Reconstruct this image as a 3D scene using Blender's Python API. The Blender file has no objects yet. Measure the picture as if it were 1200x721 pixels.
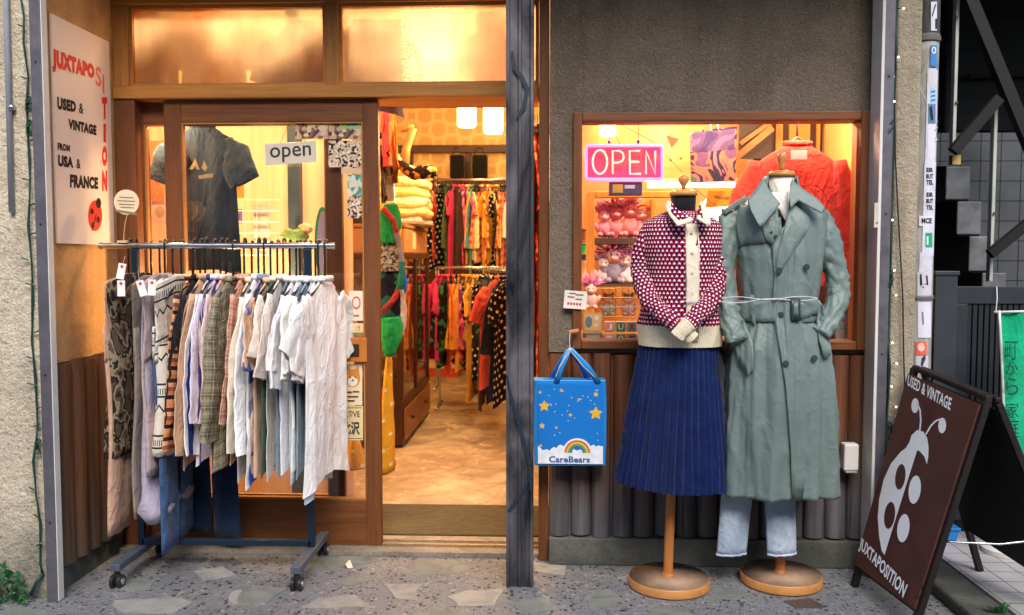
import bpy, bmesh, math, random
from mathutils import Vector, Matrix, noise
S = bpy.context.scene
COL = S.collection
V = Vector
PI = math.pi
# ------------------------------------------------------------------ camera, sky, sun, exposure
CAMPOS = V((0, 0, 1.28)); FPX = 1016.0; PITCH = math.radians(-3.3); YAW = math.radians(2.25)
cd = bpy.data.cameras.new('camera'); cam = bpy.data.objects.new('camera', cd); COL.objects.link(cam)
cam.location = CAMPOS; cam.rotation_euler = (PI/2 + PITCH, 0, YAW)
cd.sensor_width = 36; cd.lens = FPX/1200*36; cd.clip_start = .05; cd.clip_end = 500
cd.dof.use_dof = True; cd.dof.focus_distance = 3.35; cd.dof.aperture_fstop = 3.5
S.camera = cam
w = bpy.data.worlds.new('World'); S.world = w; w.use_nodes = True
SUN_EL, SUN_ROT = math.radians(45), math.radians(169)
sk = w.node_tree.nodes.new('ShaderNodeTexSky'); sk.sky_type = 'NISHITA'; sk.sun_disc = False
sk.sun_elevation = SUN_EL; sk.sun_rotation = SUN_ROT; sk.air_density = 1.0; sk.dust_density = 2.0
bgn = w.node_tree.nodes['Background']; w.node_tree.links.new(sk.outputs[0], bgn.inputs[0]); bgn.inputs[1].default_value = 0.15
sl = bpy.data.lights.new('sun', 'SUN'); sl.energy = 1.9; sl.angle = math.radians(34); sl.color = (1, .94, .86)
so = bpy.data.objects.new('sun', sl); COL.objects.link(so); so.location = (0, -3, 9)
so.rotation_euler = V((-math.sin(SUN_ROT)*math.cos(SUN_EL), -math.cos(SUN_ROT)*math.cos(SUN_EL), -math.sin(SUN_EL))).to_track_quat('-Z', 'Y').to_euler()
S.view_settings.view_transform = 'Standard'; S.view_settings.look = 'None'
S.view_settings.exposure = 0.95; S.view_settings.gamma = 1; S.view_settings.use_curve_mapping = False
S.render.engine = 'CYCLES'; S.cycles.use_denoising = True; S.cycles.max_bounces = 7
S.cycles.transparent_max_bounces = 12; S.cycles.caustics_reflective = False; S.cycles.caustics_refractive = False
S.cycles.sample_clamp_indirect = 6
# ------------------------------------------------------------------ pixel -> world on a real plane
RC = Matrix.Rotation(YAW, 3, 'Z') @ Matrix.Rotation(PI/2 + PITCH, 3, 'X')
def ray(px, py): return RC @ V(((px-600)/FPX, -(py-360.5)/FPX, -1))
def P(px, py, Y): d = ray(px, py); return CAMPOS + d*(Y/d.y)
def G(px, py, z=0.): d = ray(px, py); return CAMPOS + d*((z-1.28)/d.z)
def PX(px, py, X): d = ray(px, py); return CAMPOS + d*(X/d.x)
def zy(py, Y): return P(600, py, Y).z
def h2l(h):
    if not isinstance(h, str): return tuple(h)[:3]
    h = h.lstrip('#'); r = []
    for i in (0, 2, 4):
        c = int(h[i:i+2], 16)/255; r.append(c/12.92 if c <= .04045 else ((c+.055)/1.055)**2.4)
    return tuple(r)
def sstep(a, b, x):
    t = max(0, min(1, (x-a)/(b-a))); return t*t*(3-2*t)
def interp(tab, x):
    if x <= tab[0][0]: return tab[0][1:]
    for a, b in zip(tab, tab[1:]):
        if x <= b[0]:
            t = (x-a[0])/(b[0]-a[0]); return tuple(p+(q-p)*t for p, q in zip(a[1:], b[1:]))
    return tab[-1][1:]
# ------------------------------------------------------------------ materials
class NT:
    def __init__(s, name):
        s.m = bpy.data.materials.new(name); s.m.use_nodes = True; s.t = s.m.node_tree; s.b = s.t.nodes['Principled BSDF']
    def n(s, ty, **k):
        x = s.t.nodes.new('ShaderNode'+ty)
        for a, v in k.items():
            if a.startswith('i_'): x.inputs[a[2:].replace('_', ' ')].default_value = v
            else: setattr(x, a, v)
        return x
    def l(s, a, b): s.t.links.new(a, b)
    def coord(s, scale=(1, 1, 1), kind='Object', loc=(0, 0, 0)):
        c = s.n('TexCoord'); m = s.n('Mapping'); m.inputs['Scale'].default_value = scale; m.inputs['Location'].default_value = loc
        s.l(c.outputs[kind], m.inputs[0]); return m.outputs[0]
    def noise(s, vec, scale, detail=3, rough=.55, dist=0):
        x = s.n('TexNoise'); x.inputs['Scale'].default_value = scale; x.inputs['Detail'].default_value = detail
        x.inputs['Roughness'].default_value = rough; x.inputs['Distortion'].default_value = dist; s.l(vec, x.inputs['Vector']); return x.outputs[0]
    def ramp(s, fac, stops, mode='LINEAR'):
        r = s.n('ValToRGB'); r.color_ramp.interpolation = mode; e = r.color_ramp.elements
        while len(e) < len(stops): e.new(.5)
        for el, (p, c) in zip(e, stops): el.position = p; el.color = (*h2l(c), 1)
        s.l(fac, r.inputs[0]); return r.outputs[0]
    def math(s, op, a, b=0., c=None):
        x = s.n('Math', operation=op)
        for i, v in enumerate((a, b) if c is None else (a, b, c)):
            if isinstance(v, (int, float)): x.inputs[i].default_value = v
            else: s.l(v, x.inputs[i])
        return x.outputs[0]
    def mix(s, fac, a, b, mode='MIX'):
        x = s.n('MixRGB', blend_type=mode)
        for i, v in enumerate((fac, a, b)):
            if isinstance(v, (int, float)): x.inputs[i].default_value = v
            elif isinstance(v, (tuple, str)): x.inputs[i].default_value = (*h2l(v), 1)
            else: s.l(v, x.inputs[i])
        return x.outputs[0]
    def sep(s, vec):
        x = s.n('SeparateXYZ'); s.l(vec, x.inputs[0]); return x.outputs
    def bump(s, h, st=.4, d=.01):
        x = s.n('Bump'); x.inputs['Strength'].default_value = st; x.inputs['Distance'].default_value = d
        s.l(h, x.inputs['Height']); s.l(x.outputs[0], s.b.inputs['Normal'])
    def col(s, c):
        if isinstance(c, (tuple, str)): s.b.inputs['Base Color'].default_value = (*h2l(c), 1)
        else: s.l(c, s.b.inputs['Base Color'])
    def set(s, rough=.6, metal=0, spec=.5, sheen=0, **k):
        s.b.inputs['Roughness'].default_value = rough; s.b.inputs['Metallic'].default_value = metal
        s.b.inputs['Specular IOR Level'].default_value = spec; s.b.inputs['Sheen Weight'].default_value = sheen
        return s.m
def shade(c, f): return tuple(min(1, x*f) for x in h2l(c))
_mc = {}
def cached(fn):
    def g(*a, **k):
        key = (fn.__name__, repr(a), repr(k))
        if key not in _mc: _mc[key] = fn(*a, **k)
        return _mc[key]
    return g
@cached
def plain(c, rough=.6, metal=0, var=.12, sc=9, bump=.08, bs=60, spec=.4):
    t = NT('painted_surface'); v = t.coord(); n = t.noise(v, sc, 4)
    t.col(t.ramp(n, [(.3, shade(c, 1-var)), (.7, shade(c, 1+var))]))
    if bump: t.bump(t.noise(v, bs, 4), bump, .004)
    return t.set(rough, metal, spec)
def creases(t, weave, sc=7, st=.45):
    # soft ridged creases plus the weave
    n = t.noise(t.coord((1, 1, st)), sc, 2, .5, 1.3); r = t.math('POWER', t.math('SUBTRACT', 1., t.math('ABSOLUTE', t.math('SUBTRACT', t.math('MULTIPLY', n, 2.), 1.))), 5.)
    n2 = t.noise(t.coord((1, 1, .8)), sc*2.6, 2, .5, 1.); r2 = t.math('POWER', t.math('SUBTRACT', 1., t.math('ABSOLUTE', t.math('SUBTRACT', t.math('MULTIPLY', n2, 2.), 1.))), 6.)
    return t.math('ADD', t.math('ADD', t.math('MULTIPLY', r, 1.3), t.math('MULTIPLY', r2, .6)), t.math('MULTIPLY', t.noise(t.coord(), weave, 2), .22))
@cached
def fabric(c, weave=500, var=.1, rough=.92, c2=None, sc=14):
    t = NT('cloth'); v = t.coord(); n = t.noise(v, sc, 4)
    t.col(t.ramp(n, [(.3, shade(c, 1-var)), (.7, c2 or shade(c, 1+var))]))
    h = creases(t, weave); t.bump(h, .5, .006)
    return t.set(rough, 0, .15, .12)
@cached
def stucco(c, c2, sc=110, bump=.8, speck=None, stain=None):
    t = NT('stucco'); v = t.coord(); n = t.noise(v, sc, 5, .7)
    base = t.ramp(n, [(.3, c), (.62, c2)])
    big = t.noise(v, 2.3, 4)
    base = t.mix(.35, base, t.ramp(big, [(.3, (.45, .45, .45)), (.7, (1, 1, 1))]), 'MULTIPLY')
    st_ = t.noise(t.coord((1, 1, .09)), 9, 5, .6); base = t.mix(.5, base, t.ramp(st_, [(.35, (.62, .60, .57)), (.55, (1, 1, 1))]), 'MULTIPLY')
    pt_ = t.noise(v, 5, 6, .65, .4); base = t.mix(.5, base, t.ramp(pt_, [(.4, (.7, .69, .67)), (.5, (1, 1, 1)), (.62, (1, 1, 1)), (.7, (.8, .78, .76))]), 'MULTIPLY')
    if speck: base = t.mix(t.ramp(t.noise(v, sc*1.4, 2), [(.62, (0, 0, 0)), (.68, (1, 1, 1))]), base, speck)
    if stain:
        z = t.sep(v)[2]
        f = t.math('MULTIPLY', t.ramp(t.math('ADD', z, t.math('MULTIPLY', t.noise(v, 7, 4), .5)), [(.28, (1, 1, 1)), (.62, (0, 0, 0))]), .8)
        base = t.mix(f, base, stain)
    t.col(base); t.bump(t.math('ADD', n, t.math('MULTIPLY', t.noise(v, sc*.35, 3), 1.5)), bump, .008)
    return t.set(.93, 0, .2)
@cached
def wood(c, c2, axis=2, sc=22, rough=.55, bump=.25, stretch=.06, gloss=.4):
    t = NT('wood'); s = [1, 1, 1]; s[axis] = stretch; v = t.coord(tuple(s))
    n = t.noise(v, sc, 6, .65, .6); n2 = t.noise(v, sc*5, 3, .6)
    base = t.ramp(n, [(.25, c), (.72, c2)])
    base = t.mix(.3, base, t.ramp(n2, [(.3, shade(c, .5)), (.7, c2)]))
    t.col(base); t.bump(t.math('ADD', n, n2), bump, .004); return t.set(rough, 0, gloss)
@cached
def metal(c, rough=.35, m=.9):
    t = NT('metal'); v = t.coord(); n = t.noise(v, 30, 4)
    t.col(t.ramp(n, [(.3, shade(c, .85)), (.7, shade(c, 1.1))])); t.bump(t.noise(v, 14, 3), .05, .004)
    t.l(t.ramp(t.noise(v, 12, 4), [(.3, (rough*.8,)*3), (.7, (min(1, rough*1.35),)*3)]), t.b.inputs['Roughness'])
    t.set(rough, m, .5); return t.m
@cached
def glow(c, st):
    t = NT('lamp_glow'); t.col(c); t.b.inputs['Emission Color'].default_value = (*h2l(c), 1); t.b.inputs['Emission Strength'].default_value = st
    return t.m
@cached
def glass(tint=(1, 1, 1), refl=.06):
    t = NT('window_glass'); tr = t.n('BsdfTransparent'); tr.inputs[0].default_value = (*tint, 1)
    gl = t.n('BsdfGlossy'); gl.inputs['Roughness'].default_value = .02
    fr = t.n('Fresnel'); fr.inputs[0].default_value = 1.45
    v = t.coord(); mx = t.n('MixShader'); t.l(t.math('ADD', t.math('MULTIPLY', fr.outputs[0], 1.7), t.math('MULTIPLY', t.noise(v, 4, 4), refl*.4)), mx.inputs[0])
    t.l(tr.outputs[0], mx.inputs[1]); t.l(gl.outputs[0], mx.inputs[2])
    df = t.n('BsdfDiffuse'); df.inputs[0].default_value = (.5, .5, .5, 1); m2 = t.n('MixShader'); 
    t.l(t.ramp(t.noise(t.coord((1, 1, .3)), 5, 5), [(.45, (0, 0, 0)), (.8, (.06, .06, .06))]), m2.inputs[0])
    t.l(mx.outputs[0], m2.inputs[1]); t.l(df.outputs[0], m2.inputs[2])
    t.l(m2.outputs[0], t.t.nodes['Material Output'].inputs[0]); return t.m
@cached
def frosted(sparkle=False):
    t = NT('frosted_glass'); v = t.coord()
    tr = t.n('BsdfTransparent'); tr.inputs[0].default_value = (1, .94, .84, 1); tl = t.n('BsdfTranslucent'); tl.inputs[0].default_value = (.95, .86, .72, 1)
    gl = t.n('BsdfGlossy'); gl.inputs['Roughness'].default_value = .15
    m1 = t.n('MixShader')
    if sparkle:
        vo = t.n('TexVoronoi'); vo.inputs['Scale'].default_value = 130; t.l(v, vo.inputs['Vector'])
        t.l(t.ramp(vo.outputs['Distance'], [(.15, (.1, .1, .1)), (.5, (.75, .75, .75))]), m1.inputs[0])
        bp = t.n('Bump'); bp.inputs['Strength'].default_value = .8; t.l(vo.outputs['Distance'], bp.inputs['Height'])
        t.l(bp.outputs[0], tl.inputs['Normal'])
    else:
        t.l(t.ramp(t.noise(t.coord((1, 1, .25)), 9, 4), [(.3, (.42, .42, .42)), (.7, (.66, .66, .66))]), m1.inputs[0])
    t.l(tr.outputs[0], m1.inputs[1]); t.l(tl.outputs[0], m1.inputs[2])
    m2 = t.n('MixShader'); m2.inputs[0].default_value = .07; t.l(m1.outputs[0], m2.inputs[1]); t.l(gl.outputs[0], m2.inputs[2])
    t.l(m2.outputs[0], t.t.nodes['Material Output'].inputs[0]); return t.m
# patterned cloth on UV (metres)
def modu(t, x, per): return t.math('FRACT', t.math('ADD', t.math('DIVIDE', x, per), 50.))
def band(t, x, per, a, b):   # 1 inside fraction a..b of the period
    m = modu(t, x, per); return t.math('MULTIPLY', t.math('GREATER_THAN', m, a), t.math('LESS_THAN', m, b))
def uvsep(t, warp=.0):
    return t.sep(t.coord(kind='UV'))
def clothbump(t, weave=500):
    v = t.coord(); t.bump(creases(t, weave), .45, .006)
@cached
def plaid(base, c1, c2, per=.05):
    t = NT('plaid_cloth'); u, v, _ = uvsep(t)
    x = t.mix(t.math('MULTIPLY', band(t, u, per, .1, .5), .55), base, c1); x = t.mix(t.math('MULTIPLY', band(t, v, per, .1, .5), .55), x, c1)
    x = t.mix(t.math('MULTIPLY', band(t, u, per/2, .6, .75), .6), x, c2); x = t.mix(t.math('MULTIPLY', band(t, v, per/2, .6, .75), .6), x, c2)
    t.col(x); clothbump(t); return t.set(.92, 0, .15)
@cached
def stripes(cols, per, ax=1):
    t = NT('striped_cloth'); u = uvsep(t)[ax]; m = modu(t, u, per); n = len(cols)
    t.col(t.ramp(m, [(i/n, c) for i, c in enumerate(cols)], 'CONSTANT')); clothbump(t); return t.set(.92, 0, .15)
@cached
def camo(a, b, c, sc=14):
    t = NT('camouflage_cloth'); v = t.coord((1, 1, .7)); n = t.noise(v, sc*1.5, 2, .5, .35)
    t.col(t.ramp(n, [(0, a), (.42, b), (.5, c), (.58, a), (.66, b)], 'CONSTANT')); clothbump(t); return t.set(.9, 0, .15)
@cached
def blotch(cols, sc=12, kind='vor'):
    t = NT('printed_cloth'); v = t.coord()
    if kind == 'vor':
        x = t.n('TexVoronoi'); x.inputs['Scale'].default_value = sc; t.l(v, x.inputs['Vector']); f = t.sep(x.outputs['Color'])[0]
    else: f = t.ramp(t.noise(v, sc, 2, .5, 1), [(.25, (0, 0, 0)), (.75, (1, 1, 1))])
    n = len(cols); t.col(t.ramp(f, [(i/n, c) for i, c in enumerate(cols)], 'CONSTANT')); clothbump(t); return t.set(.9, 0, .15)
@cached
def dots(base, dot, per=.02, r=.28, stag=True, over=None):
    t = NT('dotted_cloth'); u, v, _ = uvsep(t)
    row = t.math('FLOOR', t.math('DIVIDE', v, per)); sh = t.math('MULTIPLY', t.math('MODULO', t.math('ADD', row, 100.), 2.), per/2 if stag else 0)
    a = t.math('SUBTRACT', modu(t, t.math('ADD', u, sh), per), .5); b = t.math('SUBTRACT', modu(t, v, per), .5)
    def disc(dx, dy, rr):
        p = t.math('ADD', a, -dx); q = t.math('ADD', b, -dy)
        return t.math('LESS_THAN', t.math('ADD', t.math('MULTIPLY', p, p), t.math('MULTIPLY', q, q)), rr*rr)
    x = base
    if over:   # three lobed motif above a dark bud
        x = t.mix(t.math('GREATER_THAN', t.math('ABSOLUTE', t.math('ADD', a, 0.)), .40), base, over)
        x = t.mix(disc(0, -.36, .2), x, over)
        m = t.math('MAXIMUM', disc(0, .14, .155), t.math('MAXIMUM', disc(-.14, -.07, .145), disc(.14, -.07, .145)))
        x = t.mix(m, x, dot)
    else: x = t.mix(disc(0, 0, r), x, dot)
    t.col(x); clothbump(t, 700); return t.set(.93, 0, .12)
# ------------------------------------------------------------------ mesh building
ORG = {}
class MB:
    def __init__(s): s.v = []; s.f = []; s.uv = []; s.mi = []
    def add(s, vs, fs, mi=0, uvs=None):
        o = len(s.v); s.v += [V(p) for p in vs]
        for k, f in enumerate(fs):
            s.f.append(tuple(i+o for i in f)); s.mi.append(mi); s.uv.append(uvs[k] if uvs else None)
        return s
    def box(s, a, b, mi=0, M=None):
        x0, y0, z0 = [min(p, q) for p, q in zip(a, b)]; x1, y1, z1 = [max(p, q) for p, q in zip(a, b)]
        vs = [V(p) for p in ((x0,y0,z0),(x1,y0,z0),(x1,y1,z0),(x0,y1,z0),(x0,y0,z1),(x1,y0,z1),(x1,y1,z1),(x0,y1,z1))]
        if M: vs = [M @ p for p in vs]
        return s.add(vs, [(0,3,2,1),(4,5,6,7),(0,1,5,4),(1,2,6,5),(2,3,7,6),(3,0,4,7)], mi)
    def bar(s, p, q, w, h=None, up=(0,0,1), mi=0):     # box beam from p to q
        p, q = V(p), V(q); h = h or w; d = (q-p); L = d.length; d.normalize(); r = d.cross(V(up))
        if r.length < 1e-4: r = d.cross(V((0,1,0)))
        r.normalize(); u = r.cross(d); M = Matrix.Translation(p) @ Matrix((r, d, u)).transposed().to_4x4()
        return s.box((-w/2, 0, -h/2), (w/2, L, h/2), mi, M)
    def loft(s, rings, cap=(True, True), mi=0, closed=True):
        n = len(rings[0]); per = sum((rings[len(rings)//2][(k+1) % n]-rings[len(rings)//2][k]).length for k in range(n))
        o = len(s.v); acc = 0; vv = []
        for i, r in enumerate(rings):
            if i: acc += (r[0]-rings[i-1][0]).length*.5 + (r[n//2]-rings[i-1][n//2]).length*.5
            vv.append(acc); s.v += [V(p) for p in r]
        for i in range(len(rings)-1):
            for k in range(n if closed else n-1):
                k2 = (k+1) % n; u0 = per*k/n; u1 = per*(k+1)/n
                s.f.append((o+i*n+k, o+i*n+k2, o+(i+1)*n+k2, o+(i+1)*n+k)); s.mi.append(mi)
                s.uv.append([(u0, -vv[i]), (u1, -vv[i]), (u1, -vv[i+1]), (u0, -vv[i+1])])
        if closed:
            if cap[0]: s.f.append(tuple(o+k for k in range(n))[::-1]); s.mi.append(mi); s.uv.append(None)
            if cap[1]: s.f.append(tuple(o+(len(rings)-1)*n+k for k in range(n))); s.mi.append(mi); s.uv.append(None)
        return s
    def tube(s, pts, r, n=8, mi=0, flat=1, up=None, cap=(True, True)):
        pts = [V(p) for p in pts]; rings = []; prev = None
        for i, p in enumerate(pts):
            d = (pts[min(i+1, len(pts)-1)]-pts[max(i-1, 0)]).normalized()
            ref = V(up) if up else (prev if prev else (V((0,0,1)) if abs(d.z) < .9 else V((1,0,0))))
            a = d.cross(ref); a = a.normalized() if a.length > 1e-5 else d.orthogonal().normalized(); b = a.cross(d).normalized(); prev = b
            rr = r[i] if isinstance(r, (list, tuple)) else r
            rings.append([p+a*math.cos(2*PI*k/n)*rr+b*math.sin(2*PI*k/n)*rr*flat for k in range(n)])
        return s.loft(rings, cap, mi)
    def lathe(s, prof, c=(0,0,0), n=24, mi=0, cap=(True, True)):
        c = V(c); return s.loft([[c+V((r*math.cos(2*PI*k/n), r*math.sin(2*PI*k/n), z)) for k in range(n)] for r, z in prof], cap, mi)
    def blob(s, c, r, n=12, m=8, jit=0, seed=0, mi=0, M=None):
        c = V(c); r = (r,)*3 if isinstance(r, (int, float)) else r; rings = []
        for i in range(m+1):
            a = PI*(i+.001)/(m+.002) ; ring = []
            for k in range(n):
                b = 2*PI*k/n; d = V((math.sin(a)*math.cos(b), math.sin(a)*math.sin(b), math.cos(a)))
                q = 1+jit*noise.noise(d*2.2+V((seed*3.7, seed, 0))); p = V((d.x*r[0], d.y*r[1], d.z*r[2]))*q
                ring.append(c+(M @ p if M else p))
            rings.append(ring)
        return s.loft(rings, (False, False), mi)
    def prism(s, poly, d, mi=0):     # poly: 3D points, d: extrusion vector
        n = len(poly); poly = [V(p) for p in poly]; d = V(d)
        return s.add(poly+[p+d for p in poly], [tuple(range(n))[::-1], tuple(range(n, 2*n))]+[(k, (k+1) % n, n+(k+1) % n, n+k) for k in range(n)], mi)
    def build(s, name, mats, parent=None, smooth=False, bevel=0, org=None, solid=0, auto=None):
        me = bpy.data.meshes.new(name); o = bpy.data.objects.new(name, me)
        if parent is not None: org = ORG[parent.name_full]
        elif org is None:
            xs = [p.x for p in s.v]; ys = [p.y for p in s.v]; org = V(((min(xs)+max(xs))/2, (min(ys)+max(ys))/2, min(p.z for p in s.v)))
        org = V(org); me.from_pydata([tuple(p-org) for p in s.v], [], s.f)
        if any(s.uv):
            ul = me.uv_layers.new(name='UVMap').data; li = 0
            for f, u in zip(s.f, s.uv):
                for k in range(len(f)):
                    ul[li].uv = u[k] if u else ((s.v[f[k]].x), (s.v[f[k]].z)); li += 1
        for m in (mats if isinstance(mats, (list, tuple)) else [mats]): me.materials.append(m)
        for p, mi in zip(me.polygons, s.mi): p.material_index = mi; p.use_smooth = smooth
        bm = bmesh.new(); bm.from_mesh(me); bmesh.ops.recalc_face_normals(bm, faces=bm.faces); bm.to_mesh(me); bm.free()
        if auto is not None and smooth:
            me.set_sharp_from_angle(angle=math.radians(auto))
        COL.objects.link(o)
        if parent is not None: o.parent = parent; o.location = (0, 0, 0)
        else: o.location = org
        ORG[o.name_full] = org
        if solid: md = o.modifiers.new('solid', 'SOLIDIFY'); md.thickness = solid; md.offset = 0
        if bevel: md = o.modifiers.new('bevel', 'BEVEL'); md.width = bevel; md.segments = 2; md.limit_method = 'ANGLE'; md.angle_limit = .6
        return o
def tag(o, label=None, cat=None, group=None, kind=None):
    if label: o['label'] = label
    if cat: o['category'] = cat
    if group: o['group'] = group
    if kind: o['kind'] = kind
    return o
def thing(name, label, cat, loc=(0, 0, 0), group=None):
    o = bpy.data.objects.new(name, None); COL.objects.link(o); o.location = loc; o.empty_display_size = .1
    ORG[o.name_full] = V(loc); return tag(o, label, cat, group)
def struct(mb, name, mats, **k): return tag(mb.build(name, mats, **k), kind='structure')
def copy_tree(o, loc=None, rot=None, label=None, group=None, parent=None, mats=None):
    c = o.copy(); COL.objects.link(c); c.parent = parent
    if loc is not None: c.location = loc
    if rot is not None: c.rotation_euler = rot
    if label: c['label'] = label
    if group: c['group'] = group
    if mats is not None and c.type == 'MESH':
        c.data = c.data.copy(); c.data.materials.clear(); c.data.materials.append(mats)
    for ch in o.children: copy_tree(ch, parent=c, mats=mats)
    return c
_fc = {}
def text_geo(s, bold=0.0):
    key = (s, bold)
    if key not in _fc:
        cu = bpy.data.curves.new('t', 'FONT'); cu.body = s; cu.size = 1; cu.offset = bold; cu.resolution_u = 3; cu.space_character = 1.0+bold*1.5
        ob = bpy.data.objects.new('t', cu); COL.objects.link(ob); bpy.context.view_layer.update()
        me = bpy.data.meshes.new_from_object(ob.evaluated_get(bpy.context.evaluated_depsgraph_get()))
        vs = [v.co.copy() for v in me.vertices]; fs = [tuple(p.vertices) for p in me.polygons]
        bpy.data.objects.remove(ob); bpy.data.curves.remove(cu); bpy.data.meshes.remove(me)
        x0 = min(v.x for v in vs); x1 = max(v.x for v in vs); y0 = min(v.y for v in vs); y1 = max(v.y for v in vs)
        _fc[key] = ([((v.x-x0)/(x1-x0), (v.y-y0)/(y1-y0)) for v in vs], fs)
    return _fc[key]
def text_on(mb, s, fn, bold=0., mi=0):
    """fn maps (0..1, 0..1) of the text box to a world point"""
    vs, fs = text_geo(s, bold); mb.add([fn(a, b) for a, b in vs], fs, mi); return mb
def quadfn(bl, br, tl, tr=None):
    bl, br, tl = V(bl), V(br), V(tl); tr = V(tr) if tr else tl+br-bl
    return lambda a, b: (bl*(1-a)+br*a)*(1-b)+(tl*(1-a)+tr*a)*b
def poly_on(mb, pts, fn, mi=0): mb.add([fn(a, b) for a, b in pts], [tuple(range(len(pts)))], mi); return mb
def ell(cx, cy, rx, ry, n=28, rot=0):
    return [(cx+rx*math.cos(t)*math.cos(rot)-ry*math.sin(t)*math.sin(rot), cy+rx*math.cos(t)*math.sin(rot)+ry*math.sin(t)*math.cos(rot)) for t in [2*PI*k/n for k in range(n)]]
def patch(poly, surf, off, name, mats, parent, thick=.004, cuts=4, smooth=True):
    """cloth piece: polygon in (x,z) laid on the surface y=surf(x,z), lifted by off"""
    bm = bmesh.new(); f = bm.faces.new([bm.verts.new((x, 0, z)) for x, z in poly])
    bmesh.ops.triangulate(bm, faces=[f]); bmesh.ops.subdivide_edges(bm, edges=bm.edges[:], cuts=cuts, use_grid_fill=True)
    vs = []
    for v in bm.verts: vs.append(V((v.co.x, surf(v.co.x, v.co.z)-(off(v.co.x, v.co.z) if callable(off) else off), v.co.z)))
    bm.verts.index_update(); fs = [tuple(v.index for v in g.verts) for g in bm.faces]; bm.free()
    mb = MB(); mb.add(vs, fs, 0, [[(vs[i].x, vs[i].z) for i in g] for g in fs]); return mb.build(name, mats, parent, smooth=smooth, solid=thick)
# ================================================================== SETTING
YD, YW, YL, XR = 3.70, 3.57, 3.12, -1.85
# ---- materials of the setting
def ground_mat():
    t = NT('washed_pebble_concrete'); v = t.coord()
    vo = t.n('TexVoronoi'); vo.inputs['Scale'].default_value = 54; vo.inputs['Randomness'].default_value = 1; t.l(v, vo.inputs['Vector'])
    f = t.sep(vo.outputs['Color'])[0]
    peb = t.ramp(f, [(0, '#2c2c31'), (.2, '#686768'), (.42, '#8b8a88'), (.55, '#414349'), (.68, '#a19f9a'), (.82, '#6a625e'), (.93, '#202228')], 'CONSTANT')
    cem = t.ramp(t.noise(v, 170, 4, .7), [(.3, '#707276'), (.7, '#929498')])
    size = t.math('MULTIPLY', t.sep(vo.outputs['Color'])[1], .38)
    m = t.math('LESS_THAN', vo.outputs['Distance'], t.math('ADD', size, .12))
    base = t.mix(m, cem, peb)
    vs = t.n('TexVoronoi'); vs.inputs['Scale'].default_value = 190; t.l(v, vs.inputs['Vector'])
    fs = t.sep(vs.outputs['Color'])[0]
    base = t.mix(t.math('MULTIPLY', t.math('LESS_THAN', vs.outputs['Distance'], .33), t.math('SUBTRACT', 1., m)), base, t.ramp(fs, [(0, '#2c2b30'), (.35, '#7f776e'), (.6, '#4c4640'), (.85, '#a39b90')], 'CONSTANT'))
    base = t.mix(.55, base, t.ramp(t.noise(v, 1.6, 5, .6), [(.3, (.42, .44, .48)), (.68, (1, 1, 1))]), 'MULTIPLY')
    t.col(base)
    t.bump(t.math('ADD', t.math('SUBTRACT', 1., vo.outputs['Distance']), t.math('MULTIPLY', t.noise(v, 200, 3), .5)), .7, .006)
    t.l(t.ramp(t.noise(v, 3, 4), [(.35, (.42, .42, .42)), (.7, (.8, .8, .8))]), t.b.inputs['Roughness'])
    t.b.inputs['Specular IOR Level'].default_value = .4; return t.m
def flag_mat(c, nm):
    t = NT(nm); v = t.coord(); n = t.noise(v, 9, 6, .65, .8)
    x = t.ramp(n, [(.28, shade(c, .62)), (.5, c), (.75, shade(c, 1.3))]); x = t.mix(t.ramp(t.noise(v, 90, 3), [(.6, (0, 0, 0)), (.75, (.5, .5, .5))]), x, '#55565a')
    t.col(x); t.bump(t.noise(v, 26, 6, .7), .6, .008); return t.set(.6, 0, .4)
def floor_mat():
    t = NT('worn_concrete_floor'); v = t.coord(); n = t.noise(v, 3.2, 6, .7, .5)
    x = t.ramp(n, [(.38, '#8f7e68'), (.5, '#a9967c'), (.6, '#c2b092')])
    x = t.mix(t.ramp(t.noise(v, 5, 7, .75, 1.5), [(.56, (0, 0, 0)), (.6, (.8, .8, .8))]), x, '#dcc8a4')
    t.col(x); t.bump(t.noise(v, 40, 4), .15, .004); return t.set(.42, 0, .5)
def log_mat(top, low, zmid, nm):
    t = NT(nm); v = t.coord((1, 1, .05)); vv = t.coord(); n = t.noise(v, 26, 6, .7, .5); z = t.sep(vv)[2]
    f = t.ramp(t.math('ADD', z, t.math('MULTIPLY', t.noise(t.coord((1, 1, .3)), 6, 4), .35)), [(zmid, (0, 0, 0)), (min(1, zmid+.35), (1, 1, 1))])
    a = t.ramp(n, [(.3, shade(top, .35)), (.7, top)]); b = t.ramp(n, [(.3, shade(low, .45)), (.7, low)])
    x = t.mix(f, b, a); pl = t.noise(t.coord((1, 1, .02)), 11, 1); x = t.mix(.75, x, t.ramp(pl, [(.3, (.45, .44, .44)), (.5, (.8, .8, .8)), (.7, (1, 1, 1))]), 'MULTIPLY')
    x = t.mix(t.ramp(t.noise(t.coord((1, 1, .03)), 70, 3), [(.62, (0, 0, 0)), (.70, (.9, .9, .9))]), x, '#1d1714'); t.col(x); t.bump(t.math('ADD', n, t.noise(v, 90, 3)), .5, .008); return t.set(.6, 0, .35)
def tile_mat(c, g, sx, sz, nm, axes='xy', rough=.35):
    t = NT(nm); v = t.coord(); s = t.sep(v)
    a = s[0]; b = s[1] if axes == 'xy' else s[2]
    if axes == 'yz': a = s[1]
    m = t.math('MAXIMUM', band(t, a, sx, 0, .045), band(t, b, sz, 0, .05 if axes == 'xy' else .045))
    x = t.mix(.5, c, t.ramp(t.noise(v, 7, 5), [(.3, (.55, .55, .55)), (.7, (1, 1, 1))]), 'MULTIPLY')
    t.col(t.mix(m, x, g)); t.bump(t.math('SUBTRACT', 1., m), .5, .004); return t.set(rough, 0, .5)
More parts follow.
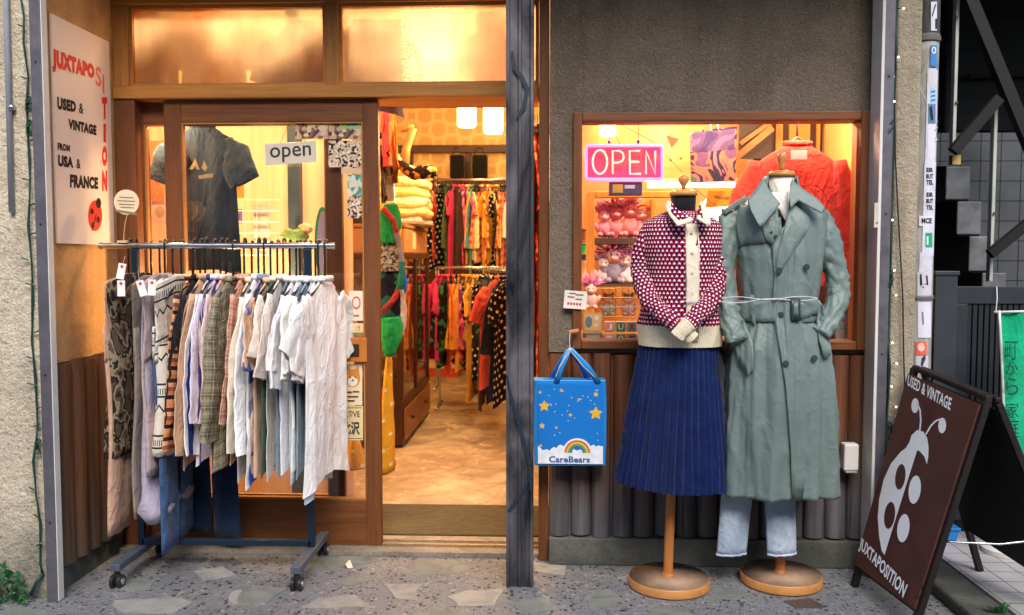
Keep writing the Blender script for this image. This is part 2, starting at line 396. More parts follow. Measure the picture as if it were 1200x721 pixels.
def wallpaper_mat():
    t = NT('ring_pattern_wallpaper'); v = t.coord(); s = t.sep(v)
    def ringm(ox, oz):
        a = t.math('SUBTRACT', modu(t, t.math('ADD', s[0], ox), .3), .5); b = t.math('SUBTRACT', modu(t, t.math('ADD', s[2], oz), .3), .5)
        d = t.math('SQRT', t.math('ADD', t.math('MULTIPLY', a, a), t.math('MULTIPLY', b, b)))
        return t.math('MULTIPLY', t.math('GREATER_THAN', d, .26), t.math('LESS_THAN', d, .38))
    m = t.math('MAXIMUM', ringm(0, 0), ringm(.15, .15))
    t.col(t.mix(m, '#c8a468', '#dcbc82')); return t.set(.8, 0, .2)
M_ground = ground_mat(); M_floor = floor_mat(); M_paper = wallpaper_mat()
M_asph = plain((.05, .05, .052), .85, 0, .25, 40, .4, 300)
M_st_left = stucco('#c9bba4', '#e6d9c2', 120, 1.0, speck='#8d8272', stain='#5f665c')
M_st_ret = stucco('#cf9a5e', '#e2b47a', 160, .4)
M_st_win = stucco('#544a40', '#8f8172', 170, .8, speck='#a69888')
M_st_pil = stucco('#a89a86', '#c6b9a3', 150, .9, speck='#7f7464')
M_plinth = stucco('#6e6d68', '#8f8d86', 60, .4, stain='#3f4340')
M_logs = log_mat('#8a563a', '#747177', .42, 'weathered_light_tinted_logs'); M_logr = log_mat('#805438', '#6f5a4c', .25, 'brown_log_cladding')  # window logs: grey weathering below, warm light painted into the redder tops
M_fr = wood('#552f16', '#834d27', 2); M_frx = wood('#552f16', '#8a5228', 0)
M_trz = wood('#9c6430', '#c8873f', 2); M_trx = wood('#a0652f', '#cc8b40', 0)
M_steel = metal('#6d6a74', .45, .5); M_white = plain('#d4d2cf', .4, 0, .06)
M_chrome = metal('#c8ccd2', .22, 1.0); M_dark = plain((.015, .015, .017), .5, 0, .2); M_blk = plain((.02, .02, .022), .35)
# ---- ground
mb = MB(); mb.add([(-90, -60, 0), (90, -60, 0), (90, 120, 0), (-90, 120, 0)], [(0, 1, 2, 3)]); struct(mb, 'ground', M_ground, org=(0, 0, 0))
mb = MB(); mb.box((-90, -5.5, .002), (90, .4, .006)); struct(mb, 'road', M_asph)
mb = MB(); mb.box((-90, .4, 0), (90, .55, .06)); struct(mb, 'kerb', M_plinth, bevel=.01)
FL = [(0, 'g', [(464,674),(489,656),(544,657),(548,669),(535,673)]), (0, 'g', [(389,685),(418,674),(436,673),(435,681),(405,688)]),
 (0, 'w', [(452,684),(495,685),(484,706),(460,702)]), (0, 'w', [(352,713),(375,701),(418,697),(441,713)]), (0, 'w', [(521,701),(550,692),(589,691),(580,710),(540,711)]),
 (0, 'g', [(345,663),(372,651),(443,653),(436,660),(362,672)]), (0, 'g', [(285,684),(336,691),(315,706),(280,712)]), (0, 'g', [(682,701),(708,691),(730,704),(697,716)]),
 (0, 'w', [(724,678),(741,672),(740,686)]), (0, 'w', [(626,659),(658,664),(664,674),(626,670)]), (0, 'g', [(833,690),(866,688),(872,700),(832,704)]),
 (0, 'b', [(917,705),(950,702),(965,713),(930,714)]), (0, 'g', [(1008,696),(1040,691),(1050,701),(1008,706)]), (0, 'g', [(130,681),(183,681),(180,691),(140,693)]),
 (0, 'w', [(132,704),(200,701),(228,706),(205,719),(150,719)]), (0, 'g', [(10,713),(52,714),(65,728),(5,728)]), (0, 'w', [(272,694),(300,688),(306,711),(276,708)]),
 (0, 'g', [(600,705),(640,700),(650,716),(605,722)]), (0, 'w', [(228,670),(262,664),(270,676),(240,680)]), (0, 'g', [(755,716),(800,712),(820,726),(760,730)]), (0, 'g', [(480,718),(540,716),(545,735),(478,735)])]
fm = {'g': flag_mat('#767b76', 'green_grey_flagstone'), 'w': flag_mat('#8f8f8b', 'pale_flagstone'), 'b': flag_mat('#55463f', 'brown_flagstone')}
for key in 'gwb':
    mb = MB()
    for i, (_, k, pts) in enumerate(FL):
        if k != key: continue
        q = [G(*p) for p in pts]; out = []
        for a, b in zip(q, q[1:]+q[:1]):
            for s_ in (0, .33, .66):
                p = a.lerp(b, s_); d = noise.noise(p*9)*.030; out.append(V((p.x+d, p.y+d*.6, 0)))
        mb.prism(out, (0, 0, .0012+.0004*(i % 7)+{'g': 0, 'w': .0002, 'b': .0004}[key]))
    struct(mb, 'flagstones', fm[key])
# raised tiled entry of the next plot
mb = MB(); mb.box((1.62, 1.2, 0), (5, 3.9, .055)); struct(mb, 'tiled_pavement', tile_mat('#b9b4b6', '#4a4a4e', .105, .105, 'pale_paving_tile'), bevel=.003)
mb = MB(); mb.box((1.47, 1.2, 0), (1.617, 3.62, .05)); struct(mb, 'kerb', M_plinth, bevel=.012)
# ================================================================== THE SHOP BUILDING
shop = thing('shop_building', 'vintage clothes shop front with stucco walls, orange lit timber doorway and display window', 'shop', (0, 3.7, 0))
def part(mb, name, mats, parent=None, **k): return mb.build(name, mats, parent or shop, **k)
pxa = (P(42, 0, 3.1).x+P(52, 700, 3.1).x)/2; pxb = (P(52, 0, 3.1).x+P(67, 700, 3.1).x)/2
mb = MB(); mb.box((-7, YL, 0), (-1.893, 3.9, 4.2)); mb.box((-1.8925, YL, 0), (pxa+.002, 3.164, 4.2)); part(mb, 'stucco_wall', M_st_left)
mb = MB(); mb.box((-1.891, 3.165, .88), (XR, 3.9, 4.2)); part(mb, 'side_wall', M_st_ret)
mb = MB(); mb.box((-1.891, 3.165, 0), (XR-.004, 3.9, .10)); part(mb, 'plinth', M_plinth)
mb = MB(); mb.box((-1.891, 3.166, .101), (XR-.006, 3.9, .879))
yy = 3.185
for k in range(6):
    r = .046; rings = []
    for z in (.10, .5, .875+.01*(k % 2)): rings.append([V((XR-.008+.036*math.sin(PI*j/8), yy+r-r*math.cos(PI*j/8), z)) for j in range(9)])
    mb.loft(rings, closed=False); mb.add([rings[-1][j] for j in range(9)], [tuple(range(9))]); yy += r*2+.001
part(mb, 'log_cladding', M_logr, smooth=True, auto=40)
# window wall
WX0, WX1, WZ0, WZ1 = .109, 1.293, .905, 1.865
mb = MB(); mb.box((.014, YW, .89), (WX0, 3.72, WZ1)); mb.box((WX1, YW, .89), (1.36, 3.72, WZ1)); mb.box((.014, YW, WZ1), (1.36, 3.72, 4.2)); mb.box((WX0, YW, .89), (WX1, 3.72, WZ0))
part(mb, 'window_wall', M_st_win)
mb = MB(); mb.box((.014, YW-.02, 0), (1.36, 3.72, .115)); part(mb, 'plinth', M_plinth, bevel=.006)
mb = MB(); mb.box((.014, YW+.022, .116), (1.36, 3.72, .889)); n = 15; pw = (1.33-.016)/n
for k in range(n):
    x0 = .016+k*pw; rr = random.Random(k); r = pw/2-rr.uniform(.0008, .0035); h = .883+rr.uniform(-.012, .004); rings = []
    for z in (.1165+rr.uniform(0, .012), .3, .6, h): rings.append([V((x0+r-r*math.cos(PI*j/9)+.001*math.sin(z*9+k), YW+.021-(.036+rr.uniform(-.002, .002))*math.sin(PI*j/9), z)) for j in range(10)])
    mb.loft(rings, closed=False); mb.add(rings[-1], [tuple(range(10))])
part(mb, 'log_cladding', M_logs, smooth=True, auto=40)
# upper walls, shading overhang, roof
mb = MB(); mb.box((XR, YD, 2.40), (.012, 3.86, 4.2)); part(mb, 'upper_wall', M_st_ret)
mb = MB(); mb.box((-7, 2.72, 2.86), (1.5, YL-.002, 2.98)); mb.box((XR+.002, YL, 2.86), (1.5, YW-.002, 2.98)); part(mb, 'shading_eave', plain('#4a4038', .7))  # unseen overhang added and sized to shade the wall top
mb = MB(); mb.box((-7, 3.0, 4.2), (1.5, 9.9, 4.35)); part(mb, 'roof', M_plinth)
mb = MB(); mb.box((1.362, 3.48, 0), (1.458, 3.72, 4.2)); part(mb, 'corner_pier', M_st_pil, bevel=.008)
mb = MB(); mb.box((1.38, 3.722, 0), (1.458, 9.8, 4.2)); part(mb, 'side_wall', plain('#2e2e30', .8))
# shutter guide posts
def guide(x0, x1, y0, y1, nm='shutter_post', flip=False):
    g = MB(); g.box((x0, y0, 0), (x1, y1, 2.86)); o = part(g, nm, M_steel, bevel=.003)
    e = MB(); a, b = (x1-.013, x1+.004) if not flip else (x0-.013, x0-.001); e.box((a, y0-.012, 0.004), (b, y1-.02, 2.855)); part(e, 'edge_strip', M_white, o, bevel=.002)
    for z in (.35, .9, 1.45, 1.98): r = MB(); r.tube([((x0+x1)/2, y0-.002, z), ((x0+x1)/2, y0+.004, z)], .004, 8); part(r, 'rivet', M_dark, o)
mb = MB(); mb.box((pxa, 3.085, 0), (pxb, 3.1185, 2.86)); o = part(mb, 'shutter_post', M_steel, bevel=.002)
mb = MB(); mb.box((pxb+.0005, 3.088, .004), (pxb+.004, 3.122, 2.855)); part(mb, 'edge_strip', M_white, o)
for z in (.3, .85, 1.4, 1.98): mb = MB(); mb.tube([((pxa+pxb)/2, 3.083, z), ((pxa+pxb)/2, 3.088, z)], .004, 8); part(mb, 'rivet', M_dark, o)
guide(1.303, 1.345, 3.455, 3.57, flip=True)
# middle post, a folded steel channel
xa, xb = P(593, 500, 3.3).x, P(625, 500, 3.3).x
mb = MB(); prof = []
for fx, fy in ((0, .08), (0, 0), (.10, -.004), (.16, .006), (.42, .006), (.46, -.002), (.54, -.002), (.58, .006), (.84, .006), (.9, -.004), (.97, 0), (1, .004), (1, .08)): prof.append((xa+(xb-xa)*fx, 3.30+fy))
mb.loft([[V((x, y, z)) for x, y in prof] for z in (0.0, 2.86)])
def post_mat():
    t = NT('scuffed_steel_post'); v = t.coord((1, 1, .35)); n = t.noise(v, 5, 5, .6, .6)
    x = t.ramp(n, [(.30, '#1c222b'), (.40, '#4c4b50'), (.55, '#78747a'), (.66, '#625f66'), (.78, '#2c343e')])
    t.col(x); t.bump(t.noise(t.coord(), 30, 4), .15, .004); t.l(t.ramp(n, [(.3, (.2, .2, .2)), (.7, (.5, .5, .5))]), t.b.inputs['Roughness'])
    t.set(.35, .35, .5); t.l(t.ramp(n, [(.3, (.22, .22, .22)), (.7, (.5, .5, .5))]), t.b.inputs['Roughness']); return t.m
mp = part(mb, 'shutter_post', post_mat(), bevel=.0015)
# black painted scrawl on the post
for pts, wd in (([(594,440),(597,458),(602,474),(609,500),(616,525),(621,545),(622,575)], 2.2), ([(595,600),(603,590),(612,577),(620,560)], 1.8), ([(600,60),(603,80),(611,90),(618,104),(614,125),(606,138)], 2.6),):
    g = MB(); q = [P(*p, 3.2935) for p in pts]; L_ = []; R_ = []
    for i in range(len(q)):
        d = (q[min(i+1, len(q)-1)]-q[max(0, i-1)]).normalized(); nn = V((-d.z, 0, d.x))*(.0032*wd*(.5+.5*math.sin(PI*(i+.4)/len(q)))); L_.append(q[i]+nn); R_.append(q[i]-nn)
    g.add(L_+R_, [(i, i+1, len(q)+i+1, len(q)+i) for i in range(len(q)-1)]); part(g, 'paint_scrawl', plain('#1d2c3c', .5), mp)
# timber doorway
mb = MB(); mb.box((XR, YD-.03, 1.955), (-.032, YD+.26, 2.008)); part(mb, 'door_header', M_trx, bevel=.004)  # deepened inward, out of view, to keep bulb light off the transom
mb = MB(); mb.box((XR, YD-.02, 2.352), (-.032, YD+.1, 2.399)); part(mb, 'top_rail', M_trx, bevel=.004)
mb = MB(); mb.box((-.030, YD-.10, 0), (.012, YD+.14, 2.399)); part(mb, 'door_jamb', M_fr, bevel=.003)
mb = MB(); mb.box((XR, YD-.02, .002), (P(172, 400, YD).x-.02, YD+.12, 1.954)); part(mb, 'door_jamb', M_fr, bevel=.003)
x1, x2, xl = P(381, 50, YD-.02).x, P(396, 50, YD-.02).x, P(152, 50, YD).x
mb = MB(); mb.box((x1, YD-.018, 2.009), (x2, YD+.06, 2.351)); part(mb, 'mullion', M_trz, bevel=.003); mb = MB(); mb.box((XR, YD-.018, 2.009), (xl, YD+.06, 2.351)); part(mb, 'mullion', M_trz, bevel=.003)
for a, b, sp in ((xl, x1, False), (x2, -.032, True)):
    fr = MB()
    t_ = .014
    for bx in (((a, YD-.005, 2.009), (a+t_, YD+.04, 2.351)), ((b-t_, YD-.005, 2.009), (b, YD+.04, 2.351)), ((a+t_, YD-.005, 2.009), (b-t_, YD+.04, 2.023)), ((a+t_, YD-.005, 2.337), (b-t_, YD+.04, 2.351))): fr.box(*bx)
    f = part(fr, 'transom_window', M_trx)
    if sp:
        c1, c2 = P(470, 50, YD).x, P(528, 50, YD).x
        for u, w_, q in ((a+t_, c1, False), (c1, c2, True), (c2, b-t_, False)):
            g = MB(); g.add([(u, YD+.016, 2.023), (w_, YD+.016, 2.023), (w_, YD+.016, 2.337), (u, YD+.016, 2.337)], [(0, 1, 2, 3)]); part(g, 'pane', frosted(q), f)
    else:
        g = MB(); g.add([(a+t_, YD+.016, 2.023), (b-t_, YD+.016, 2.023), (b-t_, YD+.016, 2.337), (a+t_, YD+.016, 2.337)], [(0, 1, 2, 3)]); part(g, 'pane', frosted(), f)
# sliding doors: fixed leaf behind, sliding leaf in front
def leaf(x0, x1, y, sl_, sr, nm):
    zb, zt, gb, gt = .022, 1.953, zy(588, YD), zy(141, YD)
    m = MB(); m.box((x0, y, zb), (x0+sl_, y+.036, zt)); d = part(m, nm, M_fr, bevel=.003); m = MB(); m.box((x1-sr, y, zb), (x1, y+.036, zt)); part(m, 'stile', M_fr, d, bevel=.003)
    m = MB(); m.box((x0+sl_, y+.002, gt), (x1-sr, y+.034, zt)); part(m, 'rail', M_frx, d, bevel=.003); m = MB(); m.box((x0+sl_, y+.002, zb), (x1-sr, y+.034, gb)); part(m, 'rail', M_frx, d, bevel=.003)
    m = MB(); e = .007
    for q in (((x0+sl_, gb), (x0+sl_+e, gt)), ((x1-sr-e, gb), (x1-sr, gt)), ((x0+sl_+e, gb), (x1-sr-e, gb+e)), ((x0+sl_+e, gt-e), (x1-sr-e, gt))):
        m.box((q[0][0], y+.006, q[0][1]), (q[1][0], y+.030, q[1][1]))
    part(m, 'glazing_bead', plain('#b07a42', .4), d)
    m = MB(); yy = y+.018; m.add([(x0+sl_+e, yy, gb+e), (x1-sr-e, yy, gb+e), (x1-sr-e, yy, gt-e), (x0+sl_+e, yy, gt-e)], [(0, 1, 2, 3)]); part(m, 'glass_pane', glass(), d)
    return d
X = lambda px: P(px, 380, YD).x
leaf(X(152)-.01, X(402)-.01, YD+.045, .07, .07, 'fixed_door'); dr = leaf(X(197), X(445), YD, .075, .066, 'sliding_door')
# small square latch box on the sliding door
mb = MB(); mb.box((X(404), YD-.006, zy(425, YD)), (X(430), YD+.012, zy(397, YD))); part(mb, 'latch', plain('#b8712e', .4), dr, bevel=.002)
mb = MB(); mb.box((X(408), YD-.008, zy(419, YD)), (X(421), YD-.0065, zy(404, YD))); part(mb, 'latch_plate', plain('#33291f', .3), dr)
mb = MB(); mb.box((XR, YD-.07, .001), (-.03, YD+.15, .019)); part(mb, 'threshold', stucco('#857c70', '#a49a8c', 70, .3))
mb = MB(); mb.box((XR+.01, YD+.004, .0195), (-.032, YD+.012, .030)); mb.box((XR+.01, YD+.06, .0195), (-.032, YD+.068, .030)); part(mb, 'door_track', metal('#c9b393', .3))
# display window
mb = MB(); yf = YW-.022; fw = .036
mb.box((WX0, yf, WZ0), (WX0+fw, YW+.09, WZ1)); dw = part(mb, 'display_window', M_fr, bevel=.004); mb = MB(); mb.box((WX1-fw, yf, WZ0), (WX1, YW+.09, WZ1)); part(mb, 'stile', M_fr, dw, bevel=.004)
mb = MB(); mb.box((WX0+fw, yf+.002, WZ1-fw), (WX1-fw, YW+.09, WZ1)); part(mb, 'rail', M_frx, dw, bevel=.004); mb = MB(); mb.box((WX0+fw, yf+.002, WZ0), (WX1-fw, YW+.09, WZ0+fw)); part(mb, 'rail', M_frx, dw, bevel=.004)
mb = MB(); mb.add([(WX0+fw, YW+.03, WZ0+fw), (WX1-fw, YW+.03, WZ0+fw), (WX1-fw, YW+.03, WZ1-fw), (WX0+fw, YW+.03, WZ1-fw)], [(0, 1, 2, 3)]); part(mb, 'glass_pane', glass(), dw)
# outlet box on the logs
ob = thing('outlet_box', 'white weatherproof electrical outlet box low on the log wall beside the green trench coat', 'outlet box', P(998, 537, 3.53))
mb = MB(); a = P(989, 552, 3.50); b = P(1007, 521, 3.50); mb.box((a.x, 3.50, a.z), (b.x, 3.55, b.z)); mb.build('cover', M_white, ob, bevel=.006)
mb = MB(); mb.box((a.x+.006, 3.495, a.z-.008), (b.x-.006, 3.54, a.z-.001)); mb.build('socket', plain('#8f8f92', .4), ob, bevel=.002)
# ---- the room inside
RX0, RX1, RY1, RZ = -2.9, 1.35, 9.7, 3.05
mb = MB(); mb.box((RX0, YD+.152, 0.001), (RX1, RY1, .012)); tag(part(mb, 'shop_floor', M_floor))
mb = MB(); mb.box((RX0, RY1, 0), (RX1+.02, RY1+.1, RZ+.05)); part(mb, 'back_wall', M_paper)
wl = plain('#b98f54', .8, 0, .12, 2)
mb = MB(); mb.box((RX0-.1, 3.9, 0), (RX0, RY1, RZ+.05)); mb.box((RX1, 3.74, 0), (RX1+.028, RY1, RZ+.05)); mb.box((RX0-.1, 3.902, .013), (XR-.002, 3.96, RZ)); part(mb, 'room_wall', wl)
mb = MB(); mb.box((RX0, 3.862, RZ), (RX1, RY1, RZ+.08)); part(mb, 'ceiling', plain('#c8b48a', .8))
def bx(px0, py0, px1, py1, Y, d): # box whose front face spans the given picture corners at depth Y
    a = P(px0, py1, Y); b = P(px1, py0, Y); return (a.x, Y, a.z), (b.x, Y+d, b.z)
mb = MB(); mb.box((RX0, RY1-.09, 2.44), (RX1, RY1-.002, 2.52)); mb.box((RX0, RY1-.04, .013), (RX1, RY1-.003, 2.14))
for x in (-2.2, -1.55, -.9, -.25, .4): mb.box((x, RY1-.05, 2.1405), (x+.07, RY1-.003, 2.439))
part(mb, 'wall_beams', wood('#2a170b', '#4c2c15', 0))
# timber partition behind the glass doors and behind the display window
pw_ = wood('#cfa684', '#e6c6a6', 2, 5, .5, .1)
mb = MB(); mb.box((-2.3, 4.52, .013), (-1.02, 4.56, 2.25))
part(mb, 'partition', pw_)
mb = MB(); mb.box((.02, 4.55, .013), (RX1-.002, 4.59, 2.3)); part(mb, 'partition', wood('#b87a3c', '#d09a5c', 0, 5, .5, .1))
mb = MB(); mb.box((.02, 3.75, .75), (RX1-.002, 4.548, .9)); part(mb, 'window_shelf', wood('#b07a3c', '#d8a05a', 0))
# lights the shop has, then added hidden fill bulbs
def pendant(loc, r, h, label, drop=.5):
    o = thing('pendant_lamp', label, 'ceiling lamp', loc, 'pendant lamps inside the shop'); l = V(loc)
    m = MB(); n = 16
    m.lathe([(r*.86, h/2), (r, h*.42), (r, -h*.42), (r*.86, -h/2)], l, 20); m.build('lamp_shade', glow((1, .78, .38), 7), o, smooth=True, auto=50)
    m = MB(); m.lathe([(r*.5, h/2+.02), (r*.5, h/2+.001)], l, 12); m.tube([l+V((0, 0, h/2+.02)), V((l.x, l.y, RZ))], .004, 6); m.build('cord', M_dark, o)
def bulb(name, loc, e, size=.1, c=(1, .61, .28)):
    d = bpy.data.lights.new(name, 'POINT'); d.energy = e; d.color = c; d.shadow_soft_size = size
    o = bpy.data.objects.new(name, d); COL.objects.link(o); o.location = loc; return o
q = P(547, 134, 6.3); pendant(q, .068, .18, 'left of the two glowing pendant lamps seen through the doorway'); bulb('pendant_light', q+V((0, -.2, -.16)), 26)
q = P(578, 138, 5.9); pendant(q, .066, .21, 'right and lower of the two glowing pendant lamps seen through the doorway'); bulb('pendant_light', q+V((0, -.2, -.18)), 26)
q = P(712, 148, 4.45); pendant(q, .042, .10, 'small glowing pendant lamp above the neon sign in the display window'); bulb('pendant_light', q+V((.3, -.1, -.02)), 6, .06)
for p, e in (((-.45, 4.7, 2.75), 22), ((-1.45, 4.35, 2.75), 40), ((-1.0, 7.6, 2.7), 27), ((-1.9, 5.8, 2.7), 30), ((.5, 7.4, 2.7), 24), ((.7, 4.15, 2.25), 7), ((-.4, 8.8, 2.8), 13)):
    bulb('ceiling_light', p, e)
bulb('hidden_door_fill', (-1.15, 3.89, 1.925), 11, .03)  # unseen bulbs added to warm the side wall and the goods behind glass
bulb('hidden_door_fill', (-1.765, 3.87, 1.90), 15, .03)
bulb('hidden_wall_fill', (-1.47, 4.0, 1.12), 18, .03)  # unseen bulb added to throw orange light on the side wall
for x in (.35, .75, 1.1): bulb('hidden_window_fill', (x, 3.77, 1.90), 10, .03, (1, .68, .42))  # unseen bulbs added to brighten the toys in the window
# ================================================================== GARMENT BUILDERS (local: y = width, x = thickness, z = 0 at the neck)
def ridge(p, k=4): return (1-min(1, abs(noise.noise(p))*1.6))**k
def gbody(L, hw_tab, th, seed, n=44, amp=.012, wf=9):
    """a thin cloth envelope that swings in soft vertical folds"""
    rings = []; m = 22
    for i in range(m+1):
        t = L*(i/m)**1.15; hw, tk = interp(hw_tab, t); ring = []
        for k in range(n):
            a = 2*PI*k/n; y = hw*math.cos(a); s = math.sin(a); g = min(1, t/.18)
            F = amp*g*(noise.noise(V((y*wf, t*1.1, seed*7.3)))*1.7+.5*noise.noise(V((y*wf*2.2, t*1.6, seed*3.1))))+.006*g*(ridge(V((y*8+t*2, t*5, seed*1.3)))-.3)
            e = .006*noise.noise(V((t*7, seed, 0)))*(1 if math.cos(a) < 0 else -1)*g
            sag = .006*noise.noise(V((y*11, seed*2.2, 0)))*(i == m)
            ring.append(V((th*tk*.62*s+F, y+e, -t-(max(0, abs(y)-.07)*.28)+sag)))
        rings.append(ring)
    return rings
def gsleeve(side, sh, slen, sp, w0, w1, th, seed, n=22, am=1.):
    rings = []; m = 16; p0 = V((0, side*(sh-.045), -.062-max(0, sh-.19)*.2)); p1 = V((0, side*(sh+sp), -.05-slen))
    d = (p1-p0).normalized(); q = V((0, -d.z, d.y))*1.0; bend = .03*noise.noise(V((seed, 3, 1)))
    for i in range(m+1):
        s = i/m; c = p0.lerp(p1, s)+V((bend*s+.010*math.sin(s*4+seed), 0, 0)); w_ = (w0+(w1-w0)*s)*(.35+.65*sstep(0, .35, s)); ring = []
        for k in range(n):
            a = 2*PI*k/n; u = w_*math.cos(a); g = min(1, s*3)
            F = am*.016*g*noise.noise(V((u*20, s*slen*3, seed*5.5)))+am*.008*g*(ridge(V((u*9+s*slen*6, s*slen*13, seed)))-.3)
            ring.append(c+q*(u+.006*noise.noise(V((s*slen*14, seed, side))))+V((th*.75*math.sin(a)+F, 0, .01*noise.noise(V((u*14, seed, 4)))*(i == m))))
        rings.append(ring)
    return rings
def place(mb, loc, rz):
    M = Matrix.Translation(V(loc)) @ Matrix.Rotation(rz, 4, 'Z'); mb.v = [M @ p for p in mb.v]; return mb
def shirt(name, label, cat, group, loc, rz, L, mat, slen=.30, sh=.19, th=.010, seed=0, sp=.035, hem=None, amp=.016, slv_mat=None, extra=None, cw=.075):
    o = thing(name, label, cat, loc, group)
    hw = [(0, .05, .8), (.012, .075, 1), (.05, sh*.8, 1), (.09, sh, 1.1), (.3, sh+.005, 1.2), (L, (hem or sh+.02), 1.5)]
    m = MB(); m.loft(gbody(L, hw, th, seed, amp=amp), (True, False)); place(m, loc, rz).build('body', mat, o, smooth=True)
    for sd in (-1, 1):
        m = MB(); m.loft(gsleeve(sd, sh, slen, sp, .085, cw, th, seed+sd, am=min(1, amp/.016)), (True, False)); place(m, loc, rz).build('sleeve', slv_mat or mat, o, smooth=True)
    m = MB(); m.loft([[V((r_*.35*math.cos(a), r_*math.sin(a)*1.0, z)) for a in [2*PI*k/14 for k in range(14)]] for r_, z in ((.062, -.006), (.066, .012), (.055, .016))], (False, False))
    place(m, loc, rz).build('collar', slv_mat or mat, o, smooth=True, solid=.003)
    return o
def trousers(name, label, cat, group, loc, rz, L, mat, seed=0, hw=.17, lw=.085, th=.011, bunch=False):
    o = thing(name, label, cat, loc, group)
    m = MB(); m.loft(gbody(.30, [(0, hw*.93, 1.1), (.04, hw*.95, 1), (.3, hw, 1.3)], th, seed, amp=.006)); place(m, loc, rz).build('waist', mat, o, smooth=True)
    for sd in (-1, 1):
        rings = []; n = 16
        for i in range(17):
            s = i/16; z = -.20-(L-.20)*s; c = V((.008*math.sin(s*5+seed+sd), sd*(hw*.47+.025*s), z)); w_ = lw+(hw*.5-lw)*(1-min(1, s*2)); tk = th*(.45+.85*min(1, s*5))
            if bunch and s > .86: q = (s-.86)/.14; w_ *= 1+.25*math.sin(q*PI); tk *= 1+1.7*math.sin(q*PI*.9); c.x += .012*q
            ring = []
            for k in range(n):
                a = 2*PI*k/n; u = w_*math.cos(a); F = .012*noise.noise(V((u*22, z*3, seed*4+sd)))+(.016*noise.noise(V((u*20, z*45, seed))) if bunch and s > .86 else 0)
                ring.append(c+V((tk*math.copysign(abs(math.sin(a))**.7, math.sin(a))+F, u, 0)))
            rings.append(ring)
        m = MB(); m.loft(rings); place(m, loc, rz).build('trouser_leg', mat, o, smooth=True)
    return o
def make_hanger(loc, label, group, mat=None, arm=.17, z0=.0, hook=.125):
    o = thing('clothes_hanger', label, 'hanger', loc, group); l = V(loc)
    pts = [(0, 0, z0), (0, 0, z0+hook)]+[(0, .016-.016*math.cos(a)-.0, z0+hook+.004+.018*math.sin(a)) for a in [PI*k/8*1.25 for k in range(0, 9)]]
    m = MB(); m.tube([l+V(p) for p in pts], .0046, 8); m.build('hook', M_chrome if not mat else mat, o, smooth=True)
    m = MB(); m.tube([l+V((0, -arm*.9, z0-.082)), l+V((0, -arm*.55, z0-.050)), l+V((0, 0, z0+.004)), l+V((0, arm*.55, z0-.050)), l+V((0, arm*.9, z0-.082))], .005, 8)
    m.build('shoulders', mat or M_blk, o, smooth=True); return o
# ================================================================== FRONT CLOTHING RACK
RY, RZr = 3.45, 1.327
rack = thing('clothing_rack', 'chrome and blue steel clothes rack on castors crowded with garments outside the glass door', 'clothes rack', (-1.3, RY, 0))
m_bl = plain('#1a2e42', .4, .3, .1)
mb = MB(); mb.tube([(-1.80, RY, RZr), (-.85, RY, RZr)], .0125, 14); mb.tube([(-.853, RY, RZr), (-.845, RY, RZr)], .0145, 14); mb.tube([(-1.806, RY, RZr), (-1.797, RY, RZr)], .0145, 14); mb.build('rail', M_chrome, rack, smooth=True, auto=40)
for x in (-1.66, -.955):
    mb = MB(); mb.bar((x, RY, .095), (x, RY, RZr-.012), .026, .026); mb.build('post', m_bl, rack, bevel=.003)
    mb = MB(); mb.bar((x, RY-.235, .085), (x, RY+.2, .085), .04, .03); mb.build('foot', plain('#5b6472', .4, .3), rack, bevel=.004)
    for dy in (-.215, .18):
        mb = MB(); mb.tube([(x, RY+dy, .07), (x, RY+dy, .048)], .012, 10); mb.bar((x, RY+dy, .05), (x, RY+dy+.004, .02), .03, .02)
        c = mb.build('caster', M_blk, rack)
        for sx in (-1, 1):
            mb = MB(); mb.tube([(x+sx*.008, RY+dy, .026), (x+sx*.021, RY+dy, .026)], .026, 18); mb.build('wheel', M_blk, c, smooth=True, auto=40)
            mb = MB(); mb.tube([(x+sx*.0211, RY+dy, .026), (x+sx*.024, RY+dy, .026)], .012, 14); mb.build('hub', plain('#b9bcc0', .35, .5), c, smooth=True, auto=40)
mb = MB(); mb.bar((-1.66, RY, .115), (-.955, RY, .115), .026, .026, up=(0, 1, 0)); mb.build('crossbar', m_bl, rack, bevel=.003)
GR = 'garments on the rack outside the shop'
def fx(px, Y=3.235): return P(px, 450, Y).x
F = fabric
den = F('#2b4a76', 300, .25, c2=(.08, .16, .33)); wht = lambda k=0: F(['#efebe9', '#f3f0ea', '#e6e5ea', '#f7f6f4', '#ecdfd5', '#e0e4ec'][k % 6], 500, .03)
nordic = (lambda: None)
def nordic_mat():
    t = NT('nordic_pattern_knit'); u, v, _ = uvsep(t)
    zig = t.math('ABSOLUTE', t.math('SUBTRACT', modu(t, u, .05), .5)); row = modu(t, v, .2)
    d = t.math('ABSOLUTE', t.math('SUBTRACT', t.math('ADD', row, t.math('MULTIPLY', zig, -.25)), .35))
    m = t.math('LESS_THAN', d, .025); m = t.math('MAXIMUM', m, band(t, v, .2, .62, .66)); m = t.math('MAXIMUM', m, band(t, v, .2, .86, .9))
    m = t.math('MAXIMUM', m, t.math('MULTIPLY', band(t, u, .012, 0, .4), band(t, v, .2, .68, .8)))
    t.col(t.mix(m, '#ddd6cb', '#2d2b30')); clothbump(t); return t.set(.95)
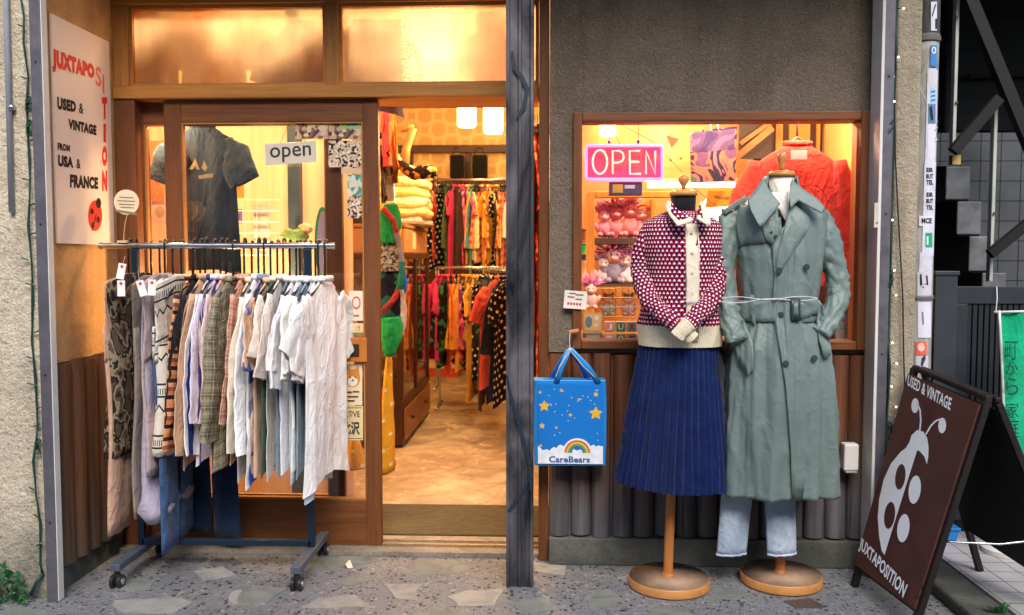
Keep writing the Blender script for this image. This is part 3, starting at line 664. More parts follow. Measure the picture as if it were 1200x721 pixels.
# (px at the front edge, kind, hem row, material, label, options)
RK = [
 (123, 'p', 632, F('#c9a08a', 300, .1), 'peach toned trousers with lace side, leftmost on the outdoor rack', {}),
 (129, 'p', 540, camo('#54483c', '#2a2420', '#8a7a64'), 'brown camouflage trousers near the left end of the outdoor rack', {'th': .026, 'rz': -.12}),
 (150, 'p', 612, F('#8b7f78', 300, .1), 'taupe trousers between the camouflage pair and the lavender sweatpants', {'th': .008, 'rz': .05}),
 (161, 'p', 618, F('#a9a0b4', 300, .06), 'lavender grey sweatpants with bunched cuffs hanging on the outdoor rack', {'th': .017, 'bunch': True, 'rz': .08}),
 (169, 'p', 560, F('#b9a6a8', 300, .06), 'pinkish grey trousers just right of the bunched sweatpants', {'th': .008}),
 (176, 'p', 655, den, 'blue jeans hanging lowest of everything on the outdoor rack', {'th': .010, 'rz': .08}),
 (187, 'p', 538, nordic_mat(), 'cream knit trousers with black nordic pattern on the outdoor rack', {'th': .026, 'rz': -.14}),
 (203, 's', 520, stripes(['#d98e5b', '#e3a273', '#3a1f1c', '#d08a5c', '#a65a40', '#e8b58d', '#5a2d26'], .11), 'rust and peach striped knit sweater on the outdoor rack', {'slen': .6}),
 (211, 's', 510, F('#1b1a20', 300), 'thin black jacket right of the striped rust sweater', {'slen': .5}),
 (218, 's', 552, F('#d1a888', 300, .08), 'beige shirt with green trimmed hem on the outdoor rack', {'slen': .62}),
 (227, 's', 548, stripes(['#eeeae8', '#eeeae8', '#eeeae8', '#2c3f8d'], .12, 0), 'white shirt with royal blue side stripe on the outdoor rack', {'slen': .62}),
 (235, 's', 545, stripes(['#ece4ea', '#e6dcec', '#6a4aa0'], .10, 0), 'white and purple striped shirt on the outdoor rack', {'slen': .5}),
 (242, 's', 556, F('#e0c4c0', 400), 'pale pink shirt tucked left of the plaid shirt', {'slen': .5}),
 (253, 's', 553, plaid('#8c8a72', '#4c4438', '#b8a48c', .05), 'grey green plaid flannel shirt on the outdoor rack', {'slen': .56, 'th': .017}),
 (266, 's', 545, plaid('#dca58c', '#a5624c', '#f0cdb8', .07), 'peach windowpane check shirt right of the plaid flannel', {'slen': .5}),
 (274, 's', 568, F('#eadfd0', 500), 'cream long sleeve shirt right of the peach check shirt', {'slen': .6}),
 (283, 's', 575, wht(3), 'white long sleeve shirt with long cuffs, first of the whites', {'slen': .62, 'th': .015}),
 (291, 's', 570, blotch(['#3c50a8', '#8b8fae', '#e8e6ec', '#c9c4d6', '#5a64a0'], 9), 'white shirt with blue and violet abstract print on the outdoor rack', {'slen': .3}),
 (299, 's', 560, F('#e3b898', 500), 'apricot short sleeve tee among the white tees', {'slen': .28}),
 (306, 's', 562, F('#3f6a58', 400), 'dark green tee with only its body showing among white tees', {'slen': .25, 'slv_mat': wht(4)}),
 (313, 's', 565, wht(4), 'off white tee with orange tinted sleeve, second tee of the pale row', {'slen': .33}),
 (321, 's', 560, F('#7d8c9c', 400), 'pale sleeved tee with slate blue shade-tinted body between two white tees', {'slen': .3, 'slv_mat': wht(0)}),  # blue-grey tee bodies from here on have shade painted into the cloth colour
 (329, 's', 558, wht(2), 'cool white boxy tee in the middle of the pale row', {'slen': .36, 'th': .015}),
 (334, 's', 555, wht(1), 'warm white tee directly above the rack post', {'slen': .31, 'th': .014}),
 (340, 's', 568, F('#b7c3cd', 500, .05), 'white tee with pale blue shade-tinted body hanging above the right castors', {'slen': .33, 'th': .014, 'slv_mat': wht(3)}),
 (347, 's', 562, F('#93a5b2', 400), 'white sleeved tee with dusty blue shade-tinted body near the right rack end', {'slen': .3, 'slv_mat': wht(3)}),
 (354, 's', 592, F('#c4ced8', 500, .05), 'long white tee with light blue shade-tinted body just left of the rightmost white tee', {'slen': .33, 'th': .013, 'slv_mat': wht(0)}),
]
proto = None
for i, (px, kind, hem, mt, lab, op) in enumerate(RK):
    rr = random.Random(i*17+3); x = fx(px)+.0; rz = rr.uniform(-.09, .06)*(.25 if kind == 'p' else 1); zn = 1.194+rr.uniform(-.008, .008); yo = RY+rr.uniform(-.012, .012)
    L = zn-zy(hem, 3.25)
    if kind == 'p': trousers('hanging_trousers', lab, 'trousers', GR, (x, yo, zn+.022), rz+op.pop('rz', 0), L+.03, mt, seed=i, hw=.205, **op)
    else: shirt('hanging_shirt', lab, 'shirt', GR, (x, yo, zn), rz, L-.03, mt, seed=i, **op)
    hl = 'black plastic hanger hooked over the chrome rail of the outdoor rack'
    if proto is None: proto = make_hanger((x, yo, zn+.012), hl, 'hangers on the outdoor rack', M_blk)
    else: copy_tree(proto, (x, yo, zn+.012), (0, 0, rz))
# the last tee turned towards the street
shirt('hanging_shirt', 'bright white oversized tee turned outwards at the right end of the outdoor rack', 'shirt', GR, (-.885, RY-.01, 1.19), -.17, .785, wht(3), slen=.24, sh=.195, sp=.10, seed=77, hem=.225, amp=.025, cw=.095)
copy_tree(proto, (-.885, RY-.01, 1.202), (0, 0, -.17))
shirt('hanging_shirt', 'plain white tee half hidden behind the oversized tee at the rack end', 'shirt', GR, (fx(358), RY-.01, 1.19), -.06, .73, wht(0), slen=.3, sh=.19, sp=.06, seed=78)
copy_tree(proto, (fx(358), RY-.01, 1.202), (0, 0, -.06))
# dark jeans hanging deeper
trousers('hanging_trousers', 'dark indigo jeans hanging behind the patterned garments on the outdoor rack', 'trousers', GR, (P(232, 450, 3.5).x, 3.62, 1.2), 1.2, 1.2-zy(632, 3.6), F('#1f3352', 300, .2), seed=40, hw=.13, lw=.07)
copy_tree(proto, (P(232, 450, 3.5).x, 3.47, 1.194), (0, 0, .1))
# price tags
pt = None
for i, (px, py) in enumerate([(142, 318), (142, 338), (166, 338), (178, 337)]):
    c = P(px, py, 3.21)
    if pt is None:
        pt = thing('price_tag', '', 'price tag', c, 'price tags on the trousers'); m = MB(); m.box((c.x-.014, c.y, c.z-.03), (c.x+.014, c.y+.001, c.z+.03)); m.build('card', plain('#ece8e4', .7), pt)
        m = MB(); poly_on(m, ell(0, 0, .006, .006, 14), lambda a, b: c+V((a, -.0008, b+.018))); m.build('red_dot', plain('#c9483c', .6), pt)
        m = MB(); m.tube([c+V((0, 0, .028)), c+V((.003, .005, .06))], .0007, 4); m.build('tag_string', M_white, pt); t_ = pt
    else: t_ = copy_tree(pt, c)
    t_['label'] = ['white price tag with red dot, topmost one at the camouflage trousers', 'white price tag with red dot on the camouflage trousers front', 'tilted white price tag with red dot on the lavender sweatpants', 'white price tag with red dot above the blue jeans'][i]
    t_.rotation_euler = (0, [.2, 0, -.25, .05][i], .15)
# round card on a wire clipped to the rail
c = P(148, 237, 3.42)
o = thing('clip_sign', 'round cream card on a wire clipped to the left end of the chrome rail', 'sign', (c.x, c.y, 1.34))
m = MB(); m.prism([c+V((a, 0, b)) for a, b in ell(0, 0, .051, .05, 30)], (0, .003, 0)); m.build('card', plain('#e3cfae', .6), o)
m = MB(); m.prism([c+V((a, -.0012, b)) for a, b in [(-.045, -.028), (.04, -.042), (.042, -.052), (-.044, -.038)]], (0, .001, 0))
for k, (u0, u1, z_) in enumerate([(-.028, .03, .022), (-.036, .036, .008), (-.03, .034, -.006), (-.024, .03, -.018)]): m.add([c+V((u0, -.001, z_)), c+V((u1, -.001, z_-.003)), c+V((u1, -.001, z_-.0065)), c+V((u0, -.001, z_-.0035))], [(0, 1, 2, 3)])
m.build('print', plain('#8a7866', .7), o)
m = MB(); m.tube([c+V((.0, .004, -.05)), c+V((-.012, .01, -.085)), c+V((-.022, .02, -.12)), (c.x-.03, RY, RZr+.014)], .0018, 6); m.box((c.x-.05, RY-.014, RZr+.012), (c.x-.01, RY+.014, RZr+.022)); m.build('wire_clip', plain('#d2b48c', .5), o)
# ================================================================== MANNEQUINS AND THEIR CLOTHES
M_wd = wood('#a8602c', '#c98548', 2, 18, .4, .1); M_wbase = plain('#9c7f68', .6, 0, .32, 9, .2); M_wrim = wood('#b0703a', '#cf9458', 0, 12, .4, .1)
def mannequin(label, cx, cy, basez_r, neck_c, px_neck, dx):
    o = thing('dress_form', label, 'mannequin', (cx, cy, 0)); r = basez_r; x, y = cx, cy
    m = MB(); m.lathe([(r-.006, .002), (r, .006), (r, .034), (r-.003, .038)], (x, y, 0), 56); b = m.build('base', M_wrim, o, smooth=True, auto=40)
    m = MB(); m.lathe([(r-.004, .0384), (.0, .0400)], (x, y, 0), 56, cap=(True, False)); m.build('base_top', M_wbase, b, smooth=True)
    m = MB(); m.tube([(x-.004, y, .039), (x+.012, y, .62)], .0185, 18); m.lathe([(.026, .0405), (.021, .052)], (x-.004, y, 0), 18); m.build('pole', M_wd, o, smooth=True, auto=50)
    x += dx
    # torso
    tab = [(.60, .11, .09), (.72, .155, .115), (.85, .165, .115), (1.02, .125, .095), (1.2, .15, .115), (1.32, .155, .10), (1.38, .11, .07), (1.41, .05, .045), (1.43, .03, .03), (1.55, .02, .02)]
    m = MB(); n = 28; m.loft([[V((x+hw*math.cos(2*PI*k/n), y+dp*math.sin(2*PI*k/n), z)) for k in range(n)] for z in [.6+.84*i/24 for i in range(25)] for hw, dp in [interp(tab, z)]])
    m.build('torso', neck_c, o, smooth=True)
    return o
px1, px2 = 804, 914
# first form: centre of the body and of the base
g1 = G(784, 683, .02); bx1, by1 = P(784, 683, 3.34).x, 3.345
m1x = P(799, 400, 3.345).x
f1 = mannequin('dress form with black neck wearing the patterned cardigan and navy skirt', bx1, by1, .158, F('#15161c', 400, .1), 804, m1x-bx1)
nx1 = P(803, 240, 3.345).x
def neck(o, x, y, z0, z1, r, mat, capm, kn):
    m = MB(); n = 24; m.loft([[V((x+rr*math.cos(2*PI*k/n), y+rr*.92*math.sin(2*PI*k/n), z)) for k in range(n)] for rr, z in ((r*1.7, z0-.05), (r*1.12, z0), (r*.96, z0+(z1-z0)*.4), (r, z1))]); m.build('neck', mat, o, smooth=True)
    m = MB(); m.lathe([(r*.9, z1+.0005), (r*1.08, z1+.002), (r*1.1, z1+.013), (r*.95, z1+.022), (r*.3, z1+.027)], (x, y, 0), 28); c = m.build('neck_cap', wood('#b8763c', '#d69a58', 0, 12, .35, .1), o, smooth=True)
    m = MB(); pr = [(.007, 0), (.008, .01), (.014, .02), (.019, .032), (.019, .042), (.012, .052), (.002, .055)] if kn == 0 else [(.010, 0), (.009, .012), (.014, .032), (.017, .048), (.016, .06), (.009, .066), (.001, .067)]
    m.lathe([(a, z1+.0275+b) for a, b in pr], (x, y, 0), 20); m.build('knob', wood('#b8763c', '#d69a58', 2, 12, .35, .1), c, smooth=True)
neck(f1, m1x, by1, zy(257, 3.345), zy(231, 3.345), .048, F('#15161c', 400, .1), None, 0)
# cloth body helper -------------------------------------------------
class Cloth:
    def __init__(s, cx, cy, tab, fold, ex=.85): s.cx, s.cy, s.tab, s.fold, s.ex = cx, cy, tab, fold, ex
    def pt(s, a, z):
        dx, hw, dp = interp(s.tab, z); c, sn = math.cos(a), math.sin(a); f = s.fold(a, z)
        return V((s.cx+dx+(hw+f)*math.copysign(abs(c)**s.ex, c), s.cy+(dp+f)*math.copysign(abs(sn)**s.ex, sn), z))
    def front(s, x, z):
        dx, hw, dp = interp(s.tab, z); t = max(-1, min(1, (x-s.cx-dx)/(hw+1e-6))); t = math.copysign(abs(t)**(1/s.ex), t); t = max(-.999, min(.999, t)); a = -math.acos(t)
        f = s.fold(a, z); a2 = -math.acos(max(-.999, min(.999, math.copysign(abs(max(-1, min(1, (x-s.cx-dx)/(hw+f)))) ** (1/s.ex), t))))
        return s.pt(a2, z).y
    def rings(s, z0, z1, m, n=72): return [[s.pt(2*PI*k/n, z0+(z1-z0)*i/m) for k in range(n)] for i in range(m+1)]
# ---- cardigan
CY = 3.345
Zc = lambda py: zy(py, CY); Xc = lambda px: P(px, 350, CY).x
def cfold(a, z): return .004*noise.noise(V((math.cos(a)*5, math.sin(a)*5, z*7)))+.003*noise.noise(V((math.cos(a)*9, z*22, 2)))
car = Cloth(Xc(797), CY, [(Zc(402), 0, .158, .128), (Zc(378), -.001, .165, .135), (Zc(372), 0, .158, .130), (Zc(350), 0, .142, .120), (Zc(320), 0, .142, .122), (Zc(290), 0, .155, .128), (Zc(268), 0, .155, .105), (Zc(260), .001, .138, .088), (Zc(254), .002, .105, .074), (Zc(249), .004, .066, .058)], cfold)
m_car = dots('#8c0e3c', '#f2dfe2', .0158, over='#1c1230'); m_cream = stripes(['#d9cdb4', '#cbbd9f', '#e0d6c0'], .008, 0); m_cr = F('#e0d4c0', 600, .04)
cg = thing('cardigan', 'magenta cardigan with small white clover print and cream trim on the black necked dress form', 'cardigan', (Xc(797), CY, Zc(402)))
m = MB(); m.loft(car.rings(Zc(379), Zc(249), 34)[::-1], (False, False)); m.build('body', m_car, cg, smooth=True)
m = MB(); m.loft(car.rings(Zc(403), Zc(379)-.0006, 6)[::-1], (False, False)); m.build('waistband', m_cream, cg, smooth=True)
def px_poly(pts, Y): return [(P(a, b, Y).x, P(a, b, Y).z) for a, b in pts]
patch(px_poly([(804, 262), (818, 262), (819, 300), (819, 345), (818, 400), (804, 400), (805, 345), (804, 300)], CY-.12), car.front, .005, 'button_placket', m_cr, cg, .005, 3)
m = MB()
for py in (272, 296, 320, 344, 368):
    q = P(811, py, CY-.125); yy = car.front(q.x, q.z)-.0085; m.tube([(q.x, yy, q.z), (q.x, yy-.003, q.z)], .0055, 12)
m.build('buttons', plain('#cfc4ae', .3), cg, smooth=True, auto=40)
def cone(x, z):
    R_ = .062+max(0, Zc(236)-z)*1.05; d = (x-m1x)/R_; y = CY-R_*math.sqrt(max(.02, 1-d*d)); return min(y, car.front(x, z)) if z < Zc(252) else y
def collar(side):
    o_, i_ = ([(785, 234), (780, 243), (784, 255), (790, 266), (800, 263), (809, 259)], [(788.5, 236), (784, 244), (787.5, 253), (792.5, 260), (799, 258.5), (806, 255)]) if side < 0 else ([(824, 235), (829, 243), (830, 255), (828, 266), (820, 262), (813, 257)], [(821, 237), (825, 244), (825.5, 253), (824.5, 259.5), (819, 257.5), (815, 253)])
    nk = [(797, 251), (791, 243)] if side < 0 else [(817, 249), (819, 243)]
    ob_ = patch(px_poly(o_+i_[::-1], CY-.09), cone, .013, 'collar', m_cr, cg, .006, 3)
    patch(px_poly(i_+nk, CY-.09), cone, .0115, 'collar_inset', m_car, ob_, .004, 3)
collar(-1); collar(1)
m = MB(); n = 24; m.loft([[V((m1x+r_*math.cos(2*PI*k/n), CY+r_*.95*math.sin(2*PI*k/n), z)) for k in range(n)] for r_, z in ((.075, Zc(262)), (.062, Zc(254)), (.057, Zc(248)))], (False, False)); m.build('collar_stand', m_car, cg, smooth=True, solid=.003)
def limb(mb, pts, rad, n=20, seed=0, amp=.005, flat=.8, crease=0):
    # smooth tube through px points: (px,py,Y)
    q = [P(*p) if isinstance(p, tuple) else V(p) for p in pts]; out = []; rr = []
    m_ = len(q)-1
    for i in range(m_):
        p0 = q[max(0, i-1)]; p1 = q[i]; p2 = q[i+1]; p3 = q[min(m_, i+2)]
        for k in range(8):
            t = k/8; out.append(.5*((2*p1)+(-p0+p2)*t+(2*p0-5*p1+4*p2-p3)*t*t+(-p0+3*p1-3*p2+p3)*t*t*t)); rr.append(rad[i]+(rad[i+1]-rad[i])*t)
    out.append(q[-1]); rr.append(rad[-1]); rings = []; prev = V((0, -1, 0))
    for i, p in enumerate(out):
        d = (out[min(i+1, len(out)-1)]-out[max(i-1, 0)]).normalized(); a = d.cross(prev).normalized(); b = a.cross(d).normalized(); prev = b; ring = []
        for k in range(n):
            an = 2*PI*k/n; f = amp*(noise.noise(V((math.cos(an)*2+seed, math.sin(an)*2, i*.45)))+.6*noise.noise(V((math.cos(an)*4, math.sin(an)*3+seed, i*.9))))
            if crease: f += crease*(ridge(V((math.cos(an)*1.6+i*.05, math.sin(an)*1.6, i*.30+seed)), 4)-.3)
            ring.append(p+a*math.cos(an)*(rr[i]+f)+b*math.sin(an)*(rr[i]*flat+f))
        rings.append(ring)
    return mb.loft(rings)
for pts, sd in (([(771, 264, CY-.01), (757, 284, CY-.02), (752, 318, CY-.03), (761, 350, CY-.10), (784, 374, CY-.17), (797, 385, CY-.18)], 1), ([(826, 266, CY-.01), (834, 287, CY-.02), (839, 325, CY-.05), (832, 352, CY-.12), (815, 372, CY-.17), (806, 381, CY-.185)], 2)):
    m = MB(); limb(m, pts, [.034, .042, .041, .037, .032, .029], seed=sd, amp=.009); sv = m.build('sleeve', m_car, cg, smooth=True)
for pts, sd in (([(796, 383, CY-.183), (806, 392, CY-.187), (812, 398, CY-.187)], 3), ([(808, 379, CY-.20), (799, 388, CY-.207), (793, 395, CY-.207)], 4)):
    m = MB(); limb(m, pts, [.031, .027, .028], seed=sd, amp=.002, flat=.6); m.build('cuff', m_cream, cg, smooth=True)
# ---- pleated skirt
sk_ = thing('pleated_skirt', 'long navy blue pleated skirt on the black necked dress form', 'skirt', (Xc(790), CY, Zc(572)))
m = MB(); n = 252; rings = []; NP = 42
for i in range(23):
    s = i/22; z = Zc(396)+(Zc(563)-Zc(396))*s; hw = .150+.066*s**1.1; dp = .118+.07*s; cxx = Xc(797)+(Xc(790)-Xc(797))*s; ring = []
    for k in range(n):
        a = 2*PI*k/n; ph = (k % 6)/6; saw = (ph if ph < .7 else (1-ph)/.3*.7)-.35
        am = (.009+.026*s)*(1+.35*noise.noise(V((k//6*.7, s*1.2, 3)))); dr = saw*am+.012*s*noise.noise(V((math.cos(a)*3, math.sin(a)*3, s*2)))
        da = .05*s*noise.noise(V((k//6*.9, s*1.5, 8)))
        ring.append(V((cxx+(hw+dr)*math.cos(a+da), CY+(dp+dr)*math.sin(a+da), z-.012*s*math.cos(a)+.004*noise.noise(V((k//6, 0, s))))))
    rings.append(ring)
m.loft(rings, (False, False)); m.build('skirt_cloth', F('#0a1a48', 500, .1, c2=(.004, .017, .095)), sk_, smooth=True)
m = MB(); m.loft([[V((Xc(797)+.152*math.cos(2*PI*k/40), CY+.12*math.sin(2*PI*k/40), z)) for k in range(40)] for z in (Zc(393), Zc(401))], (False, False)); m.build('waistband', F('#101a48', 500), sk_, smooth=True, solid=.003)
# ================================================================== SECOND FORM, TRENCH COAT, JEANS
TY = 3.36
Zt = lambda py: zy(py, TY); Xt = lambda px: P(px, 350, TY).x
f2 = mannequin('dress form with cream neck wearing the grey green trench coat', P(915, 683, 3.40).x, 3.40, .158, F('#e2dccc', 400, .05), 914, Xt(914)-P(915, 683, 3.40).x)
neck(f2, Xt(914), TY+.01, zy(243, TY), zy(209, TY), .047, F('#ded8c8', 400, .05), None, 1)
def coat_mat():
    t = NT('waxy_cotton_gabardine'); v = t.coord(); t.col(t.ramp(t.noise(v, 4, 3), [(.3, (.125, .178, .168)), (.7, (.165, .225, .212))]))
    t.bump(creases(t, 900, 5.5, .55), .30, .006); return t.set(.46, 0, .45, .05)
m_coat = coat_mat(); m_coatd = F('#4f6866', 900, .10, .6)
def tfold(a, z):
    w_ = sstep(Zt(345), Zt(560), z) if False else 0
    t = (Zt(365)-z); amp = .008+.030*max(0, min(1, t/.6)) if t > 0 else .006
    f = amp*(noise.noise(V((math.cos(a)*3.2, math.sin(a)*3.2, z*1.1+5)))*1.3+.4*noise.noise(V((math.cos(a)*8, math.sin(a)*8, z*2))))
    near = math.exp(-((z-Zt(362))/.05)**2); f += .008*near*noise.noise(V((math.cos(a)*14, math.sin(a)*14, z*9)))
    c_, s_ = math.cos(a), math.sin(a)
    if t > 0: f += .010*(ridge(V((c_*3.1, s_*3.1, z*.9)), 5)-.3)+.006*(ridge(V((c_*5+z*2, s_*5, z*3.5+9)), 5)-.3)
    else: f += .005*(ridge(V((c_*3.4+z*2.5, s_*3, z*4.2+3)), 5)-.3)
    return f
ct = Cloth(Xt(911), TY, [(Zt(572), .002, .218, .185), (Zt(520), 0, .212, .18), (Zt(450), 0, .200, .165), (Zt(400), 0, .188, .15), (Zt(378), .0, .162, .13), (Zt(368), 0, .146, .118), (Zt(350), 0, .142, .116), (Zt(335), 0, .150, .12), (Zt(300), 0, .164, .13), (Zt(270), 0, .174, .122), (Zt(252), 0, .172, .105), (Zt(242), 0, .152, .085), (Zt(232), .0, .12, .070), (Zt(224), .002, .085, .062)], tfold)
co = thing('trench_coat', 'long grey green double breasted trench coat belted on the cream necked dress form', 'coat', (Xt(911), TY, Zt(582)))
# body with an open throat: rings from the hem up, front cut away above the lapel point
rg = ct.rings(Zt(570), Zt(226), 90, 144); m = MB(); n = 144; acc = [0]
vs = [p for r in rg for p in r]; fs = []; uvs = []
zl, zt = Zt(300), Zt(226)
for i in range(90):
    for k in range(n):
        q = [i*n+k, i*n+(k+1) % n, (i+1)*n+(k+1) % n, (i+1)*n+k]; c = sum((vs[j] for j in q), V())/4
        s = (c.z-zl)/(zt-zl); xm = Xt(913)
        if s > 0 and c.y < TY and -.055*s < c.x-xm < .060*s: continue
        fs.append(tuple(q)); uvs.append([(vs[j].x, vs[j].z) for j in q])
m.add(vs, fs, 0, uvs); m.build('body', m_coat, co, smooth=True, solid=.003)
PP = lambda pts, d=.12: px_poly(pts, TY-d)
# overlapping front edge
fp = PP([(907, 322), (905, 350), (908, 400), (915, 450), (921, 520), (925, 577), (964, 576), (962, 500), (958, 420), (952, 370), (950, 330), (952, 290), (950, 262), (930, 262), (920, 280), (912, 300)])
fp[5] = (fp[5][0], Zt(570)+.001); fp[6] = (fp[6][0], Zt(570)+.001)
patch(fp, ct.front, lambda x, z: .012-.030*sstep(Xt(914), Xt(955), x), 'front_panel', m_coat, co, .003, 7)
# throat lining / undershirt visible in the neck
patch(PP([(900, 226), (926, 224), (924, 240), (921, 262), (914, 246), (904, 232)], .08), lambda x, z: TY-.055-.25*(Zt(224)-z), 0, 'undershirt', F('#e6e2dc', 500), f2, .003, 3)
# storm flap, lapels, collar
patch(PP([(868, 238), (866, 262), (868, 292), (874, 287), (893, 285), (908, 282), (916, 272), (912, 256), (900, 240), (884, 232)]), ct.front, .007, 'storm_flap', m_coat, co, .004, 5)
patch(PP([(921, 262), (917, 300), (908, 330), (905, 306), (903, 287), (912, 276), (916, 268)]), ct.front, .008, 'lapel', m_coat, co, .004, 3)
lapR = patch(PP([(928, 232), (934, 240), (949, 256), (949, 262), (941, 276), (925, 300), (909, 326), (908, 306), (914, 280), (921, 262), (925, 246)]), ct.front, .013, 'lapel', m_coat, co, .004, 5)
patch(PP([(897, 234), (905, 240), (913, 262), (909, 279), (903, 287), (896, 280), (892, 262), (893, 246)]), ct.front, .015, 'lapel', m_coat, co, .004, 4)
csurf = lambda x, z: min(ct.front(x, z), TY-.05-.62*(Zt(215)-z))
patch(PP([(896, 208), (885, 222), (874, 234), (876, 248), (883, 267), (888, 264), (903, 248), (911, 240), (901, 224)], .09), csurf, .024, 'collar', m_coat, co, .005, 5)
patch(PP([(929, 210), (941, 222), (953, 232), (962, 244), (957, 251), (944, 243), (933, 236), (922, 245), (924, 228)], .09), csurf, .022, 'collar', m_coat, co, .005, 5)
m = MB(); n = 28; rings = []
for r_, z in ((.085, Zt(240)), (.074, Zt(228)), (.066, Zt(216)), (.062, Zt(208))):
    rings.append([V((Xt(913)+r_*math.cos(a), TY+.012+r_*.95*math.sin(a), z-(.02 if False else 0))) for a in [-.55+(PI+1.1)*k/(n-1) for k in range(n)]])
m.loft(rings, closed=False); m.build('collar_stand', m_coat, co, smooth=True, solid=.005)
# shoulder straps
for pts in ([(847, 247), (862, 236), (874, 229), (877, 234), (864, 242), (850, 252)], [(946, 226), (958, 233), (968, 243), (964, 248), (954, 240), (945, 232)]):
    patch(PP(pts, .05), lambda x, z: min(ct.front(x, z), TY-.03), .012, 'shoulder_strap', m_coat, co, .004, 3)
# sleeves into the pockets
for pts, sd, rd in (([(858, 250, TY), (851, 280, TY-.03), (848, 320, TY-.04), (851, 355, TY-.06), (858, 385, TY-.10), (866, 400, TY-.13)], 5, [.040, .047, .043, .040, .037, .036]), ([(958, 250, TY), (969, 280, TY-.01), (978, 315, TY-.02), (982, 345, TY-.04), (974, 372, TY-.08), (961, 392, TY-.11)], 6, [.040, .047, .044, .040, .037, .036])):
    m = MB(); limb(m, pts, rd, n=32, seed=sd, amp=.011, crease=.007); m.build('sleeve', m_coat, co, smooth=True)
# pocket welts
patch(PP([(866, 366), (873, 370), (881, 402), (880, 432), (874, 440), (866, 425), (862, 398)]), ct.front, .018, 'pocket', m_coat, co, .004, 4)
patch(PP([(962, 362), (969, 366), (974, 396), (972, 416), (965, 420), (959, 400), (958, 376)]), ct.front, .018, 'pocket', m_coat, co, .004, 4)
# belt, loops and buckle
def beltring(off, z): return [ct.pt(2*PI*k/72, z)+V((math.cos(2*PI*k/72)*off, math.sin(2*PI*k/72)*off, 0)) for k in range(72)]
m = MB(); m.loft([beltring(.008, Zt(374)), beltring(.011, Zt(368)), beltring(.011, Zt(356)), beltring(.008, Zt(351))], (False, False)); belt = m.build('belt', m_coat, co, smooth=True, solid=.004)
def onfront(pts, off, nm, mt, par, th=.004): return patch(PP(pts), ct.front, off, nm, mt, par, th, 2)
onfront([(934, 352), (958, 350), (962, 356), (960, 368), (936, 374)], .020, 'belt_end', m_coat, belt)
onfront([(925, 350), (936, 350), (936, 376), (925, 376)], .025, 'buckle', plain('#2c3c3c', .4), belt, .005)
onfront([(928, 355), (933, 355), (933, 371), (928, 371)], .029, 'buckle_bar', m_coat, belt, .003)
onfront([(881, 346), (885, 346), (886, 380), (882, 380)], .018, 'belt_loop', m_coat, co)
def button(px, py, off=.012, r=.0115):
    q = P(px, py, TY-.13); y = ct.front(q.x, q.z)-off
    m = MB(); m.tube([(q.x, y, q.z), (q.x, y-.004, q.z)], r, 18); m.tube([(q.x, y-.0041, q.z), (q.x, y-.005, q.z)], [r*.7, r*.66], 16, cap=(False, True)); m.build('button', plain('#33474a', .3), co, smooth=True, auto=40)
for p in ((912, 317), (945, 313), (914, 369), (916, 424), (952, 419), (947, 300)): button(*p, off=.017 if p[0] < 935 else .012) if p != (947, 300) else None
button(904, 273, .013, .007); button(908, 277, .018, .006)
# jeans under the coat
jm = F('#9db1cc', 300, .2, c2=(.52, .60, .72), sc=8); jd = F('#7c94bb', 300, .1)
je = thing('light_jeans', 'light wash blue jeans with raw hems showing below the trench coat', 'jeans', (Xt(893), TY, zy(645, TY)))
for a, b, hem, w0, w1 in ((868, 860, 644, .060, .056), (915, 920, 643, .060, .054)):
    n = 24; rings = []
    for i in range(13):
        s = i/12; z = zy(548, TY)+(zy(hem, TY)-zy(548, TY))*s; hw = w0+(w1-w0)*s; cxx = Xt(a)+(Xt(b)-Xt(a))*s
        rings.append([V((cxx+(hw+.004*noise.noise(V((math.cos(2*PI*k/n)*2, z*8, a)))) * math.cos(2*PI*k/n), TY-.02+(.024+.006*(ridge(V((math.cos(2*PI*k/n)*2, z*16, a)))-.3)+.010*noise.noise(V((math.cos(2*PI*k/n)*5, z*14, a))))*math.sin(2*PI*k/n), z+.004*math.cos(2*PI*k/n))) for k in range(n)])
    m = MB(); m.loft(rings, (False, False)); lg = m.build('trouser_leg', jm, je, smooth=True, solid=.002)
    m = MB(); m.loft([[p+V(((p.x-Xt(b))*.03, -.001 if p.y < TY-.02 else .001, dz)) for p in rings[-1]] for dz in (.006, -.002)], (False, False)); m.build('hem', F('#b9c6dc', 200, .25), lg, smooth=True, solid=.003)
# twine tied round both
tw = thing('white_twine', 'thin white twine tied across the cardigan and round the trench coat belt', 'string', P(870, 353, 3.2))
m = MB()
for dz, sd in ((.006, 0), (-.006, 3)):
    pts = [];
    for i in range(26):
        px = 800+(958-800)*i/25; z = P(px, 353+2*math.sin(i*.5+sd)-3*(i/25), 3.2).z+dz*(1-abs(i-12)/14)
        Y0 = min(car.front(P(px, 353, 3.22).x, z) if px < 838 else 9, ct.front(P(px, 353, 3.22).x, z) if px > 862 else 9, CY-.10)-.022
        q = P(px, 353, Y0); pts.append((q.x, Y0, z))
    m.tube(pts, .0016, 6)
m.tube([P(958, 352, 3.2), P(964, 358, 3.25), P(966, 372, 3.27)], .0016, 6)
m.build('strand', plain('#d6d2dc', .7), tw, smooth=True)
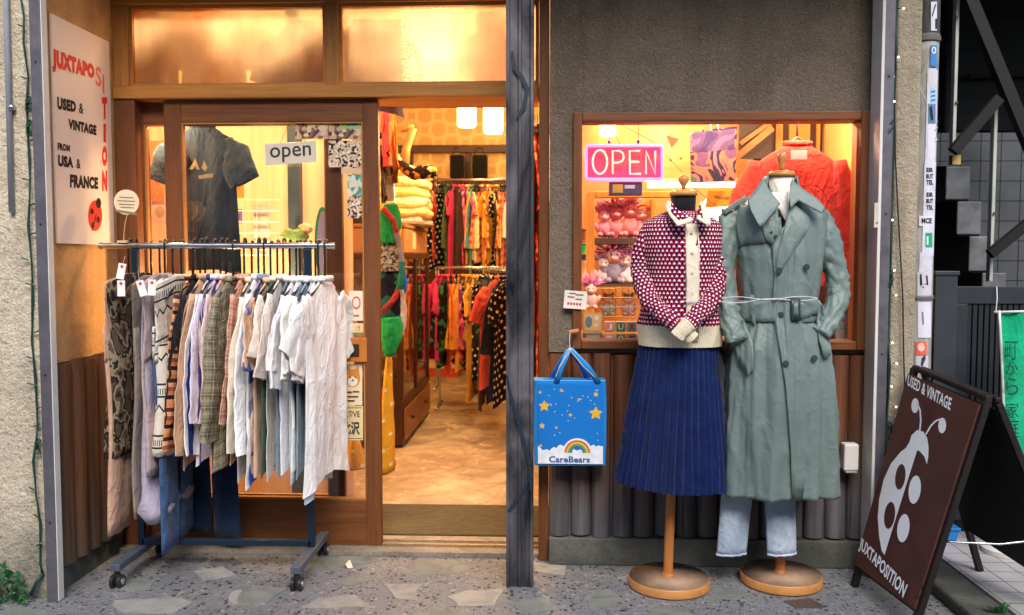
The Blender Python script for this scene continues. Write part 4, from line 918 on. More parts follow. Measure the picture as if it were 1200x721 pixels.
# ================================================================== BLUE SHOPPING BAG
BY = 3.44
a = P(627, 546, BY); b = P(710, 446, BY); bag = thing('shopping_bag', 'bright blue printed tote bag with stars, rainbow and clouds hung on the log wall', 'bag', (a.x/2+b.x/2, BY, a.z))
m_blue = plain('#1f86d8', .35, 0, .06, 5); m_bd = plain('#1668b8', .4)
m = MB(); m.loft([[V((x, y, z)) for x, y in ((a.x-.004*q, BY), (b.x+.004*q, BY+.004), (b.x+.003, BY+.085), (a.x-.012, BY+.085))] for z, q in ((a.z, 0), (a.z*.7+b.z*.3, 1), (a.z*.3+b.z*.7, 1), (b.z, 0))]); m.build('bag_body', m_blue, bag, bevel=.003)
fnb = quadfn((a.x, BY-.0045, a.z), (b.x, BY-.0045, a.z), (a.x, BY-.0045, b.z)); W_, H_ = b.x-a.x, b.z-a.z
m = MB(); m.loft([[V((p.x, BY-.0042, p.z)) for p in (fnb(.04, .03), fnb(.965, .03), fnb(.965, .955), fnb(.04, .955))], [V((p.x, BY-.0015, p.z)) for p in (fnb(.04, .03), fnb(.965, .03), fnb(.965, .955), fnb(.04, .955))]]); pnl = m.build('printed_panel', plain('#1b76cc', .35, 0, .1, 3), bag)
def lay(d): return lambda u, v: fnb(u, v)+V((0, -d, 0))
def star(cx, cy, r, rot=.3): return [(cx+(r if k % 2 == 0 else r*.52)*math.cos(rot+PI*k/5)*H_/W_*.0+(r if k % 2 == 0 else r*.52)*math.cos(rot+PI*k/5), cy+(r if k % 2 == 0 else r*.52)*math.sin(rot+PI*k/5)*W_/H_) for k in range(10)]
m = MB()
for s_ in ((.13, .70, .085), (.86, .62, .10), (.10, .47, .045), (.86, .84, .04), (.37, .885, .03), (.07, .86, .028), (.08, .24, .03), (.62, .78, .022), (.5, .6, .03), (.3, .45, .025)): poly_on(m, star(*s_), lay(.0006))
m.build('printed_stars', plain('#e0b23c', .5), pnl)
m = MB(); cl = [(.04, .03), (.965, .03), (.965, .24)]+[(.965-.925*k/28, .20+.03*abs(math.sin(k*1.1))+.03*math.sin(k*.45)) for k in range(1, 28)]+[(.04, .24)]; poly_on(m, cl, lay(.0005)); m.build('printed_clouds', plain('#dfe6ee', .5, 0, .12, 30), pnl)
for i, c_ in enumerate(['#e8e2dc', '#c8643c', '#d8b440', '#4f9a4c', '#3a6ab0']):
    r0, r1 = .21-.027*i, .21-.027*(i+1); m = MB(); q = []
    for k in range(15): t_ = PI*k/14; q.append((.60+r0*math.cos(t_), .16+r0*math.sin(t_)*W_/H_))
    for k in range(14, -1, -1): t_ = PI*k/14; q.append((.60+r1*math.cos(t_), .16+r1*math.sin(t_)*W_/H_))
    for k in range(14): m.add([lay(.0009)(*q[k]), lay(.0009)(*q[k+1]), lay(.0009)(*q[28-k]), lay(.0009)(*q[29-k])], [(0, 1, 2, 3)])
    m.build('printed_rainbow', plain(c_, .5), pnl)
m = MB(); text_on(m, 'CareBears', lambda u, v: lay(.0013)(.2+.58*u, .045+.075*v), .03); m.build('lettering', plain('#3b56a0', .5), pnl)
m = MB()
for k in range(26): rr = random.Random(k); poly_on(m, ell(rr.uniform(.08, .92), rr.uniform(.3, .92), .008, .007, 8), lay(.0004))
m.build('printed_dots', M_white, pnl)
# handles and the hook string
hk = P(668, 409, 3.46)
for y_, (l0, r0), c_ in ((BY-.002, (652, 702), m_blue), (BY+.08, (644, 690), m_bd)):
    m = MB(); A = P(l0, 449, y_); B = P(r0, 449, y_); m.tube([A, A.lerp(hk, .5)+V((-.006, -.01, 0)), hk+V((-.004, 0, -.004)), hk+V((.004, 0, -.004)), B.lerp(hk, .5)+V((.01, -.01, 0)), B], .011, 8, flat=.25, up=(0, 1, 0)); m.build('handle', c_, bag, smooth=True)
m = MB(); m.tube([hk+V((0, -.003, -.005)), P(656, 430, BY-.012), P(651, 442, BY-.012)], .0018, 6); m.tube([hk+V((0, -.003, -.005)), P(684, 430, BY-.012), P(697, 442, BY-.012)], .0018, 6); m.build('handle_piping', plain('#c9b48c', .5), bag)
o = thing('hook_string', 'thin string with pink clip holding up the blue tote bag', 'string', P(668, 388, 3.5))
m = MB(); m.tube([P(668, 388, 3.52), P(667.5, 400, 3.49), hk+V((0, 0, .004))], .0011, 5); m.tube([hk+V((0, -.004, 0)), hk+V((0, .004, 0))], .007, 12); m.build('string', M_white, o)
m = MB(); m.bar(P(667, 389, 3.52), P(678, 387, 3.52), .012, .012); m.build('clip', plain('#e08a6a', .4), o, bevel=.002)
# small paper note beside the window
q = P(674, 352, 3.535); o = thing('paper_note', 'small white handwritten card taped beside the display window above the blue bag', 'note', q)
m = MB(); fnn = quadfn(P(660, 361, 3.538), P(687, 363, 3.538), P(662, 340, 3.538), P(688, 342, 3.538)); m.prism([fnn(0, 0), fnn(1, 0), fnn(1, 1), fnn(0, 1)], (0, .0015, 0)); m.build('card', plain('#e6ddd4', .7), o)
m = MB(); l_ = lambda u, v: fnn(u, v)+V((0, -.0006, 0))
for u0, v0, u1, v1 in ((.15, .6, .45, .63), (.5, .75, .85, .78), (.2, .8, .5, .83), (.5, .5, .8, .53)): poly_on(m, [(u0, v0), (u1, v0), (u1, v1+.05), (u0, v1+.05)], l_)
m.build('scribble', plain('#7c6a5a', .7), o)
m = MB()
for k in range(5): poly_on(m, [(.15+.13*k, .2), (.24+.13*k, .2), (.25+.13*k, .34), (.16+.13*k, .34)], l_)
m.build('red_print', plain('#b8323c', .6), o)
# ================================================================== SIGNS ON THE FACADE
def onX(px, py, Xp): return PX(px, py, Xp)
sg = thing('wall_sign', 'tall white sign with red and black lettering and a ladybird on the orange side wall', 'sign', (XR+.003, 3.45, 1.33))
XS = XR+.012
c4 = [onX(60, 22, XS), onX(128, 50, XS), onX(130, 288, XS), onX(64, 286, XS)]; c4[3].y = c4[0].y; c4[2].y = c4[1].y; c4[3].z = c4[2].z = 1.333; c4[0].z = c4[1].z = 2.185
m = MB(); m.prism([p+V((-.009, 0, 0)) for p in c4], (.009, 0, 0)); m.build('board', plain('#f2dfcf', .35, 0, .04, 3), sg, bevel=.001)
def qX(bl, br, tl, tr): return quadfn(onX(*bl, XS+.0008), onX(*br, XS+.0008), onX(*tl, XS+.0008), onX(*tr, XS+.0008))
red = plain('#e0352a', .5); rdl = plain('#e87860', .5); ink = plain('#151515', .5)
m = MB(); text_on(m, 'JUXTAPO', qX((61.5, 84), (111, 97), (61, 56), (110.5, 76)), .085); m.build('red_lettering', red, sg)
m = MB(); text_on(m, 'S', qX((112, 100), (119, 103), (112, 77), (118.5, 80)), .02); text_on(m, 'I', qX((120.3, 109), (122.3, 110), (120, 87), (122, 88)), .02); m.build('faded_lettering', rdl, sg)
m = MB()
for ch, y0, y1 in (('T', 114, 140), ('I', 145, 167), ('O', 171, 195), ('N', 200, 224)):
    a_ = (121.3, 124.2) if ch == 'I' else (119.6, 125.6); text_on(m, ch, qX((a_[0], y1), (a_[1], y1), (a_[0], y0), (a_[1], y0)), .08)
m.build('red_lettering', red, sg)
m = MB()
for s_, q in (('USED', ((67, 128), (89, 132), (67, 113), (89, 119))), ('&', ((92.5, 132.5), (98, 134), (92.5, 120.5), (98, 122))), ('VINTAGE', ((80, 151), (113, 159), (80, 139), (113, 147))), ('FROM', ((67.5, 176), (82, 178), (67.5, 167), (82, 170))), ('USA', ((68, 195), (86, 197), (68, 181), (86, 184.5))), ('&', ((89.5, 197.5), (94.5, 198), (89.5, 186), (94.5, 187))), ('FRANCE', ((82, 220), (115, 222), (82, 204), (115, 208)))): m = MB(); text_on(m, s_, qX(*q), 0.02 if s_ == '&' else .068); m.build('black_lettering', ink, sg)
def Xl(u, v, d=.0008): return onX(111.5+u*8.2, 253-v*18, XS+d)
m = MB(); m.add([Xl(*p) for p in ell(0, 0, 1, 1, 30)], [tuple(range(30))]); m.build('ladybird_body', red, sg)
m = MB(); m.add([Xl(*p, .0016) for p in ell(.5, .82, .36, .34, 16)], [tuple(range(16))]); m.add([Xl(*p, .0016) for p in ell(-.42, .28, .24, .2, 14)], [tuple(range(14))]); m.add([Xl(*p, .0016) for p in ell(.45, -.25, .26, .22, 14)], [tuple(range(14))]); m.add([Xl(*p, .0016) for p in ell(-.3, -.62, .2, .2, 14)], [tuple(range(14))])
m.add([Xl(*p, .0017) for p in ((.1, .1), (.25, .1), (-.35, -.98), (-.48, -.92))], [(0, 1, 2, 3)]); m.build('ladybird_marks', ink, sg)
# open plate on the door glass
yo_ = YD-.003; o = thing('open_sign', 'pale plate reading open hung on the sliding door glass', 'sign', P(340, 194, yo_))
fo = quadfn(P(311, 194, yo_), P(371, 190, yo_), P(310, 169, yo_), P(370, 165, yo_)); m = MB(); m.prism([fo(0, 0), fo(1, 0), fo(1, 1), fo(0, 1)], (0, .003, 0)); m.build('plate', plain('#d9cdbf', .5, 0, .04), o, bevel=.001)
m = MB(); text_on(m, 'open', lambda u, v: fo(.1+.8*u, .10+.72*v)+V((0, -.0007, 0)), .008); m.build('lettering', plain('#2b3a34', .5), o)
m = MB(); m.tube([P(328, 168, yo_), P(338, 147, yo_+.004), P(342, 143, yo_+.004)], .001, 5); m.tube([P(358, 167, yo_), P(350, 147, yo_+.004), P(342, 143, yo_+.004)], .001, 5); m.build('cord', M_dark, o)
# stickers and cards on the door glass
def card(name, lab, cat, px0, py0, px1, py1, Y, col, marks=(), grp=None, tx=()):
    o = thing(name, lab, cat, P((px0+px1)/2, py1, Y), grp); f = quadfn(P(px0, py1, Y), P(px1, py1, Y), P(px0, py0, Y), P(px1, py0, Y))
    m = MB(); m.prism([f(0, 0), f(1, 0), f(1, 1), f(0, 1)], (0, .0012, 0)); m.build('sheet', col if hasattr(col, 'node_tree') else plain(col, .6, 0, .06), o)
    for k, (pts, c) in enumerate(marks): mm = MB(); poly_on(mm, pts, lambda u, v: f(u, v)+V((0, -.0005-.0003*k, 0))); mm.build('printed_shape', plain(c, .6), o)
    for s_, (u0, v0, u1, v1), c, b in tx: mm = MB(); text_on(mm, s_, lambda u, v: f(u0+(u1-u0)*u, v0+(v1-v0)*v)+V((0, -.002, 0)), b); mm.build('lettering', plain(c, .6), o)
    return o
yg = YD+.0155
R4 = lambda a, b, c, d: [(a, b), (c, b), (c, d), (a, d)]
card('glass_sticker', 'cream sticker reading We LOVE and three Japanese characters low on the sliding door', 'sticker', 387, 476, 425.5, 516, yg, '#dcc89a', [(R4(.03, .04, .97, .06), '#3a5a4a'), (R4(.03, .94, .97, .96), '#3a5a4a')], None, [('We L\u2661VE', (.12, .68, .9, .86), '#3a4a3a', .01), ('\u4e0b\u5317\u6ca2', (.1, .16, .9, .55), '#22302a', .03)])
card('glass_sticker', 'cream card with a smiling orange dog face above the cream Japanese sticker', 'sticker', 402.5, 427, 424.5, 475, yg, '#e6d3b0', [(ell(.5, .66, .4, .22, 24), '#cf8a3c'), ([(.14, .78), (.2, .98), (.42, .86)], '#cf8a3c'), ([(.86, .78), (.8, .98), (.58, .86)], '#cf8a3c'), (ell(.5, .58, .26, .12, 20), '#efe4d0'), (ell(.36, .68, .04, .02, 10), '#2b2018'), (ell(.64, .68, .04, .02, 10), '#2b2018'), (ell(.5, .61, .06, .022, 10), '#2b2018'), (R4(.15, .30, .45, .34), '#6a3050'), (R4(.5, .32, .85, .35), '#6a3050'), (R4(.15, .2, .8, .23), '#3a3434'), (R4(.15, .1, .6, .13), '#3a3434')])
card('glass_sticker', 'white card with red ring drawing beside the door latch', 'sticker', 409, 341, 426, 376, yg, '#e8d6c4', [(ell(.5, .6, .3, .22, 20), '#b85a4a'), (ell(.5, .6, .22, .16, 20), '#e8d6c4'), (R4(.3, .14, .7, .2), '#b85a4a')])
card('glass_sticker', 'narrow yellow sticker just above the orange door latch', 'sticker', 405, 379, 426, 392, yg, '#e2c79a', [(R4(0, .0, 1, .18), '#6a8a52')], None, [('1 :!', (.2, .35, .8, .8), '#a86a3a', .01)])
card('glass_sticker', 'dark narrow notice with pale writing left of the dog card', 'sticker', 392, 430, 398, 452, yg, '#25211e', [(R4(.3, .1, .6, .9), '#9a9488')])
pb = [blotch(['#c9a888', '#8a6a58', '#d9c4a8', '#5a4a48', '#e0b48c'], 60), blotch(['#d8bca0', '#3a3230', '#c8b09a', '#e8d8c0'], 110), blotch(['#7fb0a8', '#d8d0b8', '#5a8f8a', '#c8e0d8'], 45)]
for k, (q, mt, lb) in enumerate([((346, 143, 384, 163), pb[0], 'tan flyer with small drawings in the top row on the glass door'), ((385, 143, 427, 163), pb[0], 'greenish topped flyer at the top right of the glass door'), ((385, 165, 426, 196), pb[1], 'busy black and cream flyer below the top right flyer'), ((400, 197, 426, 204), '#d8b894', 'thin tan paper strip between flyers at the door edge'), ((407, 205, 426, 230), pb[2], 'teal and white printed flyer at the right edge of the door glass'), ((407, 231, 426, 256), pb[1], 'speckled black and cream flyer under the teal flyer')]):
    card('flyer', lb, 'flyer', *q, yg+.002*(k % 2), mt, [(R4(.3, .6, .9, .95), '#9ab86a'), (R4(.5, .75, .8, .9), '#4a8aa8')] if k == 1 else (), 'flyers on the sliding door glass')
# ================================================================== LIGHT STRINGS AND CONDUIT ON THE LEFT WALL
m_gw = plain('#17453c', .5); m_bulb = glow((1, .88, .62), 5); m_boff = plain('#7fa79a', .3)
o = thing('light_string', 'dark green fairy light cable running down the left stucco wall', 'fairy lights', P(35, 650, YL-.01))
pts = [(25, 0), (27, 20), (29, 50), (33, 90), (31, 120), (33, 150), (35, 185), (34, 220), (35, 265), (37, 310), (38, 350), (38, 400), (42, 440), (43, 500), (41, 540), (42, 580), (47, 615), (48, 660), (50, 672)]
W3 = [P(a_+1.2*math.sin(i*2.1), b_, YL-.012-.006*math.sin(i)) for i, (a_, b_) in enumerate(pts)]
m = MB(); m.tube(W3, .0032, 6); m.tube([p+V((.004*math.sin(i*3), -.003, 0)) for i, p in enumerate(W3)], .0026, 6); m.tube([W3[-1], P(43, 682, YL-.02), P(36, 698, YL-.03)], .007, 6); m.build('cable', m_gw, o, smooth=True)
for i, (a_, b_, d_) in enumerate([(26, 32, -7), (37, 55, 6), (31, 93, -9), (36, 122, 6), (38, 165, 7), (33, 212, -9), (37, 241, 7), (38, 275, 10), (31, 305, -8), (38, 335, -12), (42, 390, 8), (38, 421, -10), (40, 452, -12), (44, 480, 6), (42, 500, 8), (38, 574, -6), (43, 606, -5), (44, 640, 5)]):
    m = MB(); p = P(a_-d_*.3, b_, YL-.012); q = P(a_+d_*.7, b_-3, YL-.022); m.tube([p, q], .0028, 6); n_ = m.build('socket', m_gw, o)
    m = MB(); m.tube([q, q+(q-p)*.5], [.0026, .001], 6); m.build('bulb', m_boff, n_)
for zz in (122, 150, 500):
    m = MB(); c = P({122: 33, 150: 34, 500: 44}[zz], zz if zz != 500 else 517, YL-.015)
    m.tube([c+V((.012*math.sin(k*1.7), -.004*math.cos(k), .03*math.sin(k*.9)-.02*(zz == 500))) for k in range(12)], .003, 6); m.build('cable_coil', m_gw, o, smooth=True)
o = thing('conduit_pipe', 'grey painted conduit pipe running down the left stucco wall from above', 'pipe', P(14, 248, YL-.012))
m = MB(); m.tube([(P(16, 249, YL).x, YL-.012, P(16, 249, YL).z), (P(13, 30, YL).x+.002, YL-.012, 3.4)], .010, 12); m.build('pipe', plain('#aeb2c0', .4, .1), o, smooth=True)
m = MB(); q = P(16, 130, YL); m.tube([(q.x, YL-.012, q.z), (q.x, YL-.012, q.z+.02)], .0125, 12); m.build('pipe_clip', M_chrome, o, smooth=True)
# ivy at the foot of the wall
iv = thing('ivy_plant', 'small dark green ivy clump at the foot of the left stucco wall', 'plant', P(8, 700, YL-.02))
rr = random.Random(5); ml = plain('#1d5a2c', .5, 0, .4, 20); mst = plain('#2b2a1c', .8)
m = MB(); ms = MB()
for k in range(130):
    px = rr.uniform(-60, 30); top = 655+max(0, px)*.9; py = rr.uniform(top, 712); c = P(px, py, YL-.03-rr.random()*.05); c.z = max(.01, c.z); r_ = rr.uniform(.008, .017)
    a1 = V((rr.uniform(-1, 1), rr.uniform(-1.2, -.2), rr.uniform(-.6, 1))).normalized(); t1 = a1.orthogonal().normalized(); t2 = a1.cross(t1); pp = []
    for j in range(7): an = 2*PI*j/7; q = r_*(1+.35*math.cos(an*3)); pp.append(c+t1*math.cos(an)*q+t2*math.sin(an)*q+a1*.003*math.cos(an*2))
    m.add(pp+[c], [(j, (j+1) % 7, 7) for j in range(7)])
    if k % 6 == 0: ms.tube([c, V((c.x+rr.uniform(-.02, .02), YL-.02, max(0, c.z-.08)))], .0015, 4)
m.build('leaves', ml, iv); ms.build('stems', mst, iv)
# string lights on the right pier
o = thing('light_string', 'fairy light cable with small glowing bulbs running down the right stucco pier', 'fairy lights', P(1045, 600, 3.46))
pts = [(1050, -5), (1050, 60), (1048, 100), (1047, 150), (1045, 185), (1045, 240), (1045, 290), (1042, 330), (1042, 370), (1041, 400), (1042, 430), (1041, 470), (1038, 510), (1037, 560)]
W3 = [P(a_, b_, 3.468-.003*math.sin(i)) for i, (a_, b_) in enumerate(pts)]
m = MB(); m.tube(W3, .003, 6); m.tube([p+V((.005*math.sin(i*2), -.002, 0)) for i, p in enumerate(W3)], .0025, 6); m.build('cable', m_gw, o, smooth=True)
for a_, b_ in ((1059, 10), (1039, 36), (1053, 67), (1047, 90), (1048, 119), (1039, 143), (1037, 176), (1038, 202), (1046, 258), (1036, 293), (1048, 317), (1050, 346), (1031, 371), (1046, 402), (1051, 426), (1045, 453), (1050, 477)):
    c = P(a_, b_, 3.462); s0 = P(1045+(a_-1045)*.15, b_, 3.466); m = MB(); m.tube([s0, s0.lerp(c, .75)], .002, 5); k_ = m.build('socket', m_gw, o); m = MB(); m.blob(c, .0034, 8, 6); m.build('bulb', m_bulb, k_, smooth=True)
for py in (146, 326, 505):
    m = MB(); c = P(1043, py, 3.46); m.tube([c+V((.012*math.sin(k*1.7), -.006*math.cos(k), .035*math.sin(k*.8))) for k in range(14)], .003, 6); m.build('cable_coil', m_gw, o, smooth=True)
# white plate on the pier
q = P(1027, 252, 3.45); o = thing('wall_plate', 'small cream junction plate stuck at the edge of the right pier', 'plate', q); m = MB(); a = P(1023.5, 267, 3.45); b = P(1031, 238, 3.45); m.box((a.x, 3.444, a.z), (b.x, 3.4545, b.z)); m.build('cover', plain('#c8bca8', .5), o, bevel=.001)
m = MB(); m.tube([((a.x+b.x)/2, 3.4435, a.z+.02), ((a.x+b.x)/2, 3.441, a.z+.02)], .003, 8); m.build('screw', M_chrome, o)
# loose cables between pier and pole
o = thing('hanging_cable', 'thin dark cable hanging down beside the right pier from above the pole', 'cable', P(1058, 400, 3.46)); m = MB()
m.tube([P(a_, b_, 3.462) for a_, b_ in ((1050, 60), (1049, 180), (1053, 260), (1058, 350), (1059, 420), (1061, 470))], .0028, 6); m.build('cable', M_blk, o, smooth=True)
m = MB(); m.tube([P(a_, b_, 3.50) for a_, b_ in ((1061, -4), (1064, 35), (1067, 62), (1072, 85), (1080, 108), (1086, 124))], .002, 6); m.blob(P(1067, 60, 3.50), (.006, .006, .009)); m.build('white_cable', plain('#b9bcbc', .5), o, smooth=True)
# ================================================================== PIPE WITH STICKERS
PXc, PYc, PR_ = P(1078, 300, 3.6).x, 3.60, .0497
po = thing('utility_pole', 'grey concrete pole covered with stickers between the shop pier and the dark alley', 'pole', (PXc, PYc, 0))
def pole_mat():
    t = NT('grimy_pole_paint'); v = t.coord((1, 1, .35)); n = t.noise(v, 14, 6, .65, .8)
    t.col(t.ramp(n, [(.3, '#6f6f6a'), (.5, '#9a9a94'), (.72, '#b5b4ae')])); t.bump(t.noise(t.coord(), 60, 4), .25, .003); return t.set(.6, 0, .4)
zc = zy(52, PYc-.05)
m = MB(); m.lathe([(PR_+.004, 0), (PR_+.002, .9), (PR_, zc-.04), (PR_, zc)], (PXc, PYc, 0), 40); m.build('lower_pole', pole_mat(), po, smooth=True)
m = MB(); m.lathe([(PR_+.003, zc+.001), (PR_+.006, zc+.002), (PR_+.006, zc+.02), (PR_+.002, zc+.03)], (PXc, PYc, 0), 40); m.build('collar', plain('#5d5e58', .7), po, smooth=True, auto=40)
m = MB(); m.lathe([(PR_+.001, zc+.03), (PR_+.001, 4)], (PXc, PYc, 0), 40); m.build('upper_pole', pole_mat(), po, smooth=True)
m = MB(); q = P(1064, 349, 3.55); m.tube([(PXc-PR_-.012, PYc-.02, q.z-.022), (PXc-PR_-.012, PYc-.02, q.z+.022)], .014, 14); m.lathe([(PR_+.006, q.z-.008), (PR_+.007, q.z-.006), (PR_+.007, q.z+.006), (PR_+.006, q.z+.008)], (PXc, PYc, 0), 40); m.build('clamp_band', plain('#6f7276', .5, .3), po, smooth=True, auto=40)
def pcyl(px, py, d=.0008):
    # nearest point of the pole surface on the sight of a picture point
    r_ = ray(px, py); R0 = PR_+.0045+d; a = r_.x**2+r_.y**2; bb = -2*(r_.x*PXc+r_.y*PYc); cc = PXc**2+PYc**2-R0**2; D = bb*bb-4*a*cc
    if D < 0: t = -bb/(2*a)
    else: t = (-bb-math.sqrt(D))/(2*a)
    return CAMPOS+r_*t
pk = 0
def psticker(x0, y0, x1, y1, col, lab, tx=(), marks=()):
    global pk; pk += 1
    N = 6; m = MB(); o = thing('pole_sticker', lab, 'sticker', pcyl((x0+x1)/2, y1), 'stickers on the pole')
    vs = [pcyl(x0+(x1-x0)*i/N, y0+(y1-y0)*j/N) for j in range(N+1) for i in range(N+1)]
    m.add(vs, [(j*(N+1)+i, j*(N+1)+i+1, (j+1)*(N+1)+i+1, (j+1)*(N+1)+i) for j in range(N) for i in range(N)]); m.build('sheet', plain(col, .45, 0, .08), o, smooth=True)
    for s_, (a0, b0, a1, b1), c, bo in tx: mm = MB(); text_on(mm, s_, lambda u, v: pcyl(a0+(a1-a0)*u, b1+(b0-b1)*v, .0018), bo); mm.build('lettering', plain(c, .5), o)
    for pts, c in marks: mm = MB(); mm.add([pcyl(*p, .0016) for p in pts], [tuple(range(len(pts)))]); mm.build('printed_shape', plain(c, .5), o)
bk = '#1c1c28'
for x0, y0, x1, y1, c in ((1087, 82, 1099, 196, '#c9c8d8'), (1083.5, 190, 1097, 300, '#cfcddf'), (1078, 296, 1093.5, 352, '#c4c3d0')):
    N = 8; m = MB(); vs = [pcyl(x0+(x1-x0)*i/N-3*j/N, y0+(y1-y0)*j/N, .0001) for j in range(N+1) for i in range(N+1)]
    m.add(vs, [(j*(N+1)+i, j*(N+1)+i+1, (j+1)*(N+1)+i+1, (j+1)*(N+1)+i) for j in range(N) for i in range(N)]); m.build('paper_layer', plain(c, .5, 0, .15, 30), po, smooth=True)
psticker(1091, 2, 1098, 36, '#cfd2e0', 'white sticker with black scrawl at the very top of the pole', marks=[([(1092, 18), (1096, 4), (1097, 6), (1093, 20)], bk), ([(1096, 22), (1098, 22), (1098, 34), (1096, 34)], bk)])
psticker(1090.5, 53, 1098, 78, '#3a7fc0', 'blue sticker with white ring just under the pole collar', marks=[(ell(1094.5, 59, 2.6, 4), '#e6ecf4'), (ell(1094.5, 59, 1.6, 2.6), '#3a7fc0')])
psticker(1088, 80, 1097.5, 103, '#c4c6cc', 'faded grey sticker with dark smudge below the blue one')
psticker(1090, 104, 1097, 121, '#9cc4e0', 'pale blue striped sticker on the upper pole', marks=[([(1091, 107+k*5), (1096, 106+k*5), (1096, 108+k*5), (1091, 109+k*5)], '#2a6ab0') for k in range(3)])
psticker(1087.5, 122, 1096.5, 145, '#5a7a9c', 'blue grey sticker with black marks on the upper pole', marks=[([(1089, 126), (1092, 124), (1094, 140), (1091, 142)], bk)])
psticker(1087.5, 146, 1096.5, 185, '#d4d2e2', 'lilac white sticker torn at the edge on the upper pole')
psticker(1084.5, 195, 1095, 217, '#d2cfe0', 'upper of two white stickers with three stacked bold black words', [('SIR', (1085.5, 196.5, 1093.6, 202), bk, .05), ('BUT', (1085.5, 204, 1093.6, 209.5), bk, .05), ('TEL', (1085.5, 211, 1093.6, 216.5), bk, .05)])
psticker(1084.5, 224, 1095, 248, '#d2cfe0', 'lower of two white stickers with three stacked bold black words', [('SIR', (1085.5, 225.5, 1093.6, 231), bk, .05), ('BUT', (1085.5, 233, 1093.6, 238.5), bk, .05), ('TEL', (1085.5, 240.5, 1093.6, 246), bk, .05)])
psticker(1077, 253, 1094, 265, '#dcdae6', 'slanted white sticker with the black letters MCE', [('MCE', (1080, 255.5, 1092, 262), bk, .05)])
psticker(1084.5, 273, 1092.5, 290, '#18a070', 'small bright green sticker halfway down the pole', marks=[([(1086, 277), (1088, 277), (1088, 287), (1086, 287)], '#d8f0e4')])
psticker(1075, 319, 1091.5, 346, '#c6c6d2', 'grey white sticker with a black curved mark above the clamp band', marks=[([(1078, 322), (1080, 321), (1081, 334), (1086, 332), (1085, 323), (1087, 323), (1088, 334), (1082, 338), (1078, 334)], bk)])
psticker(1075.5, 354, 1091, 396, '#d6d5e4', 'large lilac white sticker with faint writing low on the pole', marks=[([(1080, 366), (1082, 365), (1083, 380), (1081, 381)], '#7a7a8c')])
psticker(1073, 400, 1086, 416, '#e06a50', 'round red sticker with pale centre low on the pole', marks=[(ell(1079.5, 407, 4, 5), '#eac4b8')])
psticker(1073, 417, 1088, 436, '#c2c0ce', 'scribbled white sticker right above the sandwich board', marks=[([(1080, 420), (1084, 416), (1085, 420), (1081, 430), (1079, 428)], '#33333d')])
psticker(1071.5, 198, 1077, 219, '#bfae9c', 'torn brown paper remnant on the left of the pole')
psticker(1066, 250, 1075, 270, '#9ba393', 'faded greenish patch of old glue on the pole')
# ================================================================== SANDWICH BOARD
TL, TR = V((1.41, 3.40, .857)), V((1.452, 2.93, .815)); FLf, FRf = V((1.182, 3.36, 0)), V((1.236, 2.95, 0))
ab = thing('sandwich_board', 'dark brown wooden sandwich board with white ladybird and JUXTAPOSITION lettering beside the pole', 'sign board', (1.45, 3.15, 0))
nrm = (TR-TL).cross(FLf-TL).normalized();
if nrm.x > 0: nrm = -nrm
def onB(px, py, d=0):
    r_ = ray(px, py); t = (TL-CAMPOS).dot(nrm)/r_.dot(nrm); return CAMPOS+r_*t+nrm*d
def lp(A, B, t): return A+(B-A)*t
def board_mat():
    t = NT('weathered_maroon_paint'); v = t.coord(); n = t.noise(v, 6, 5, .6)
    x = t.ramp(n, [(.3, '#452520'), (.7, '#5a352e')]); x = t.mix(t.ramp(t.noise(v, 9, 4, .6), [(.66, (0, 0, 0)), (.7, (.9, .9, .9))]), x, '#2c1713')
    x = t.mix(t.ramp(t.noise(v, 120, 2), [(.76, (0, 0, 0)), (.78, (.6, .6, .6))]), x, '#a89088'); t.col(x); t.bump(t.noise(v, 60, 4), .2, .003); return t.set(.55, 0, .4)
M_bf = wood('#0c0a0a', '#241a18', 2, 20, .6)
a1, a2, b1, b2 = lp(TL, FLf, .03), lp(TR, FRf, .03), lp(TL, FLf, .90), lp(TR, FRf, .90)
m = MB(); m.prism([a1, a2, b2, b1], -nrm*.008); pn = m.build('front_panel', board_mat(), ab)
m = MB()
back = -nrm*.018
for A, B in ((TL, FLf), (TR, FRf)): m.bar(A-nrm*.021, B-nrm*.021, .028, .022, up=nrm)
m.bar(lp(TL, FLf, .9)-nrm*.02, lp(TR, FRf, .9)-nrm*.02, .025, .02, up=nrm); m.build('front_frame', M_bf, ab, bevel=.002)
m = MB(); m.bar(TL+V((.022, .01, -.004)), TR+V((.022, -.01, -.004)), .026, .022, up=(0, 0, 1)); m.build('top_bar', M_bf, ab, bevel=.006); m = MB(); m.bar(TL+V((.052, .01, -.010)), TR+V((.052, -.01, -.010)), .022, .022, up=(0, 0, 1)); m.build('top_bar', M_bf, ab, bevel=.006)
BL_, BR_ = V((1.70, 3.40, .056)), V((1.83, 2.96, .056)); TLb, TRb = TL+V((.055, 0, -.02)), TR+V((.055, 0, -.02))
for A, B in ((TLb, BL_), (TRb, BR_)): m = MB(); m.bar(A, B, .028, .022, up=(1, 0, .5)); m.build('back_leg', M_bf, ab, bevel=.002)
m = MB(); bn = (TRb-TLb).cross(BL_-TLb).normalized(); bn = bn if bn.x > 0 else -bn
m.prism([lp(TLb, BL_, .03)-bn*.014, lp(TRb, BR_, .03)-bn*.014, lp(TRb, BR_, .9)-bn*.014, lp(TLb, BL_, .78)-bn*.014], bn*.006); m.build('back_panel', plain('#171313', .6), ab)
m = MB(); c1 = onB(1103, 615, -.02); c2 = lp(TRb, BR_, .62); c1 = lp(TR, FRf, .60)-nrm*.035
m.tube([c1, c1+V((.01, -.012, .004)), c1.lerp(c2, .5)+V((0, -.012, -.012)), c2+V((-.012, -.016, .0)), c2+V((0, -.014, .012)), c2], .0036, 8); m.build('spreader_hook', M_chrome, ab, smooth=True)
